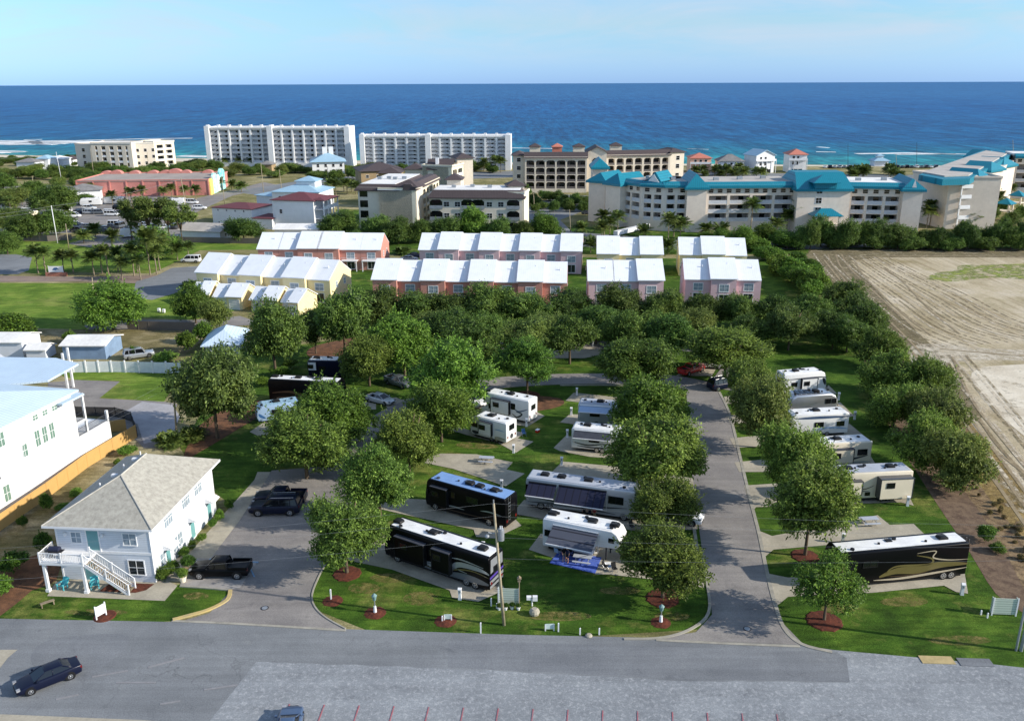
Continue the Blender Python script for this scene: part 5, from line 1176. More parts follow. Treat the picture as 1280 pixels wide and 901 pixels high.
sheet('mulch_bed', [(p[0],p[1]) for p in P], 8, M['mulch'], world=True)
p = loc(6.4, -1.0); t2 = thing('tree_stump', 'cut tree stump with sprouts in the mulch under the stairs', 'stump', p)
MB().cyl(0,0,0,.9,.28,12,0,.22).build('stump', M['bark'], t2); [inst('sprout', CR['bush'][0], t2, (.4*math.cos(a), .4*math.sin(a), .3), (0,0,a), (.1,.1,.12)) for a in (0,2,4)]
def pot(px, py, lab, cm, kd, s=1):
    g = G(px, py); t2 = thing('planter_pot', lab, 'planter', (g.x, g.y)); mb = MB(); mb.cyl(0,0,0,.5*s,.22*s,14,0,.34*s); mb.cyl(0,0,.5*s,.56*s,.37*s,14); mb.build('pot', cm, t2); inst('foliage', CR[kd][0], t2, (0,0,.85*s), (0,0,1), (.15*s,.15*s,.16*s))
pot(229,727,'tan flower pot with bushy plant at the walk corner', M['cream'], 'bush', 1.1); pot(236,716,'dark leafed potted shrub behind the tan pot', M['brown'], 'shrub', 1.5)
# sign, bench, flamingo, flag
def post_sign(px, py, w, h, z, lab, m, rot=0, name='sign', posts=2, bm=None):
    g = G(px, py); t2 = thing(name, lab, 'sign', (g.x, g.y), rot)
    MB().box(-w/2, w/2, -.03, .03, z, z+h).build('panel', m, t2)
    for s in ((-1, 1) if posts == 2 else (0,)):
        MB().box(s*w/2-.05, s*w/2+.05, -.05, .05, 0, z+h+(.12 if h > .6 else -.03)).build('post', bm or M['trim'], t2)
    return t2
post_sign(127,772,.95,.95,.35,'white double post sign seen edge on in the round mulch bed', M['trim'], R(58), bm=None)
g = G(131,770); mb = MB(); mb.cyl(0,0,0,.06,1.0,20,0,.9); x = mb.build('mulch_bed', M['mulch'], None, (g.x, g.y, .02)); x['kind'] = 'structure'
g = G(60,757); t2 = thing('garden_bench', 'small weathered bench on the lawn left of the patio', 'bench', (g.x, g.y), R(40)); MB().box(-.6,.6,-.18,.18,.4,.46).build('seat', M['wood'], t2); [MB().box(s*.5-.04,s*.5+.04,-.15,.15,0,.4).build('leg', M['wood'], t2) for s in (-1,1)]
g = G(58,722); t2 = thing('flamingo_ornament', 'pink flamingo lawn ornament beside the deck post', 'ornament', (g.x, g.y), 1)
fp = mat('flamingo pink', rgb(232,170,180), rough=.5); MB().ball((0,0,.75),.2,6,0,.8).tube([(.15,0,.8),(.28,0,1.05),(.2,0,1.25),(.33,0,1.22)],[.06,.04,.04,.02],6).build('body', fp, t2); [MB().tube([(0,y,0),(0,y,.65)],.015,5).build('leg', fp, t2) for y in (-.04,.04)]
# ---- large white houses at left
t = bthing('white_house', 'big three storey white house with pale blue metal roof behind the yellow fence', (-60,690), 'house')
o, r, W = fr((-70,690), (103,583)); o = (o[0]-t.location.x, o[1]-t.location.y, 0); HW = h_at(100, 583, 489); D = 13
MB().box(0, W, 0, D, 0, HW).build('wall', M['white'], t, o, r)
rb = stripes('pale blue metal roof', rgb(196,214,228), rgb(168,188,204), .5, 'X', rough=.35, spec=.5); M['rb'] = rb
rf = MB(); rf.hip(0, W, 0, D, HW+.05, 1.7, 0, .7, .25); rf.build('roof', rb, t, o, r)
rf = MB(); rf.box(W-2.6, W+1.3, -.9, 8, HW-.9, HW-.66); rf.build('corner_roof', rb, t, o, r)
def lw(u, y, z, a=0): return ((o[0] + u*math.cos(r) - y*math.sin(r), o[1] + u*math.sin(r) + y*math.cos(r), z), r + a)
def lwin(u, z, w, h, y=0, a=0, gm='glassl', mull=(1,1)): p, q = lw(u, y, z, a); window(t, p, w, h, rot=q, gm=gm, mull=mull, fr=.1)
M['gglass'] = mat('greenish window glass', rgb(112,140,126), rough=.12, spec=.5)
s = W/19.0
for q in (4.0, 5.2, 6.4): lwin(W-q, HW*.62-1.0+.3, .75, 1.9, gm='gglass')
lwin(W-8.6, HW*.58-1.1+.4, .8, 1.5, gm='gglass')
for q in (3.2, 4.8, 6.4): lwin(W-q+.2, HW-1.35, .8, .6, gm='gglass')
lwin(W-11.6, HW-2.4, .9, 1.6, gm='gglass'); lwin(W-14.2, HW-2.9, .8, 1.8, gm='gglass'); lwin(W-12.2, 1.3, .9, 1.9, gm='gglass')
m = MB(); m.box(W-8.95,W-8.9,-.1,0,0,HW); m.build('downpipe', M['trim'], t, o, r)
# porch tower and single storey end
m = MB(); m.box(W, W+.25, -.02, .22, 0, HW-.9); m.box(W+1.9, W+2.15, -.02, .22, 0, HW-.9); m.box(W+.25, W+1.9, -.02, 3, HW*.55, HW*.55+.2); m.box(W, W+2.15, -.02, 3, HW-1.1, HW-.9); m.build('porch_tower', M['white'], t, o, r)
MB().box(W+.01, W+2.0, 2.9, 3.1, 0, HW-1.1).build('porch_back_wall', M['shadew'], t, o, r)
MB().box(W+.2, W+6.2, 0, 7, 0, 3.9).build('ground_floor_wing', M['white'], t, o, r)
for z in (3.9, HW*.55+.2):
    m = MB(); x1 = W+6.1 if z == 3.9 else W+1.9
    rail(m, (W+.25, .1, z), (x1, .1, z), 1.0, int((x1-W)/.18)); m.build('balcony_rail', M['darkmetal'], t, o, r)
m = MB(); m.box(W+5.9, W+6.2, 0, .3, 3.9, 5.3); m.build('pier', M['white'], t, o, r)
mb = MB(); mb.box(W-13.2,W-12.7,-.08,-.01,HW*.42,HW*.42+.25); mb.box(W-13.2,W-12.7,-.08,-.01,HW*.42+.4,HW*.42+.65); mb.build('wall_vent', M['darkmetal'], t, o, r)
t = bthing('white_house', 'second white house behind, its wide pale blue roof ending before the vinyl fence', (-40,540), 'house')
o, r, W = fr((-90,540), (78,500)); o = (o[0]-t.location.x, o[1]-t.location.y, 0); hz = h_at(92, 487, 462)
HW2 = 6.6
MB().box(0, W-5, 0, 9, 0, HW2).build('wall', M['white'], t, o, r)
rA, rB, rC, rD = G(-60,505,HW2+.6), G(92,456,HW2+.4), G(30,446,HW2+.4), G(-90,446,HW2+.4)
e = MB(); e.prism([(p.x-t.location.x, p.y-t.location.y) for p in (G(-60,488,HW2+.2), G(60,476,HW2+.2), G(98,455,HW2+.2), G(70,448,HW2+.2), G(-60,446,HW2+.2))], HW2+.02, HW2+.3); e.build('roof', rb, t)
for px, py in ((92,484),(86,492)):
    g = G(px, py); MB().box(-.14,.14,-.14,.14,0,HW2+.01).build('post', M['trim'], t, (g.x-t.location.x, g.y-t.location.y, 0))
# sheds
t = bthing('white_shed', 'small white shed with white roof at the far left above the blue metal roofs', (-20,450), 'shed'); plain(t, (-30,447), (30,447), 6, 3.0, 'siding', 'flatw', roof='gablex', rise=.9, ov=.3)
t = bthing('white_lean_to', 'tiny white lean-to roof right of the white shed', (32,448), 'shed'); plain(t, (34,449), (58,449), 3.4, 1.9, 'siding', 'flatw', roof='gablex', rise=.7, ov=.3)
M['bluewall'] = mat('blue metal wall', rgb(128,152,180), sc=.6)
t = bthing('blue_shed', 'blue walled shed with white metal roof behind the vinyl fence', (76,450), 'shed'); plain(t, (80,449), (133,449), 6.5, 2.7, 'bluewall', 'flatw', roof='gablex', rise=.8, ov=.4)
t = bthing('metal_roof_house', 'grey blue metal roofed house half hidden by trees left of the big dark oak', (258,440), 'house')
plain(t, (258,446), (300,444), 9, 2.2, 'siding', 'rb', roof='hip', rise=1.9, ov=.7)
# ---- fences
def fence(name, px, h, step, lab, m, pm=None, pw=.1, pt=.0, th=.04, cat='fence', z0=.04, group=None, pname='panel'):
    P = [G(*p) for p in px]; t = thing(name, lab, cat, (P[0].x, P[0].y), 0, group); O = P[0]
    first = True
    for a, b in zip(P, P[1:]):
        d = b - a; L = d.length; n = max(1, round(L/step)); ang = math.atan2(d.y, d.x)
        for i in range(n):
            s = a + d*i/n - O
            MB().box(pw/2, L/n - pw/2, -th/2, th/2, z0, h).build(pname, m, t, (s.x, s.y, 0), ang)
            MB().box(-pw/2, pw/2, -pw/2, pw/2, 0, h + pt).build('post', pm or m, t, (s.x, s.y, 0), ang)
        s = b - O; MB().box(-pw/2, pw/2, -pw/2, pw/2, 0, h + pt).build('post', pm or m, t, (s.x, s.y, 0), ang)
    return t
yel = stripes('new yellow pine boards', rgb(198,158,96), rgb(156,122,72), .15, 'X', rough=.8)
fence('board_fence', [(-60,700),(0,664),(60,622),(110,584),(171,547)], 1.9, 2.4, 'bright yellow pine board fence running diagonally beside the white house', yel, pw=.09, pt=0)
fence('board_fence', [(158,538),(128,541)], 1.7, 2.4, 'short return of yellow pine fence at the black mesh panels', yel, pw=.09)
fence('vinyl_fence', [(-40,466),(60,466),(140,465),(226,467)], 1.9, 2.3, 'white vinyl privacy fence behind the green yard', mat('fence vinyl', rgb(226,230,232), rgb(210,216,220), rough=.5), M['trim'], pw=.22, pt=.2, th=.05)
def meshmat():
    m, nt, b = newmat('black mesh screen'); b.inputs['Base Color'].default_value = (.01,.01,.01,1); b.inputs['Alpha'].default_value = .62; b.inputs['Roughness'].default_value = 1; return m
fence('mesh_fence', [(96,520),(145,521),(165,527),(172,546)], 1.5, 2.4, 'black mesh fence around the small yard beside the white porch', meshmat(), M['darkmetal'], pw=.07, pt=.05, th=.02)
dkw = stripes('grey boards', rgb(112,104,96), rgb(80,74,70), .15, 'X')
fence('board_fence', [(160,412),(200,413),(244,414)], 1.8, 2.4, 'dark grey board fence between the lane and the dry yard', dkw)
fence('board_fence', [(222,303),(276,304),(335,305),(340,306)], 1.7, 3, 'dark grey board fence behind the grey roofed shed lawn', dkw)
fence('board_fence', [(0,300),(60,302),(90,300)], 1.8, 3, 'dark fence under the trees at the left car park', dkw)
# louvred enclosures
lou = stripes('pale green louvre', rgb(196,206,190), rgb(120,134,118), .24, 'Z')
def enclosure(px, py, w, h, lab, rot=R(-4), d=.3, group='louvred screens'):
    g = G(px, py); t = thing('louvre_screen', lab, 'screen', (g.x, g.y), rot, group)
    MB().box(-w/2, w/2, -.03, .03, .15, h).build('front_panel', lou, t); MB().box(-w/2-.03, -w/2+.03, .05, d, .15, h).build('side_panel', lou, t); MB().box(w/2-.03, w/2+.03, .05, d, .15, h).build('side_panel', lou, t)
    for x in (-w/2, w/2): MB().box(x-.06, x+.06, -.09, -.031, 0, h+.1).build('post', M['trim'], t)
    MB().box(-w/2+.3, -w/2+.9, .3, .8, 0, h*.7).build('meter_cabinet', M['steel'], t)
    return t
enclosure(636,756,1.9,1.75,'pale green louvred utility screen with potted plants before it, beside the leaning pole')
enclosure(1254,769,2.1,1.75,'pale green louvred utility screen on the right lawn')
# ================================================================ VEHICLES
def paint(name, c, rough=.28, metal=0, coat=.5, spec=.5): return mat(name, c, tuple(x*.93 for x in c), sc=.8, rough=rough, spec=spec, metal=metal, dirt=.04, coat=coat)
def bevelled(mb, name, mats, w, seg=2, parent=None, loc=(0,0,0), rot=(0,0,0), smooth=True, ang=30):
    me = mb.mesh(name, mats); bm = bmesh.new(); bm.from_mesh(me)
    bmesh.ops.remove_doubles(bm, verts=bm.verts, dist=1e-5)
    bmesh.ops.recalc_face_normals(bm, faces=bm.faces)
    es = [e for e in bm.edges if len(e.link_faces) == 2 and e.calc_face_angle(0) > R(ang)]
    bmesh.ops.bevel(bm, geom=es, offset=w, segments=seg, affect='EDGES', profile=.5, clamp_overlap=True)
    bm.to_mesh(me); bm.free()
    if smooth: me.polygons.foreach_set('use_smooth', [True]*len(me.polygons)); me.set_sharp_from_angle(angle=R(35))
    return inst(name, me, parent, loc, rot)
def wheel_mesh(r, wd):
    k = ('wheel', r, wd)
    if k not in WC:
        a = MB(); n = 20
        pr = [(r*.62,0),(r*.93,0),(r,wd*.2),(r,wd*.8),(r*.93,wd),(r*.62,wd)]
        A = [2*math.pi*i/n for i in range(n)]
        a.loft([[(q*math.cos(x), y, q*math.sin(x)) for x in A] for q, y in pr], 0, True, True)
        b = MB(); b.cyly(0, 0, -.012, wd*.5, r*.60, 20, 0)
        for i in range(5):
            x = 2*math.pi*i/5; c, s = math.cos(x)*r*.34, math.sin(x)*r*.34; b.cyly(c, s, -.03, -.012, r*.13, 6, 1)
        b.cyly(0,0,-.035,-.012,r*.14,8,0)
        WC[k] = (a.mesh('tyre', M['rubber'], True), b.mesh('rim', [M['chrome'], M['black']]))
    return WC[k]
def wheel(t, x, y, r, wd=.25, flip=False):
    w = bpy.data.objects.new('wheel', None); COL.objects.link(w); w.parent = t; w.location = (x, y, r); w.rotation_euler = (0, 0, math.pi if flip else 0)
    a, b = wheel_mesh(r, wd); inst('tyre', a, w); inst('rim', b, w)
def band(mb, pts, wd, y, m=0, n=8):
    P = smooth_line(pts, n); L = len(P); V = []
    for i, p in enumerate(P):
        d = Vector(P[min(i+1, L-1)]) - Vector(P[max(i-1, 0)]); d.normalize()
        w = wd * math.sin(math.pi * (.06 + .88*i/(L-1))) / 2
        V.append(((p[0]-d.y*w, p[1]+d.x*w), (p[0]+d.y*w, p[1]-d.x*w)))
    for (a, b), (c, d) in zip(V, V[1:]):
        mb.add([(a[0], y, a[1]), (b[0], y, b[1]), (d[0], y, d[1]), (c[0], y, c[1])], [(0,1,2,3)], m)
P_ = {k: paint(*v) for k, v in {'blk': ('black gloss paint', (.004,.004,.005), .3, 0, .0, .16), 'wht': ('white gloss paint', (.78,.78,.77)), 'crm': ('cream gloss paint', rgb(226,214,190)), 'sil': ('silver paint', rgb(176,180,184), .3, .5), 'gry': ('grey paint', rgb(104,110,116), .3, .3),
    'nvy': ('navy paint', rgb(16,22,44), .3, 0, .05, .3), 'red': ('red paint', rgb(190,30,26)), 'gold': ('olive gold paint', rgb(120,108,66), .35, .3), 'brn': ('bronze paint', rgb(84,66,52), .35, .3), 'lbl': ('pale blue paint', rgb(150,176,206)), 'purp': ('purple paint', rgb(84,66,150)), 'blue': ('mid blue paint', rgb(52,92,140)), 'tan': ('tan paint', rgb(184,170,146)), 'slv': ('light silver', rgb(196,200,204), .35, .4),
    'mir': ('brushed aluminium', (.62,.63,.64), .3, .85, 0), 'dgr': ('charcoal paint', rgb(54,56,62)), 'mblu': ('dusk blue paint', rgb(70,90,120))}.items()}
M.update({'p_'+k: v for k, v in P_.items()})
M['wroof'] = mat('white rubber roof', rgb(236,236,234), rgb(212,212,210), sc=.7, rough=.7, dirt=.06)
M['broof'] = mat('pale blue rubber roof', rgb(126,160,206), rgb(110,142,190), sc=.5, rough=.6, dirt=.06)
M['groof'] = mat('light grey rubber roof', rgb(176,182,192), rgb(160,166,176), sc=.5, rough=.7, dirt=.06)
M['awn'] = stripes('charcoal striped awning', rgb(78,82,94), rgb(40,42,52), .42, 'Z', rough=.9)
M['awnn'] = stripes('navy awning', rgb(34,38,60), rgb(22,24,40), .8, 'X', rough=.9)
M['awng'] = mat('grey awning cloth', rgb(66,70,80), rough=.9)
def acunit(t, x, y, z, m='black', s=1.0):
    b = MB(); b.extr([(-.5*s,0),(.5*s,0),(.46*s,.22),(.25*s,.3),(-.35*s,.3),(-.48*s,.2)], -.36*s, .36*s)
    bevelled(b, 'air_conditioner', M[m], .05, 2, t, (x, y, z))
def rv(name, label, A, B, Hh=3.6, Wd=2.5, kind='coach', front='l', body='p_wht', roof='wroof', stripes_=(), slides=(), awn=(), acs=(.25,.6), wins=((.3,1.9,1.2,.7),), wheels=(.2,.72,.82), cat='motorhome', L=None, trim=None, extra=None, rot=None, group=None, pos=None):
    o, r, W = fr(A, B) if pos is None else (pos, rot, L)
    if L: 
        if front == 'r' or front == 'l': W = L
    if rot is not None: r = rot
    t = thing(name, label, cat, o, r, group)
    fx = (lambda x: W - x) if front == 'r' else (lambda x: x)      # distance from the front end
    b = MB(); z0 = .42
    if kind == 'coach': P = [(.12,z0),(.0,1.1),(.05,1.9),(.3,Hh-.35),(.55,Hh),(W-.1,Hh),(W,Hh-.5),(W,z0)]
    elif kind == 'fifth': P = [(.55,1.75),(.15,2.1),(.05,2.6),(.45,Hh-.3),(1.0,Hh),(W-.05,Hh),(W,Hh-.2),(W,z0+.1),(2.9,z0+.1),(2.7,1.6)]
    elif kind == 'classc': P = [(.1,z0),(.0,1.1),(1.0,1.35),(1.45,2.0),(.75,2.15),(.65,2.6),(1.1,Hh-.15),(1.5,Hh),(W-.05,Hh),(W,Hh-.15),(W,z0)]
    elif kind == 'air': P = [(.25,z0+.1),(.0,1.2),(.08,1.9),(.5,Hh-.35),(1.2,Hh),(W-1.2,Hh),(W-.5,Hh-.35),(W-.08,1.9),(W,1.2),(W-.25,z0+.1)]
    else: P = [(.25,z0),(.0,1.0),(.1,2.0),(.45,Hh-.2),(.9,Hh),(W-.08,Hh),(W,Hh-.2),(W,z0)]
    b.extr([(fx(x), z) for x, z in P], 0, Wd)
    bevelled(b, 'body', M[body], .3 if kind == 'air' else .1, 3, t)
    u = MB(); u.box(.6 if kind != 'fifth' or front == 'r' else 3.0, W-.4 if kind != 'fifth' or front == 'l' else W-3.0, .15, Wd-.15, .22, z0+.1); u.build('chassis', M['black'], t)
    q = MB(); xa, xb = sorted((fx(1.0 if kind != 'coach' else .75), fx(W-.25)))
    if kind == 'air': xa, xb = sorted((fx(1.5), fx(W-1.5)))
    ins = .42 if body == 'p_blk' and roof == 'wroof' else .2
    q.box(xa, xb, ins, Wd-ins, Hh+.002, Hh+.05); rp = q.build('roof_panel', M[roof], t)
    e = MB()
    for i, x in enumerate((.14,.36,.5,.7,.86)): xx = fx(W*x); MB().cyl(xx, .6 + (i*7 % 5)*.3, Hh+.04, Hh+.2, .12 if i % 2 else .2, 10).build('roof_vent', M['black' if roof != 'broof' else 'p_dgr'], rp)
    e.box(fx(W*.45)-.3, fx(W*.45)+.3, Wd*.55, Wd*.55+.5, Hh+.04, Hh+.14); e.build('roof_hatch', M['black' if roof != 'broof' else 'p_dgr'], rp)
    for x in acs: acunit(t, fx(W*x), Wd*.5, Hh+.05)
    for (x, z, w, h) in wins:
        for yy, a in ((-.004, 0), (Wd+.004, math.pi)): window(t, (fx(W*x), yy, z), w, h, rot=a, gm='glassd', fm='black', mull=(1,0), fr=.05, sill=False)
    # door
    dx = fx(W*(.22 if kind in ('coach','classc') else .42)); d = MB(); d.box(dx-.36, dx+.36, Wd+.006, Wd+.03, .5, 2.4); dd = d.build('door', M[body], t); MB().box(dx+.2, dx+.28, Wd+.031, Wd+.06, 1.3, 1.4).build('handle', M['chrome'], dd)
    # windshield and lamps
    s = 1 if front == 'l' else -1; x0 = fx(0)
    if kind == 'coach':
        g = MB(); g.add([(fx(-.0), .15, 1.55), (fx(.0), Wd-.15, 1.55), (fx(.22), Wd-.2, Hh-.75), (fx(.22), .2, Hh-.75), (fx(.04), .15, 1.55), (fx(.04), Wd-.15, 1.55)], [(0,1,2,3)])
        g.v = [(x - s*.03, y, z) for x, y, z in g.v]; g.build('windshield', M['glassd'], t)
        for y in (-.28, Wd+.05): m = MB(); m.box(fx(.5)-.1, fx(.5)+.1, y, y+.23, 2.0, 2.5); m.build('mirror', M['black'], t)
    elif kind == 'classc':
        g = MB(); g.add([(fx(1.0), .2, 1.4), (fx(1.0), Wd-.2, 1.4), (fx(1.42), Wd-.25, 1.98), (fx(1.42), .25, 1.98)], [(0,1,2,3)]); g.v = [(x - s*.04, y, z+.02) for x, y, z in g.v]; g.build('windshield', M['glassd'], t)
        window(t, (fx(1.75), -.004, 1.35), .6, .6, gm='glassd', fm='black', mull=(0,0), sill=False)
    for y in (.2, Wd-.5):
        if kind in ('coach', 'classc'): MB().box(fx(.0)-.04, fx(.0)+.1, y, y+.3, .75, .95).build('headlight', M['lens'], t)
        MB().box(fx(W)-.02, fx(W)+.02, y, y+.25, .9, 1.2).build('tail_light', M['redlens'], t)
    if kind in ('coach', 'classc', 'trailer', 'fifth'):
        window(t, (fx(W)+ (.004 if front == 'l' else -.004), Wd/2, 2.0), 1.0, .6, rot=R(90) if front == 'l' else R(-90), gm='glassd', fm='black', mull=(0,0), sill=False)
    for x in wheels:
        for y, fl in ((.0, False), (Wd, True)): wheel(t, fx(W*x), y, .48 if kind == 'coach' else .38, .28, fl)
    for (pts, wd, m) in stripes_:
        for y in (-.012, Wd+.012):
            g = MB(); band(g, [(fx(W*a), z) for a, z in pts], wd, y); g.build('swoosh', M[m], t)
    for (xa, xb, za, zb, dp, m) in slides:
        a, c = sorted((fx(W*xa), fx(W*xb))); g = MB(); g.box(a, c, -dp, .1, za, zb)
        so = bevelled(g, 'slide_out', M[m], .04, 1, t); MB().box(a-.05, c+.05, -dp-.06, .0, zb+.001, zb+.07).build('slide_topper', M[trim or 'awng'], so)
        for q in (a-.06, c): MB().box(q, q+.06, -dp-.03, 0, za, zb).build('slide_flange', M[trim or 'black'], so)
        window(so, (a+(c-a)*.3, -dp-.004, zb-1.0), .8, .5, gm='glassd', fm='black', mull=(0,0), sill=False)
    for (xa, xb, out, zt, zb, m) in awn:
        a, c = sorted((fx(W*xa), fx(W*xb))); g = MB()
        g.add([(a,-.03,zt),(c,-.03,zt),(c,-out,zb),(a,-out,zb),(a,-.03,zt-.03),(c,-.03,zt-.03),(c,-out,zb-.03),(a,-out,zb-.03)], [(3,2,1,0),(4,5,6,7),(0,1,5,4),(1,2,6,5),(2,3,7,6),(3,0,4,7)])
        ao = g.build('awning', M[m], t); f = MB(); f.tube([(a,-.02,zt),(a,-.02,1.0)],.03,5).tube([(c,-.02,zt),(c,-.02,1.0)],.03,5)
        f.tube([(a,-.02,1.0),(a,-out,zb)],.03,5).tube([(c,-.02,1.0),(c,-out,zb)],.03,5).tube([(a,-out,zb),(c,-out,zb)],.06,6); f.build('awning_arm', M['trim'], ao)
        MB().tube([(a,-.08,zt+.05),(c,-.08,zt+.05)],.08,6).build('awning_case', M['p_wht' if m != 'awnn' else 'black'], ao)
    if kind in ('trailer','air','fifth'):
        g = MB()
        if kind != 'fifth': g.tube([(fx(.3),.7,.5),(fx(-1.1),Wd/2,.5),(fx(.3),Wd-.7,.5)],.05,6); g.tube([(fx(-1.0),Wd/2,0),(fx(-1.0),Wd/2,.6)],.05,6)
        else: g.box(fx(1.6)-.06, fx(1.6)+.06, .4,.52, 0, 1.8); g.box(fx(1.6)-.06, fx(1.6)+.06, Wd-.52,Wd-.4, 0, 1.8); g.box(fx(1.3)-.15, fx(1.3)+.15, Wd/2-.15, Wd/2+.15, 1.0, 1.8)
        g.build('hitch', M['darkmetal'], t)
    if extra: extra(t, W, fx, Hh, Wd)
    return t
def spare(t, W, fx, Hh, Wd):
    a, b = wheel_mesh(.36, .22); w = bpy.data.objects.new('spare_wheel', None); COL.objects.link(w); w.parent = t; w.location = (fx(W)+.03, Wd/2, 1.0); w.rotation_euler = (0,0,R(90)); inst('tyre', a, w); inst('rim', b, w)
def ladder(t, W, fx, Hh, Wd):
    g = MB(); x = fx(W)+.12
    for y in (.4,.8): g.tube([(x,y,1.0),(x,y,Hh+.2)],.025,5)
    for z in range(6): g.tube([(x,.4,1.2+z*.4),(x,.8,1.2+z*.4)],.02,5)
    g.build('ladder', M['chrome'], t)
def rear1(t, W, fx, Hh, Wd):
    g = MB(); x = W+.014
    for z0, z1, in ((1.0,1.35),(.5,.8)): g.add([(x,.1,z0),(x,Wd-.1,z0+.2),(x,Wd-.1,z1+.2),(x,.1,z1)],[(0,1,2,3)],0)
    g.add([(x,.1,1.5),(x,Wd-.1,1.75),(x,Wd-.1,2.0),(x,.1,1.75)],[(0,1,2,3)],1); g.add([(x,.2,2.1),(x,Wd-.2,2.4),(x,Wd-.25,Hh-.2),(x,.25,Hh-.2)],[(0,1,2,3)],0)
    g.build('rear_stripe', [M['p_sil'], M['p_purp']], t)
rv('motorhome_coach', 'black coach with silver swooshes and purple striped rear, nearest on the left lawn', (481,697), (612,743), Hh=3.75, front='l', body='p_blk', wheels=(.13,.79,.87), acs=(.08,.42,.88), roof='wroof',
   stripes_=(([(.35,1.1),(.6,1.0),(.72,2.1),(.9,2.3),(1,2.1)],.55,'p_sil'), ([(.3,.8),(.55,.75),(.7,1.5),(.85,1.9),(1,1.7)],.16,'p_gold'), ([(.1,.9),(.4,.65),(.75,.6)],.2,'p_gry'), ([(.62,2.5),(.75,2.75),(.95,2.6)],.14,'p_sil'), ([(.6,.75),(.8,1.0),(.995,1.0)],.75,'p_gry'),([(.2,1.35),(.4,1.2),(.6,1.6),(.8,1.45)],.18,'p_sil')),
   wins=((.25,2.1,1.6,.7),(.5,2.1,1.2,.6),), slides=((.14,.42,.9,3.2,.5,'p_blk'),(.5,.66,.9,3.2,.5,'p_blk')), extra=rear1)
rv('motorhome_coach', 'black coach with bright pale blue roof, second on the left lawn', (532,634), (632,664), Hh=3.7, front='l', body='p_blk', roof='broof', wheels=(.13,.8), acs=(.5,.62,.8), stripes_=(([(.25,1.0),(.35,1.15),(.5,1.15)],.18,'p_sil'), ([(.7,1.6),(.8,1.75),(.95,1.7)],.16,'p_sil'), ([(.1,.6),(.5,.7),(.9,.9)],.12,'p_brn')), wins=((.3,2.2,1.8,.7),(.6,2.2,1.5,.7)), slides=((.1,.3,1.0,3.1,.45,'p_blk'),), extra=ladder)
rv('motorhome_coach', 'silver coach with two dark navy awnings lowered over its near side, long pale grey roof', (657,634), (798,654), Hh=3.7, front='r', body='p_slv', roof='groof', wheels=(.13,.78,.86), acs=(.85,.7,.46), awn=((.72,.97,1.6,3.25,2.3,'awnn'),(.28,.7,2.0,3.3,2.1,'awnn')), stripes_=(([(.98,.8),(.6,1.0),(.2,.7)],.3,'p_gry'),([(.9,1.4),(.5,1.2),(.1,1.6)],.2,'p_dgr')), wins=((.2,2.0,1.6,.8),(.98,2.1,.4,.8)))
rv('fifth_wheel_trailer', 'white fifth wheel with a wide charcoal striped awning over the blue rug', (678,687), (775,707), Hh=3.6, front='r', kind='fifth', body='p_wht', roof='wroof', wheels=(.62,.7), acs=(.4,.92,.12), awn=((.28,.86,2.3,3.15,2.2,'awn'),), stripes_=(([(.98,1.8),(.6,1.1),(.3,1.2)],.3,'p_sil'),), wins=((.5,1.7,1.2,.6),(.93,1.8,.6,.6),(.12,2.4,.5,.4)), cat='camper trailer')
rv('motorhome_coach', 'black coach with large olive gold swooshes and white roof, nearest on the right side', (1040,738), (1206,722), Hh=3.8, front='l', body='p_blk', roof='wroof', wheels=(.14,.83,.89), acs=(.84,),
   stripes_=(([(.34,1.0),(.46,1.5),(.62,1.45),(.8,1.75),(1,1.6)],.85,'p_gold'), ([(.38,1.3),(.46,2.0),(.7,1.9),(.72,2.5),(.6,3.0)],.22,'p_gold'), ([(.3,.7),(.5,.65),(.75,.9),(1,1.2)],.25,'p_tan'), ([(.6,3.2),(.74,3.3),(.73,2.6),(.85,2.2),(1,2.1)],.14,'p_tan'), ([(.4,1.0),(.55,.9),(.7,1.1)],.12,'p_brn')), wins=((.12,2.2,1.2,.7),(.26,2.2,1.4,.6)), extra=ladder)
rv('fifth_wheel_trailer', 'long cream fifth wheel with two boxy slide-outs edged in dark trim on the right side', (1032,630), (1137,625), Hh=3.7, front='l', kind='fifth', body='p_crm', roof='groof', wheels=(.66,.74), acs=(.28,.78), slides=((.58,.96,.75,3.2,.95,'p_crm'),(.12,.38,1.2,2.9,.6,'p_crm')), stripes_=(([(.3,1.6),(.45,1.7),(.55,2.1)],.12,'p_brn'),([(.1,1.9),(.3,1.5),(.5,1.4)],.14,'p_dgr')), wins=((.48,.9,.5,.35),), trim='p_dgr', cat='camper trailer')
rv('travel_trailer', 'cream trailer with dark swoosh and square dark rear window, above the cream fifth wheel', (1010,588), (1087,583), Hh=3.4, front='l', kind='trailer', body='p_crm', roof='wroof', wheels=(.55,.65), acs=(.5,), wins=((.85,1.7,1.2,.7),(.6,1.5,1.1,.4)), slides=((.3,.68,.9,2.7,.5,'p_crm'),), stripes_=(([(.45,.7),(.7,1.2),(.95,1.6)],.25,'p_dgr'),([(.6,.6),(.8,.7),(1,.7)],.3,'p_sil')), cat='camper trailer')
rv('travel_trailer', 'white trailer with blue grey roof edge band, middle of the right hand line', (985,548), (1059,544), Hh=3.3, front='l', kind='trailer', body='p_wht', roof='wroof', wheels=(.55,.65), acs=(.5,), wins=((.86,1.5,1.0,.6),(.5,1.5,1.2,.6)), stripes_=(([(.1,2.8),(.5,2.82),(1,2.8)],.4,'p_mblu'),([(.4,1.0),(.7,1.3),(1,1.0)],.3,'p_lbl')), cat='camper trailer')
def solar(t, W, fx, Hh, Wd):
    for i in range(5): MB().box(W*.18+i*.75, W*.18+i*.75+.55, .4, Wd-.4, Hh+.08, Hh+.12).build('solar_panel', M['glassd'], t)
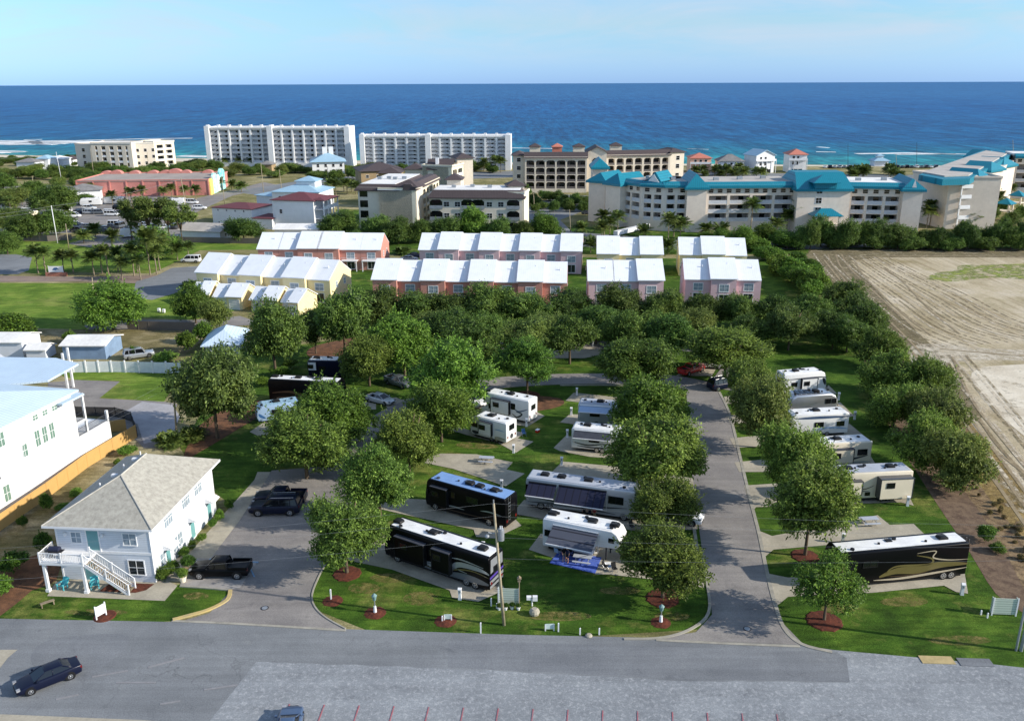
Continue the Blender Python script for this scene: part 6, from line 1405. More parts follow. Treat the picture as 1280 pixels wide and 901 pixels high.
rv('rounded_trailer', 'silver aluminium trailer with rounded ends and solar panels on the roof', (985,519), (1047,515), Hh=2.95, front='l', kind='air', body='p_mir', roof='p_mir', wheels=(.5,.62), acs=(.6,), wins=((.78,1.5,.75,.65),(.9,1.5,.6,.65)), extra=solar, cat='camper trailer')
rv('fifth_wheel_trailer', 'white camper with curved dark banded nose, farthest in the right hand line', (978,495), (1032,490), Hh=3.4, front='r', kind='trailer', body='p_wht', roof='wroof', wheels=(.5,.6), acs=(.65,), wins=((.35,1.4,1.4,.7),(.75,1.4,.9,.6)), stripes_=(([(.0,2.5),(.3,2.6),(1,2.55)],.25,'p_gry'),([(.03,1.2),(.06,1.9),(.1,2.4)],.5,'p_dgr')), slides=((.25,.6,.9,2.6,.4,'p_wht'),), cat='camper trailer')
rv('motorhome', 'large white motorhome with black swirls facing left in the centre of the park', (601,518), (661,531), Hh=3.5, front='l', kind='classc', body='p_wht', roof='wroof', wheels=(.13,.72), acs=(.55,), wins=((.35,1.9,1.5,.8),(.68,1.9,.6,.8)), slides=((.25,.62,1.0,3.0,.5,'p_wht'),), stripes_=(([(.25,1.2),(.35,1.9),(.3,1.0),(.42,.8)],.22,'p_dgr'),([(.66,1.2),(.76,.8),(.86,1.4),(.74,1.6)],.25,'p_dgr'),([(.7,2.0),(.8,1.7),(.98,2.3)],.2,'p_mblu')))
rv('travel_trailer', 'small square white trailer with white slide-out window box and spare wheel at the rear', (588,545), (633,557), Hh=3.1, front='l', kind='trailer', body='p_wht', roof='wroof', wheels=(.6,.72), acs=(.45,), wins=((.12,1.6,.9,.6),), slides=((.28,.62,.9,2.7,.4,'p_wht'),), stripes_=(([(.68,1.9),(.8,1.95),(.95,1.9)],.16,'p_lbl'),([(.68,.8),(.8,.75),(.98,.8)],.5,'p_sil'),([(.05,.9),(.15,.8),(.25,.9)],.5,'p_dgr')), extra=spare, cat='camper trailer')
rv('travel_trailer', 'white trailer with grey awning out and black swirls, left of the biggest roadside elm', (714,563), (785,570), Hh=3.2, front='r', kind='trailer', body='p_wht', roof='wroof', wheels=(.45,.55), acs=(.75,), awn=((.3,.95,1.3,2.95,2.35,'awng'),), stripes_=(([(.98,1.3),(.7,1.0),(.4,1.4)],.2,'p_dgr'),([(.9,.8),(.6,.7),(.3,.9)],.2,'p_dgr')), wins=((.6,1.5,1.3,.6),), cat='camper trailer', extra=ladder)
rv('travel_trailer', 'blue grey trailer with pale blue awning behind the white trailer with grey awning', (722,531), (775,535), Hh=3.2, front='r', kind='trailer', body='p_slv', roof='groof', wheels=(.45,.55), acs=(.5,), awn=((.2,.96,1.4,3.0,2.5,'p_lbl'),), wins=((.6,1.5,1.3,.6),), trim='p_lbl', cat='camper trailer')
rv('motorhome_coach', 'black coach with brown swirls and white roof, half hidden by trees at upper left', (337,503), (428,508), Hh=3.7, front='r', body='p_blk', roof='wroof', wheels=(.13,.8,.88), acs=(.94,.62,.35), stripes_=(([(.95,1.6),(.7,1.9),(.5,1.3),(.2,1.0)],.4,'p_brn'),([(.9,.9),(.6,1.1),(.4,.8)],.2,'p_brn')), wins=((.3,2.1,1.4,.7),))
rv('travel_trailer', 'white roofed dark blue camper partly behind trees, right above the brown swirled coach', (386,473), (430,474), Hh=3.1, front='r', kind='trailer', body='p_nvy', roof='wroof', wheels=(.5,.6), acs=(.8,), wins=((.6,1.5,1.0,.6),), slides=((.75,.98,1.5,2.9,.3,'p_wht'),), cat='camper trailer')
rv('pop_nose_trailer', 'pale blue trailer with low blue covered front end at the left of the lawn', (322,531), (376,523), Hh=2.6, front='l', kind='trailer', body='p_lbl', roof='bluerf', wheels=(.5,.6), acs=(.5,), wins=((.45,1.2,1.1,.7),), stripes_=(([(.05,1.6),(.1,1.2),(.2,.8)],.4,'p_blue'),), cat='camper trailer')
rv('travel_trailer', 'white trailer nose showing beside a trunk above the red pickup', (873,462), (915,462), Hh=3.2, front='l', kind='trailer', body='p_wht', roof='wroof', wheels=(.5,.6), wins=((.5,1.5,1.0,.6),), stripes_=(([(.05,1.8),(.15,1.2),(.4,1.1)],.3,'p_dgr'),), cat='camper trailer')
rv('travel_trailer', 'white camper hidden under the olive oaks of the second row, roof corner showing', (560,447), (600,447), Hh=3.0, front='l', kind='trailer', body='p_wht', roof='wroof', wheels=(.5,.6), cat='camper trailer')
# ---- cars
def car(px, py, ang, kind, col, label, name=None, group=None, pos=None, simple=False):
    g = G(px, py) if pos is None else Vector(pos); nm = name or {'sedan':'sedan_car','suv':'suv_car','pickup':'pickup_truck','van':'van'}[kind]
    t = thing(nm, label, {'pickup':'pickup truck','van':'van'}.get(kind, 'car'), (g.x, g.y), ang, group)
    def ringz(x, hw, zb, zt): return [(x,-hw*.94,zb),(x,-hw,zb+.12),(x,-hw*1.01,(zb+zt)/2+.05),(x,-hw*.96,zt-.07),(x,-hw*.84,zt),(x,hw*.84,zt),(x,hw*.96,zt-.07),(x,hw*1.01,(zb+zt)/2+.05),(x,hw,zb+.12),(x,hw*.94,zb)]
    if kind == 'sedan': S_ = [(-2.42,.68,.42,.80),(-2.34,.82,.3,.98),(-1.7,.9,.22,1.02),(-.8,.92,.2,.98),(.9,.92,.2,.95),(1.7,.89,.22,.86),(2.2,.82,.26,.74),(2.42,.66,.34,.6)]; gb, gt, zb, zt, hb, ht = (-1.9,1.15), (-1.05,.2), .95, 1.43, .80, .58; wx = (-1.45,1.45); wr = .33; hw = .9
    elif kind == 'suv': S_ = [(-2.55,.8,.42,1.1),(-2.48,.92,.34,1.18),(-1.6,.96,.28,1.14),(.9,.96,.28,1.1),(1.9,.94,.3,1.04),(2.4,.88,.36,.94),(2.55,.74,.42,.78)]; gb, gt, zb, zt, hb, ht = (-2.46,1.15), (-2.2,.45), 1.1, 1.82, .88, .70; wx = (-1.6,1.55); wr = .4; hw = .95
    elif kind == 'van': S_ = [(-2.6,.86,.4,1.2),(-2.5,.95,.34,1.25),(0,.97,.3,1.2),(1.8,.94,.3,1.1),(2.45,.86,.36,.95),(2.6,.7,.42,.8)]; gb, gt, zb, zt, hb, ht = (-2.5,1.8), (-2.4,.9), 1.15, 2.05, .92, .78; wx = (-1.6,1.6); wr = .36; hw = .95
    else: S_ = [(-2.75,.86,.45,.98),(-2.7,.9,.4,1.04),(-.95,.94,.34,1.04),(-.9,.94,.34,1.12),(.95,.94,.34,1.1),(1.5,.94,.34,1.14),(2.4,.9,.38,1.04),(2.75,.78,.45,.85)]; gb, gt, zb, zt, hb, ht = (-.85,1.25), (-.7,.55), 1.08, 1.74, .86, .68; wx = (-1.75,1.75); wr = .40; hw = .93
    b = MB(); b.loft([ringz(*s) for s in S_]); bevelled(b, 'body', M[col], .03, 2, t)
    gl = MB(); gl.loft([[(gb[0],-hb,zb-.05),(gb[1],-hb*.95,zb-.05),(gb[1],hb*.95,zb-.05),(gb[0],hb,zb-.05)], [(gt[0],-ht,zt-.04),(gt[1],-ht*.97,zt-.04),(gt[1],ht*.97,zt-.04),(gt[0],ht,zt-.04)]]); gl.build('window_glass', M['glassd'], t)
    if kind in ('van',) : pass
    rf = MB(); rf.loft([[(gt[0]-.05,-ht-.03,zt-.07),(gt[1]+.06,-ht,zt-.07),(gt[1]+.06,ht,zt-.07),(gt[0]-.05,ht+.03,zt-.07)], [(gt[0]+.08,-ht+.12,zt+.03),(gt[1]-.08,-ht+.12,zt+.02),(gt[1]-.08,ht-.12,zt+.02),(gt[0]+.08,ht-.12,zt+.03)]])
    for sy in (-1, 1):
        rf.tube([(gb[1]-.02,sy*hb*.94,zb-.02),(gt[1]+.02,sy*ht*.99,zt-.05)],.045,5); rf.tube([(gb[0]+.02,sy*hb*.99,zb-.02),(gt[0],sy*ht*1.0,zt-.05)],.075 if kind != 'sedan' else .06,5)
        m_ = (gb[0]+gb[1])/2 + .1; rf.tube([(m_,sy*hb*.985,zb-.02),(m_-.05,sy*ht*1.0,zt-.05)],.04,5)
        if kind in ('suv','van'): rf.tube([(m_-1.1,sy*hb*1.0,zb-.02),(m_-1.05,sy*ht*1.01,zt-.05)],.05,5)
    bevelled(rf, 'roof', M[col], .015, 1, t)
    if not simple:
        for x in wx:
            wheel(t, x, -hw-.01, wr, .22); wheel(t, x, hw+.01, wr, .22, True)
            for sy in (-1,1): MB().cyly(x, wr+.03, sy*hw-.03, sy*hw+.015 if sy > 0 else sy*hw+.03, wr+.07, 16).build('wheel_arch', M['black'], t) if sy > 0 else MB().cyly(x, wr+.03, -hw-.003, -hw+.1, wr+.07, 16).build('wheel_arch', M['black'], t)
        L1, L0 = S_[-1][0], S_[0][0]
        for sy in (-1, 1):
            z = .66 if kind == 'sedan' else .88
            MB().box(L1-.3, L1-.03, sy*(hw*.72)-.14, sy*(hw*.72)+.14, z-.02, z+.12).build('headlight', M['lens'], t)
            MB().box(L0+.0, L0+.14, sy*(hw*.80)-.1, sy*(hw*.80)+.1, z+.02, z+.24).build('tail_light', M['redlens'], t)
            MB().box(gb[1]-.35, gb[1]-.2, sy*(hw+.03)-.02, sy*(hw+.17)+.02, zb, zb+.13).build('mirror', M[col], t)
        MB().box(L1-.02, L1+.02, -.4, .4, .45, .62).build('grille', M['black'], t)
        if kind == 'suv': MB().tube([(gt[0]+.2,-ht+.1,zt+.09),(gt[1]-.2,-ht+.1,zt+.09)],.03,5).tube([(gt[0]+.2,ht-.1,zt+.09),(gt[1]-.2,ht-.1,zt+.09)],.03,5).build('roof_rail', M['chrome'], t)
        if kind == 'pickup':
            MB().box(-2.6, -1.0, -.72, .72, 1.045, 1.06).build('bed_floor', M['black'], t)
            w = MB(); w.box(-2.72, -.95, -.9, -.78, 1.03, 1.28); w.box(-2.72, -.95, .78, .9, 1.03, 1.28); w.box(-2.74, -2.64, -.9, .9, 1.03, 1.28); w.build('bed_wall', M[col], t)
    elif True:
        for x in wx: wheel(t, x, -hw-.01, wr, .22); wheel(t, x, hw+.01, wr, .22, True)
    return t
def cd(a, b):   # heading from ground pixel a (rear) to b (front)
    p, q = G(*a), G(*b); return math.atan2(q.y-p.y, q.x-p.x)
car(61,852,cd((97,838),(25,866)),'sedan','p_nvy','dark navy sedan driving on the front road at the lower left')
car(345,640,cd((372,640),(315,641)),'suv','p_nvy','large dark blue suv with silver roof rails parked on the entrance drive').scale = (1.12,1.12,1.1)
car(351,628,cd((378,628),(322,628)),'pickup','p_nvy','dark navy pickup with open bed parked just behind the dark blue suv').scale = (1.08,1.08,1.08)
car(277,718,cd((307,718),(247,718)),'pickup','p_blk','black pickup in the blue lined bay beside the grey guest house').scale = (1.05,1.05,1.05)
car(361,918,R(95),'sedan','p_mblu','dusty blue car at the bottom edge of the picture between red parking lines')
car(499,482,cd((485,476),(515,486)),'pickup','p_gry','grey blue pickup parked under the tall bright green tree')
car(476,503,cd((460,500),(488,507)),'sedan','p_slv','small silver car whose front shows beside the bright elm')
car(592,505,cd((580,497),(604,512)),'suv','p_wht','white car in front of the white motorhome, mostly under leaves')
car(864,466,cd((848,470),(874,461)),'pickup','p_red','bright red pickup at the far end of the right hand road')
car(903,485,cd((890,488),(920,482)),'suv','p_nvy','dark blue suv parked on the verge where the right hand road ends')
car(847,650,cd((835,648),(870,655)),'pickup','p_wht','white pickup whose nose pokes out from under the elm by the silver coach')
car(812,703,cd((795,700),(830,708)),'pickup','p_gry','grey pickup hidden under the front elm beside the striped awning fifth wheel')
car(174,447,cd((160,449),(188,445)),'suv','p_sil','silver wagon parked in the dry yard right of the blue shed')
car(239,328,cd((252,328),(226,328)),'van','p_wht','white van parked on the verge behind the yellow townhouses')
car(880,487,cd((895,487),(865,487)),'sedan','p_dgr','dark car at the road end left of the dark blue suv') if False else None
rnd = random.Random(9); cols = ['p_blk','p_gry','p_sil','p_wht','p_nvy','p_dgr','p_red','p_slv']
def cn(c): return {'p_blk':'black','p_gry':'grey','p_sil':'silver','p_wht':'white','p_nvy':'navy','p_dgr':'charcoal','p_red':'red','p_slv':'pale silver','p_blue':'blue'}[c]
for i in range(24):
    c = cols[rnd.randrange(6)]; x = 1031 + i*6.0
    if 1090 < x < 1115: continue
    car(x, 210.2 - (i*.01), R(80), 'suv' if i % 2 else 'sedan', c, od[i] + ' car from the left in the line of tiny parked cars along the beach, ' + cn(c), group='cars parked along the beach', simple=True)
for i, (x, y, a, k, c) in enumerate([(95,283,5,'suv','p_wht'),(92,272,8,'van','p_wht'),(150,262,0,'suv','p_blk'),(118,292,3,'pickup','p_blk'),(132,292,0,'suv','p_nvy'),(140,270,0,'van','p_wht'),(240,255,0,'van','p_wht'),(12,262,20,'van','p_wht'),(50,256,0,'suv','p_dgr'),(112,262,0,'suv','p_wht'),(145,283,0,'van','p_wht'),(98,290,0,'suv','p_dgr'),(222,300,5,'sedan','p_slv'),(250,262,3,'suv','p_wht'),(35,262,0,'sedan','p_wht'),(10,300,0,'van','p_wht')]):
    car(x, y, R(a), k, c, cn(c) + ' ' + {'van':'van','suv':'suv','sedan':'car','pickup':'pickup'}[k] + ', ' + od[i] + ' listed among the trees of the left car park'.replace(' listed', ''), group='vehicles in the left car park', simple=True)
for i in range(22):
    r_ = random.Random(i+5); c = cols[r_.randrange(6)]; x = 84 + (i % 11)*13.5 + r_.uniform(-2,2); y = 268 + (i//11)*17 + r_.uniform(-1.5,1.5)
    car(x, y, R(r_.choice([5, 85, 8])), r_.choice(['suv','sedan','pickup','van']), c, od[i % 11] + ' vehicle from the left in the ' + ('far' if i < 11 else 'near') + ' row of the car park, ' + cn(c), group='rows of vehicles in the left car park', simple=True)
for i in range(9):
    x, y = [(60,270),(30,278),(100,258),(130,256),(8,284),(180,266),(205,258),(48,292),(150,298)][i]; g = G(x, y)
    rv('travel_trailer', od[i] + ' small white camper among the trees of the left car park', None, None, Hh=3.0, kind='trailer', body=['p_wht','p_crm','p_wht','p_slv'][i % 4], roof='wroof', wheels=(.5,.6), wins=((.5,1.5,1.0,.6),), cat='camper trailer', group='campers in the left car park', pos=(g.x, g.y), rot=R([3,80,12][i % 3]), L=8.0)
for i, (x, y, c) in enumerate([(520,322,'p_nvy'),(512,326,'p_sil'),(1150,299,'p_wht'),(1182,303,'p_lbl'),(735,268,'p_dgr'),(1270,268,'p_nvy')]):
    car(x, y, R(3), 'sedan', c, ['dark blue car between salmon and pink townhouses','silver car between salmon and pink townhouses','white car roof behind the thicket by the teal condo','pale blue car roof in the gap of the thicket','charcoal car by the curved condo garden road','navy car at the far right condo road'][i], simple=True)
# ================================================================ SMALL THINGS, POLES, PEOPLE
bg = 'white utility pedestals at the camp pads'
def pedestal(px, py, lab):
    g = G(px, py); t = thing('utility_pedestal', lab, 'utility pedestal', (g.x, g.y), R(-8), bg); t.scale = (.72,.72,.8)
    b = MB(); b.loft([[(-.22,-.2,0),(.22,-.2,0),(.22,.2,0),(-.22,.2,0)],[(-.16,-.15,.9),(.16,-.15,.9),(.16,.15,.9),(-.16,.15,.9)]]); b.build('base', M['trim'], t)
    b = MB(); b.box(-.2,.2,-.2,.2,.9,1.35); b.extx([(-.26,1.35),(.22,1.35),(.22,1.5),(-.0,1.6),(-.26,1.42)], -.24, .24); b.build('meter_head', M['trim'], t)
    MB().box(-.12,.12,-.215,-.201,.98,1.25).build('socket_cover', M['steel'], t)
for px, py, l in [(575,749,'pedestal in front of the rear wheels of the near black coach'),(604,690,'pedestal right of the black coach with blue roof, before the pole'),(627,611,'pedestal at the corner of the empty pad behind the blue roofed coach'),(1202,743,'pedestal at the rear corner of the black and gold coach'),(1134,632,'pedestal at the rear of the cream fifth wheel'),(1068,524,'pedestal on the grass right of the silver rounded trailer'),(1048,500,'pedestal beside the curved nose camper'),(1087,562,'dark pedestal right of the tan trailer'),(658,533,'pedestal at the rear of the white motorhome'),(642,566,'pedestal beside the small square trailer pad'),(702,582,'pedestal on the pad behind the silver coach'),(709,547,'pedestal left of the white trailer with grey awning'),(714,519,'pedestal left of the blue grey trailer'),(721,494,'pedestal with a thin post by the inner road'),(681,430,'left pedestal at the far pad among trees'),(741,433,'right pedestal at the far pad among trees'),(1053,679,'small pedestal at the edge of the large right pad')]:
    pedestal(px, py, l)
def picnic(px, py, rot, lab, top=None):
    g = G(px, py); t = thing('picnic_table', lab, 'picnic table', (g.x, g.y), rot, 'grey picnic tables'); m = top or M['groof']
    MB().box(-.92,.92,-.38,.38,.72,.77).build('tabletop', m, t)
    for s in (-1, 1):
        MB().box(-.92,.92,s*.72-.13,s*.72+.13,.43,.47).build('bench', m, t)
        f = MB(); x = s*.62; f.tube([(x,-.72,.42),(x,.72,.42)],.03,5); f.tube([(x,-.25,.72),(x,-.45,.0)],.035,5); f.tube([(x,.25,.72),(x,.45,0)],.035,5); f.build('leg', M['steel'], t)
picnic(608,578,R(-8),'picnic table alone on the empty pad in the park centre'); picnic(1086,655,R(5),'picnic table at the back of the large empty pad on the right')
picnic(786,640,R(-15),'picnic table beside the silver coach with navy awnings')
picnic(728,703,R(-15),'picnic table with pale grey cloth on the blue patterned rug', M['groof'])
# rug
def rugmat():
    m, nt, b = newmat('blue patterned rug'); v = coord(nt, (1.6,1.6,1.6)); n = N(nt, 'ShaderNodeTexVoronoi'); n.feature = 'DISTANCE_TO_EDGE'; n.inputs['Randomness'].default_value = .15; nt.links.new(v, n.inputs['Vector'])
    col = ramp(nt, n.outputs['Distance'], [(.06, rgb(120,150,220)), (.12, rgb(30,62,170)), (.4, rgb(24,52,150)), (.5, rgb(70,100,200))]); nt.links.new(col, b.inputs['Base Color']); b.inputs['Roughness'].default_value = .95; return m
q = [G(*p) for p in ((687,704),(699,688),(752,697),(744,717))]; c = sum(q, Vector())/4
mb = MB(); mb.prism([(p.x-c.x, p.y-c.y) for p in q], 0, .02); o = mb.build('patio_rug', rugmat(), None, (c.x, c.y, .052)); tag(o, 'blue patterned outdoor rug under the striped awning', 'rug')
def fold_chair(px, py, rot, lab, m):
    g = G(px, py); t = thing('folding_chair', lab, 'chair', (g.x, g.y), rot, 'folding chairs by the campers')
    MB().box(-.25,.25,-.22,.22,.42,.45).build('seat', m, t); MB().extx([(.2,.45),(.24,.45),(.36,.98),(.32,.98)], -.25, .25).build('backrest', m, t)
    for s in (-1,1): MB().tube([(s*.27,-.25,0),(s*.27,.25,.62)],.018,5).tube([(s*.27,.25,0),(s*.27,-.25,.62)],.018,5).build('leg', M['steel'], t)
fold_chair(697,694,R(140),'light blue folding chair at the left corner of the blue rug', P_['lbl']); fold_chair(712,693,R(170),'black folding chair on the blue rug left of the table', M['black']); fold_chair(757,712,R(60),'black folding chair on the pad right of the blue rug', M['black']); fold_chair(768,715,R(20),'dark folding chair farthest right beside the blue rug', M['black'])
for i, (px, py, a, mt, l) in enumerate([(655,545,20,'p_blue','blue folding chair behind the small square trailer'),(668,524,-60,'black','black folding chair at the rear of the white motorhome'),(560,640,10,'black','black folding chair between the two black coaches'),(1090,600,70,'p_dgr','grey folding chair beside the cream trailer pad'),(1062,560,200,'p_red','red folding chair by the tan trailer'),(790,662,30,'p_dgr','grey folding chair by the nose of the silver coach')]): fold_chair(px, py, R(a), l, M[mt])
for i, (px, py, mt, l) in enumerate([(760,708,'p_blue','blue cooler box by the right edge of the patio rug'),(672,540,'p_red','red cooler box behind the white motorhome'),(1072,552,'p_wht','white cooler box between two right hand trailers')]):
    g = G(px, py); t = thing('cooler_box', l, 'cooler', (g.x, g.y), i); MB().box(-.3,.3,-.2,.2,0,.34).build('body', M[mt], t); MB().box(-.32,.32,-.22,.22,.345,.42).build('lid', M['trim'], t)
# people
SK = mat('skin', rgb(206,156,128), rough=.6, dirt=.05)
def person(px, py, rot, lab, shirt, shorts, hair=rgb(60,44,32), sit=False, z=0.04, hh=1.72, pos=None):
    g = G(px, py); t = thing('person', lab, 'person', (g.x, g.y, z), rot)
    dz = -.42 if sit else 0; s = hh/1.75
    J = {'pel':(0,0,.95),'wai':(0,0,1.12),'che':(0,.01,1.36),'nek':(0,.01,1.5),'hd0':(0,-.01,1.58),'hd1':(0,-.02,1.70),
         'shL':(-.17,.01,1.42),'elL':(-.25,.03,1.15),'wrL':(-.24,-.12,.94),'haL':(-.23,-.17,.88),'shR':(.17,.01,1.42),'elR':(.25,.02,1.15),'wrR':(.26,-.1,.93),'haR':(.26,-.15,.87),
         'hiL':(-.1,0,.9),'knL':(-.11,-.02,.5),'anL':(-.12,.03,.08),'toL':(-.13,-.14,.03),'hiR':(.1,0,.9),'knR':(.12,-.06,.5),'anR':(.13,-.01,.08),'toR':(.15,-.18,.03)}
    if sit: J.update({'knL':(-.12,-.42,.92),'anL':(-.12,-.45,.5),'toL':(-.12,-.6,.46),'knR':(.12,-.42,.92),'anR':(.13,-.45,.5),'toR':(.14,-.6,.46),'wrL':(-.2,-.2,1.0),'haL':(-.16,-.27,.98),'wrR':(.2,-.2,1.0),'haR':(.16,-.27,.98)})
    E_ = [('pel','wai'),('wai','che'),('che','nek'),('nek','hd0'),('hd0','hd1'),('che','shL'),('shL','elL'),('elL','wrL'),('wrL','haL'),('che','shR'),('shR','elR'),('elR','wrR'),('wrR','haR'),('pel','hiL'),('hiL','knL'),('knL','anL'),('anL','toL'),('pel','hiR'),('hiR','knR'),('knR','anR'),('anR','toR')]
    rad = dict(pel=.14,wai=.13,che=.15,nek=.055,hd0=.085,hd1=.09,sh=.06,el=.042,wr=.03,ha=.035,hi=.09,kn=.06,an=.038,to=.035)
    names = list(J); me = bpy.data.meshes.new('body'); me.from_pydata([(x*s, y*s, (zz+dz)*s) for x, y, zz in J.values()], [(names.index(a), names.index(b)) for a, b in E_], [])
    ob = bpy.data.objects.new('body', me); COL.objects.link(ob); md = ob.modifiers.new('Skin', 'SKIN')
    for i, n in enumerate(names):
        k = rad.get(n, rad.get(n[:2])); me.skin_vertices[0].data[i].radius = (k*s, k*s*.8 if n in ('che','wai','pel') else k*s); me.skin_vertices[0].data[i].use_root = n == 'pel'
    sb = ob.modifiers.new('Sub', 'SUBSURF'); sb.levels = 1; sb.render_levels = 1
    dg = bpy.context.evaluated_depsgraph_get(); m2 = bpy.data.meshes.new_from_object(ob.evaluated_get(dg)); bpy.data.objects.remove(ob)
    m2.materials.clear()
    for m in (SK, shirt, shorts): m2.materials.append(m)
    for p in m2.polygons:
        c = p.center; zz = c.z/s - dz; x = abs(c.x)/s
        p.use_smooth = True
        p.material_index = 1 if (1.0 < zz < 1.5 and (x < .2 or zz > 1.2)) else (2 if (.6 < zz <= 1.0 and x < .21 and (not sit or c.y/s > -.35)) else 0)
    inst('body', m2, t)
    MB().ball((0,.015*s,(1.70+dz)*s), .105*s, 6, 0, .85).build('hair', mat('hair', hair, rough=.8), t, smooth=True)
    MB().ball((0,-.105*s,(1.635+dz)*s), .014*s, 4).build('nose', SK, t)
    return t
cl = {k: mat(k+' cloth', c, rough=.95) for k, c in {'black': rgb(28,28,32), 'white': rgb(220,220,220), 'navy': rgb(36,44,70), 'khaki': rgb(150,136,110), 'red': rgb(160,60,60)}.items()}
person(705,702,R(20),'person in black shirt and pale shorts standing at the left of the blue rug', cl['black'], cl['khaki'])
person(709,703,R(-40),'person in dark clothes with bare legs standing beside another on the blue rug', cl['navy'], cl['black'], hh=1.66)
person(730,648,R(10),'person in black standing between the silver coach and the white fifth wheel, leftmost of three', cl['black'], cl['black'], hh=1.7)
person(737,649,R(-20),'person in dark shirt standing in the middle of three beside the navy awnings', cl['black'], cl['navy'])
person(743,650,R(30),'person in red brown shirt, rightmost of three beside the navy awnings', cl['red'], cl['khaki'], hh=1.65)
# posts and small signs on the front lawn
def wpost(px, py, h, lab, w=.12):
    g = G(px, py); b = MB(); b.box(-w/2,w/2,-w/2,w/2,0,h); b.add([(-w/2,-w/2,h),(w/2,-w/2,h),(w/2,w/2,h),(-w/2,w/2,h),(0,0,h+.07)], [(0,1,4),(1,2,4),(2,3,4),(3,0,4)])
    o = b.build('marker_post', M['trim'], None, (g.x, g.y, 0)); tag(o, lab, 'post', 'white marker posts on the lawns')
for px, py, h, l in [(414,750,1.15,'white post in the leftmost small mulch ring'),(553,777,.6,'short white post beside the small sign in mulch'),(601,791,1.05,'white post at the kerb left of the leaning pole'),(698,789,.85,'white post right of the small square sign'),(725,793,.65,'white post left of the low stone by the kerb'),(749,793,.65,'white post right of the low stone by the kerb'),(614,757,.8,'white post touching the left louvred screen'),(1226,768,.45,'short white post left of the right louvred screen'),(1234,772,.5,'short white post touching the right louvred screen'),(621,760,.5,'small white bollard before the left louvred screen')]: wpost(px, py, h, l)
def ring(px, py, rr):
    g = G(px, py); b = MB(); n = 24; b.loft([[(rr*math.cos(6.2832*k/n)*(1+.08*math.sin(3*k)), rr*math.sin(6.2832*k/n)*(1+.06*math.cos(5*k)), z) for k in range(n)] for z in (0,)] + [[(rr*.5*math.cos(6.2832*k/n), rr*.5*math.sin(6.2832*k/n), .12) for k in range(n)]])
    o = b.build('mulch_bed', M['mulch'], None, (g.x, g.y, .02)); o['kind'] = 'structure'
for p in ((416,751,.95),(469,766,1.0),(557,776,1.0),(826,778,.9)): ring(*p)
def lamp(px, py, lab, hh=1.6):
    g = G(px, py); t = thing('garden_lamp', lab, 'lamp', (g.x, g.y), .3)
    MB().cyl(0,0,0,.75,.17,10,0,.12).build('pedestal', M['trim'], t); MB().cyl(0,0,.75,hh*.72,.05,8).build('post', M['steel'], t)
    b = MB(); b.cyl(0,0,hh*.72,hh*.96,.14,8,0,.24); b.cyl(0,0,hh*.96,hh*1.08,.27,8,0,.05); b.build('lantern', mat('verdigris metal', rgb(120,150,148), rough=.6), t)
lamp(469,766,'small verdigris garden lamp in the second mulch ring from the left',1.9); lamp(826,778,'white footed garden lamp in the mulch ring near the right road corner',1.75)
gs = mat('pale green sign', rgb(206,220,214), rgb(176,196,188), sc=4)
post_sign(560,776,.62,.45,.25,'small pale sign on short legs in the third mulch ring', gs, 0); post_sign(687,788,.75,.5,.2,'small square pale green sign beside the kerb post', gs, R(3))
g = G(736,795); b = MB(); b.ball((0,0,.08), .32, 6, 0, .55); o = b.build('low_stone', M['concrete'], None, (g.x, g.y, 0)); tag(o, 'low pale stone between two short white posts', 'stone')
g = G(668,768); b = MB(); b.ball((0,0,.3), .5, 6, 0, .85); o = b.build('boulder', M['concrete'], None, (g.x, g.y, 0), smooth=False); tag(o, 'pale rounded boulder under the white dish box', 'boulder')
g = G(665,757); t = thing('dish_box', 'white double headed utility box on a short post above the boulder', 'utility box', (g.x, g.y)); MB().cyl(0,0,0,.7,.07,8).build('post', M['trim'], t); MB().box(-.5,-.05,-.15,.2,.7,1.0).box(.05,.5,-.2,.15,.62,1.05).build('box', M['trim'], t)
g = G(649,762); t = thing('bird_house', 'little bird house on a tall thin pole beside the left louvred screen', 'bird house', (g.x, g.y)); MB().cyl(0,0,0,3.0,.05,8).build('pole', M['wood'], t); b = MB(); b.box(-.14,.14,-.14,.14,3.0,3.3); b.extr([(-.2,3.3),(.2,3.3),(0,3.48)],-.2,.2); b.build('house', M['wood'], t)
for i, (px, py) in enumerate([(624,762),(632,762),(640,761),(648,762)]): pot(px, py, od[i] + ' small white pot from the left at the foot of the louvred screen', M['trim'], 'shrub', .55)
for px, py, m, l in [(1171,825,mat('sandy slab', rgb(186,166,120), rough=.95),'tan concrete lid of the left buried tank at the gravel edge'),(1219,828,M['asphaltp'],'grey concrete lid of the right buried tank at the gravel edge')]:
    g = G(px, py); o = MB().box(-1.35,1.35,-.5,.5,0,.07).build('tank_lid', m, None, (g.x, g.y, .01), R(-3)); tag(o, l, 'slab')
for px, py, l in [(331,760,'round manhole cover on the entrance drive'),(934,786,'round manhole cover at the mouth of the right hand road')]:
    g = G(px, py); b = MB(); b.cyl(0,0,0,.012,.36,24); b.cyl(0,0,.012,.018,.27,20,1); o = b.build('manhole_cover', [M['darkmetal'], M['steel']], None, (g.x, g.y, .045)); tag(o, l, 'manhole cover')
t = post_sign(71,345,3.6,1.5,1.0,'white roadside sign with a blue wave shape among the palms at left', M['trim'], 0, name='monument_sign'); b = MB(); b.extr([(-.9,1.5),(-.4,2.1),(.3,2.2),(.9,1.6),(.4,1.7),(0,1.5)], -.06,-.035); b.build('emblem', P_['blue'], t); MB().box(-2.6,2.6,-.35,.35,0,.9).build('brick_base', mat('brick', rgb(176,120,100), rgb(150,96,80), sc=2), t)
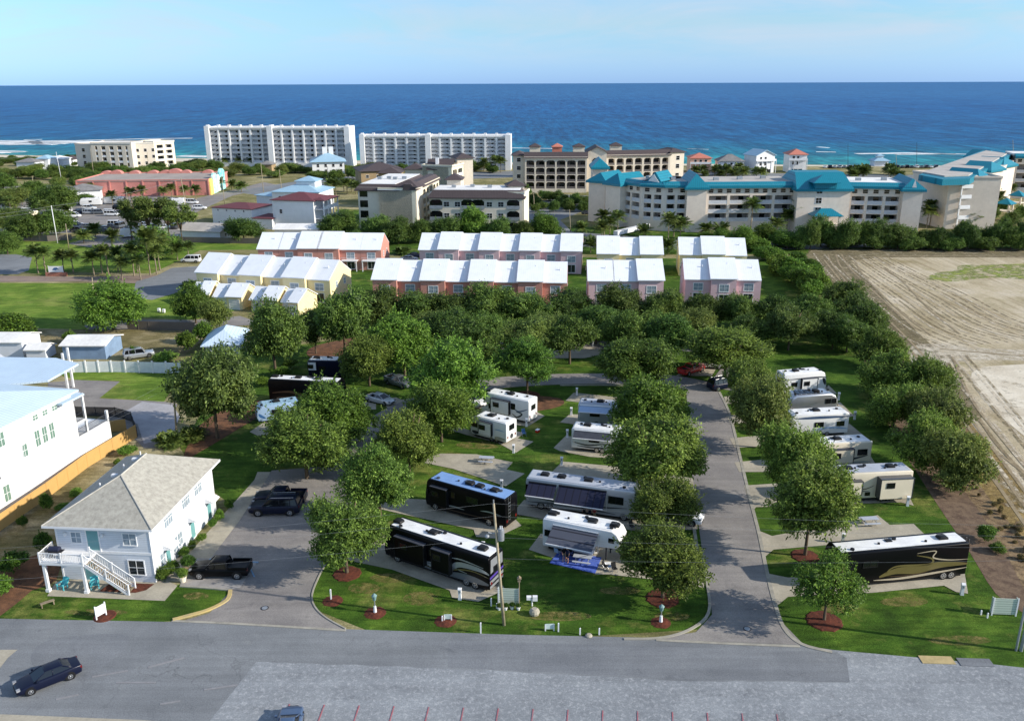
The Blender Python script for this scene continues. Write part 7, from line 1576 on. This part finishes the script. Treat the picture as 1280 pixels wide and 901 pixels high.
for q, (px, py) in enumerate([(199,390),(205,391)]):
    g = G(px, py); t = thing('white_planter', 'white yard ornament, ' + ['left','right'][q] + ' one on the lawn below the flowering tree', 'ornament', (g.x, g.y)); MB().box(-.25,.25,-.3,.3,.2,.8).build('body', M['trim'], t); [MB().box(x,x+.08,-.2,.2,0,.2).build('leg', M['trim'], t) for x in (-.2,.12)]
g = G(180,463+2); o = MB().cyl(0,0,0,.45,.4,10,0,.3).build('tyre_planter', M['rubber'], None, (g.x, g.y, 0)); tag(o, 'black tub standing before the vinyl fence', 'tub')
# ---- utility poles and wires
PW = mat('treated pole wood', rgb(176,164,138), rgb(140,128,104), sc=1.2, rough=.9)
def upole(base, top, lab, r=.15, m=None, gr=None, parts=True):
    g = G(*base); h = h_at(base[0], base[1], top[1]); p = proj((g.x, g.y, h)); dx = (top[0]-p[0])/p[2]
    t = thing('utility_pole', lab, 'utility pole', (g.x, g.y), 0, gr)
    MB().tube([(0,0,0),(dx,0,h)], [r, r*.65], 10).build('pole', m or PW, t, smooth=True)
    return t, Vector((g.x+dx, g.y, h)), dx, h
tA, topA, dxA, hA2 = upole((630,781),(617,629),'leaning wooden utility pole with a grey transformer on the front lawn', .15)
k = .76; b = MB(); b.cyl(dxA*k+.42, -.1, hA2*k-.55, hA2*k+.45, .27, 14); b.cyl(dxA*k+.42,-.1,hA2*k+.45,hA2*k+.55,.2,12); b.build('transformer', M['slv'] if 'slv' in M else M['steel'], tA, smooth=False)
b = MB(); b.cyl(dxA*k+.35,-.1,hA2*k+.55,hA2*k+.8,.04,6).cyl(dxA*k+.5,-.1,hA2*k+.55,hA2*k+.8,.04,6); b.build('insulator', M['trim'], tA)
b = MB(); b.tube([(dxA*.73,0,hA2*.76),(dxA*.73-.7,-.2,hA2*.78)],.03,6); b.ball((dxA*.73-.8,-.2,hA2*.75),.2,6,0,.8); b.build('lamp_arm', M['steel'], tA)
b = MB()
for i in range(10): a = i*.63; b.cyl(dxA*.7-.4+.22*math.cos(a), .0, hA2*.69+.22*math.sin(a)-.02, hA2*.69+.22*math.sin(a)+.02, .03, 5)
b.build('cable_coil', M['black'], tA)
b = MB(); b.cyl(dxA,0,hA2,hA2+.35,.05,6); b.build('top_pin', M['steel'], tA)
g = G(1276,813); tB = thing('utility_pole', 'grey metal clad utility pole cut by the right picture edge', 'utility pole', (g.x, g.y)); MB().tube([(0,0,0),(.25,0,12)],[.16,.12],10).build('pole', M['steel'], tB); MB().tube([(-.42,0,0),(-.35,0,12)],[.1,.09],8).build('conduit', M['steel'], tB)
topB = Vector((g.x+.2, g.y, 11.8))
tC, topC, dxC, hC2 = upole((221,548),(216,474),'wooden utility pole with small transformer beside the huge pale green tree', .14)
MB().cyl(dxC*.75+.4,-.1,hC2*.62,hC2*.62+.8,.24,12).build('transformer', M['steel'], tC)
wm = mat('wire', rgb(140,144,146), rough=.5); wk = mat('cable', rgb(90,92,94), rough=.6)
def wire(a, b, sag, lab, r=.006, m=None):
    P = [a.lerp(b, i/14) - Vector((0,0,sag*4*(i/14)*(1-i/14))) for i in range(15)]
    mb = MB(); mb.tube([p - P[0] for p in P], r, 4); o = mb.build('power_line', m or wm, None, P[0]); tag(o, lab, 'power line', 'overhead lines at the front')
leftP = G(-70,690,10.5)
fr_ = [(1.0,1.0,'top'),(.9,.92,'second'),(.73,.84,'third'),(.56,.74,'lowest')]
for i, (fa, fb, l) in enumerate(fr_):
    a = Vector((topA.x - dxA*(1-fa), topA.y, topA.z*fa)); b2 = Vector((topB.x, topB.y, topB.z*fb)); c2 = leftP - Vector((0,0,leftP.z*(1-fa)))
    wire(a, b2, .35, l + ' overhead line from the leaning pole toward the right picture edge')
    if i < 3: wire(a, c2, .3, l + ' overhead line from the leaning pole toward the left picture edge')
for i in range(3): wire(Vector((topC.x, topC.y, topC.z*(1-.1*i))), G(-120,640,9.5-i*.8), .3, ['upper','middle','lower'][i] + ' overhead line running down left from the pole by the huge tree')
for i, (b_, t_, l) in enumerate([((72,304),(64,257),'tall white pole behind the palm row at left'),((77,226),(70,190),'tall pale pole rising above the scrub at far left'),((86,310),(82,280),'short leaning pole right of the tall white pole'),((45,250),(40,220),'pole in the far left trees'),((118,226),(113,185),'pole rising before the beige condo'),((160,262),(158,240),'pale post before the pink store'),((235,272),(226,222),'pole before the right part of the pink store'),((281,256),(277,220),'pole at the painted end of the pink store'),((330,246),(326,204),'pole standing by the far road'),((353,246),(349,212),'second pole by the far road'),((411,236),(409,208),'dark pole beside the palms by the beige condo'),((186,216),(184,190),'pole against the beige condo'),((668,262),(667,242),'lamp post beside the beige condo'),((713,290),(712,262),'pole by the condo garden road'),((1060,210),(1060,180),'thin pole by the beach cars'),((1146,210),(1146,178),'thin tall pole right of the gazebo'),((1268,218),(1266,175),'pole above the far right condo'),((1121,210),(1120,193),'short flag pole right of the gazebo'),((118,380),(115,347),'thin pole behind the lone green tree')]):
    upole(b_, t_, l, .14 if i not in (10,14,15) else .11, M['trim'] if i in (0,1) else (PW if i not in (10,14,15) else M['darkmetal']), 'distant poles')
ends = [(G(64,257,0)*0 + Vector((G(72,304).x, G(72,304).y, h_at(72,304,258))), Vector((G(235,272).x, G(235,272).y, h_at(235,272,223))))]
for a, b2 in ends: wire(a, b2, 1, 'line from the tall white pole toward the pink store pole', .03); 
a = Vector((G(77,226).x, G(77,226).y, h_at(77,226,192))); wire(a, a + Vector((-60,-20,-1)), 1.5, 'line from the tall pale pole at far left', .04)
a = ends[0][0]; wire(a, a + Vector((-40,-30,-1)), 1.0, 'line from the tall white pole toward the left edge', .03); wire(a - Vector((0,0,1)), a + Vector((-40,-30,-2)), 1.0, 'lower line from the tall white pole toward the left edge', .03)
# distant buildings at the left edge and shore clutter
for i, (x0, x1, y, h2, rfm) in enumerate([(22,45,214,5,'greyrf'),(48,62,212,6,'bluerf'),(62,80,210,5,'white'),(80,92,208,4,'slate')]):
    t = bthing('shore_house', ['grey','blue roofed','white','dark roofed'][i] + ' low shore house among the scrub at far left', (x0,y), 'house'); plain(t, (x0,y), (x1,y), 9, h2, 'white' if i % 2 else 'siding', rfm, roof='hip', rise=1.8)
# ================================================================ LIGHT, SKY, CAMERA
SUN_EL, SUN_AZ = 25.0, -13.0       # azimuth measured from +x
sd = bpy.data.lights.new('sun', 'SUN'); sd.energy = 4.8; sd.angle = R(.6); sd.color = (1, .93, .82)
so = bpy.data.objects.new('sun', sd); COL.objects.link(so)
d = Vector((math.cos(R(SUN_EL))*math.cos(R(SUN_AZ)), math.cos(R(SUN_EL))*math.sin(R(SUN_AZ)), math.sin(R(SUN_EL))))
so.rotation_euler = d.to_track_quat('Z', 'Y').to_euler(); so.location = (0, 0, 100)
w = bpy.data.worlds.new('World'); S.world = w; w.use_nodes = True; nt = w.node_tree
bgn = nt.nodes['Background']; bgn.inputs['Strength'].default_value = .15
sk = N(nt, 'ShaderNodeTexSky', sky_type='NISHITA'); sk.sun_disc = False; sk.sun_elevation = R(SUN_EL); sk.sun_rotation = R(90 - SUN_AZ)
sk.air_density = 1.0; sk.dust_density = .25; sk.ozone_density = 2.5; sk.altitude = 50
tc = N(nt, 'ShaderNodeTexCoord'); mp = N(nt, 'ShaderNodeMapping'); mp.inputs['Scale'].default_value = (1.7, 1.7, 9); nt.links.new(tc.outputs['Generated'], mp.inputs[0])
cf = noisen(nt, mp.outputs[0], 2.6, 7, .62, .6); cm = ramp(nt, cf, [(.42, (0,0,0)), (.66, (.6,)*3)])
sp_ = N(nt, 'ShaderNodeSeparateXYZ'); nt.links.new(tc.outputs['Generated'], sp_.inputs[0])
up = ramp(nt, sp_.outputs['Z'], [(.012, (0,0,0)), (.05, (1,1,1))])
cm2 = mix(nt, 1, cm, up, 'MULTIPLY')
hz = ramp(nt, sp_.outputs['Z'], [(0, (.34,.60,1.4)), (.03, (.42,.63,1.08)), (.06, (.50,.67,.88)), (.12, (.62,.78,.98)), (.4, (1,1,1))])
tint = mix(nt, 1, sk.outputs[0], hz, 'MULTIPLY')
col = mix(nt, cm2, tint, (3.25,3.65,4.3))
nt.links.new(col, bgn.inputs['Color'])
cdt = bpy.data.cameras.new('camera'); cam = bpy.data.objects.new('camera', cdt); COL.objects.link(cam)
cdt.sensor_width = 36; cdt.lens = F/1280*36; cdt.clip_end = 60000; cdt.clip_start = .5
rt = Vector((1,0,0)); upv = Vector((0, sin_pitch, cos_pitch)); fw = Vector((0, cos_pitch, -sin_pitch))
X = rt*cos_roll + upv*sin_roll; Y = -rt*sin_roll + upv*cos_roll; Z = -fw
mw = Matrix.Identity(4)
for i in range(3): mw[i][0], mw[i][1], mw[i][2] = X[i], Y[i], Z[i]
mw[2][3] = H; cam.matrix_world = mw; S.camera = cam
S.view_settings.view_transform = 'Standard'; S.view_settings.look = 'None'; S.view_settings.gamma = 1; S.view_settings.exposure = 0.42
S.render.resolution_x = 1024; S.render.resolution_y = 720
S.render.engine = 'CYCLES'; S.cycles.max_bounces = 6; S.cycles.transparent_max_bounces = 8
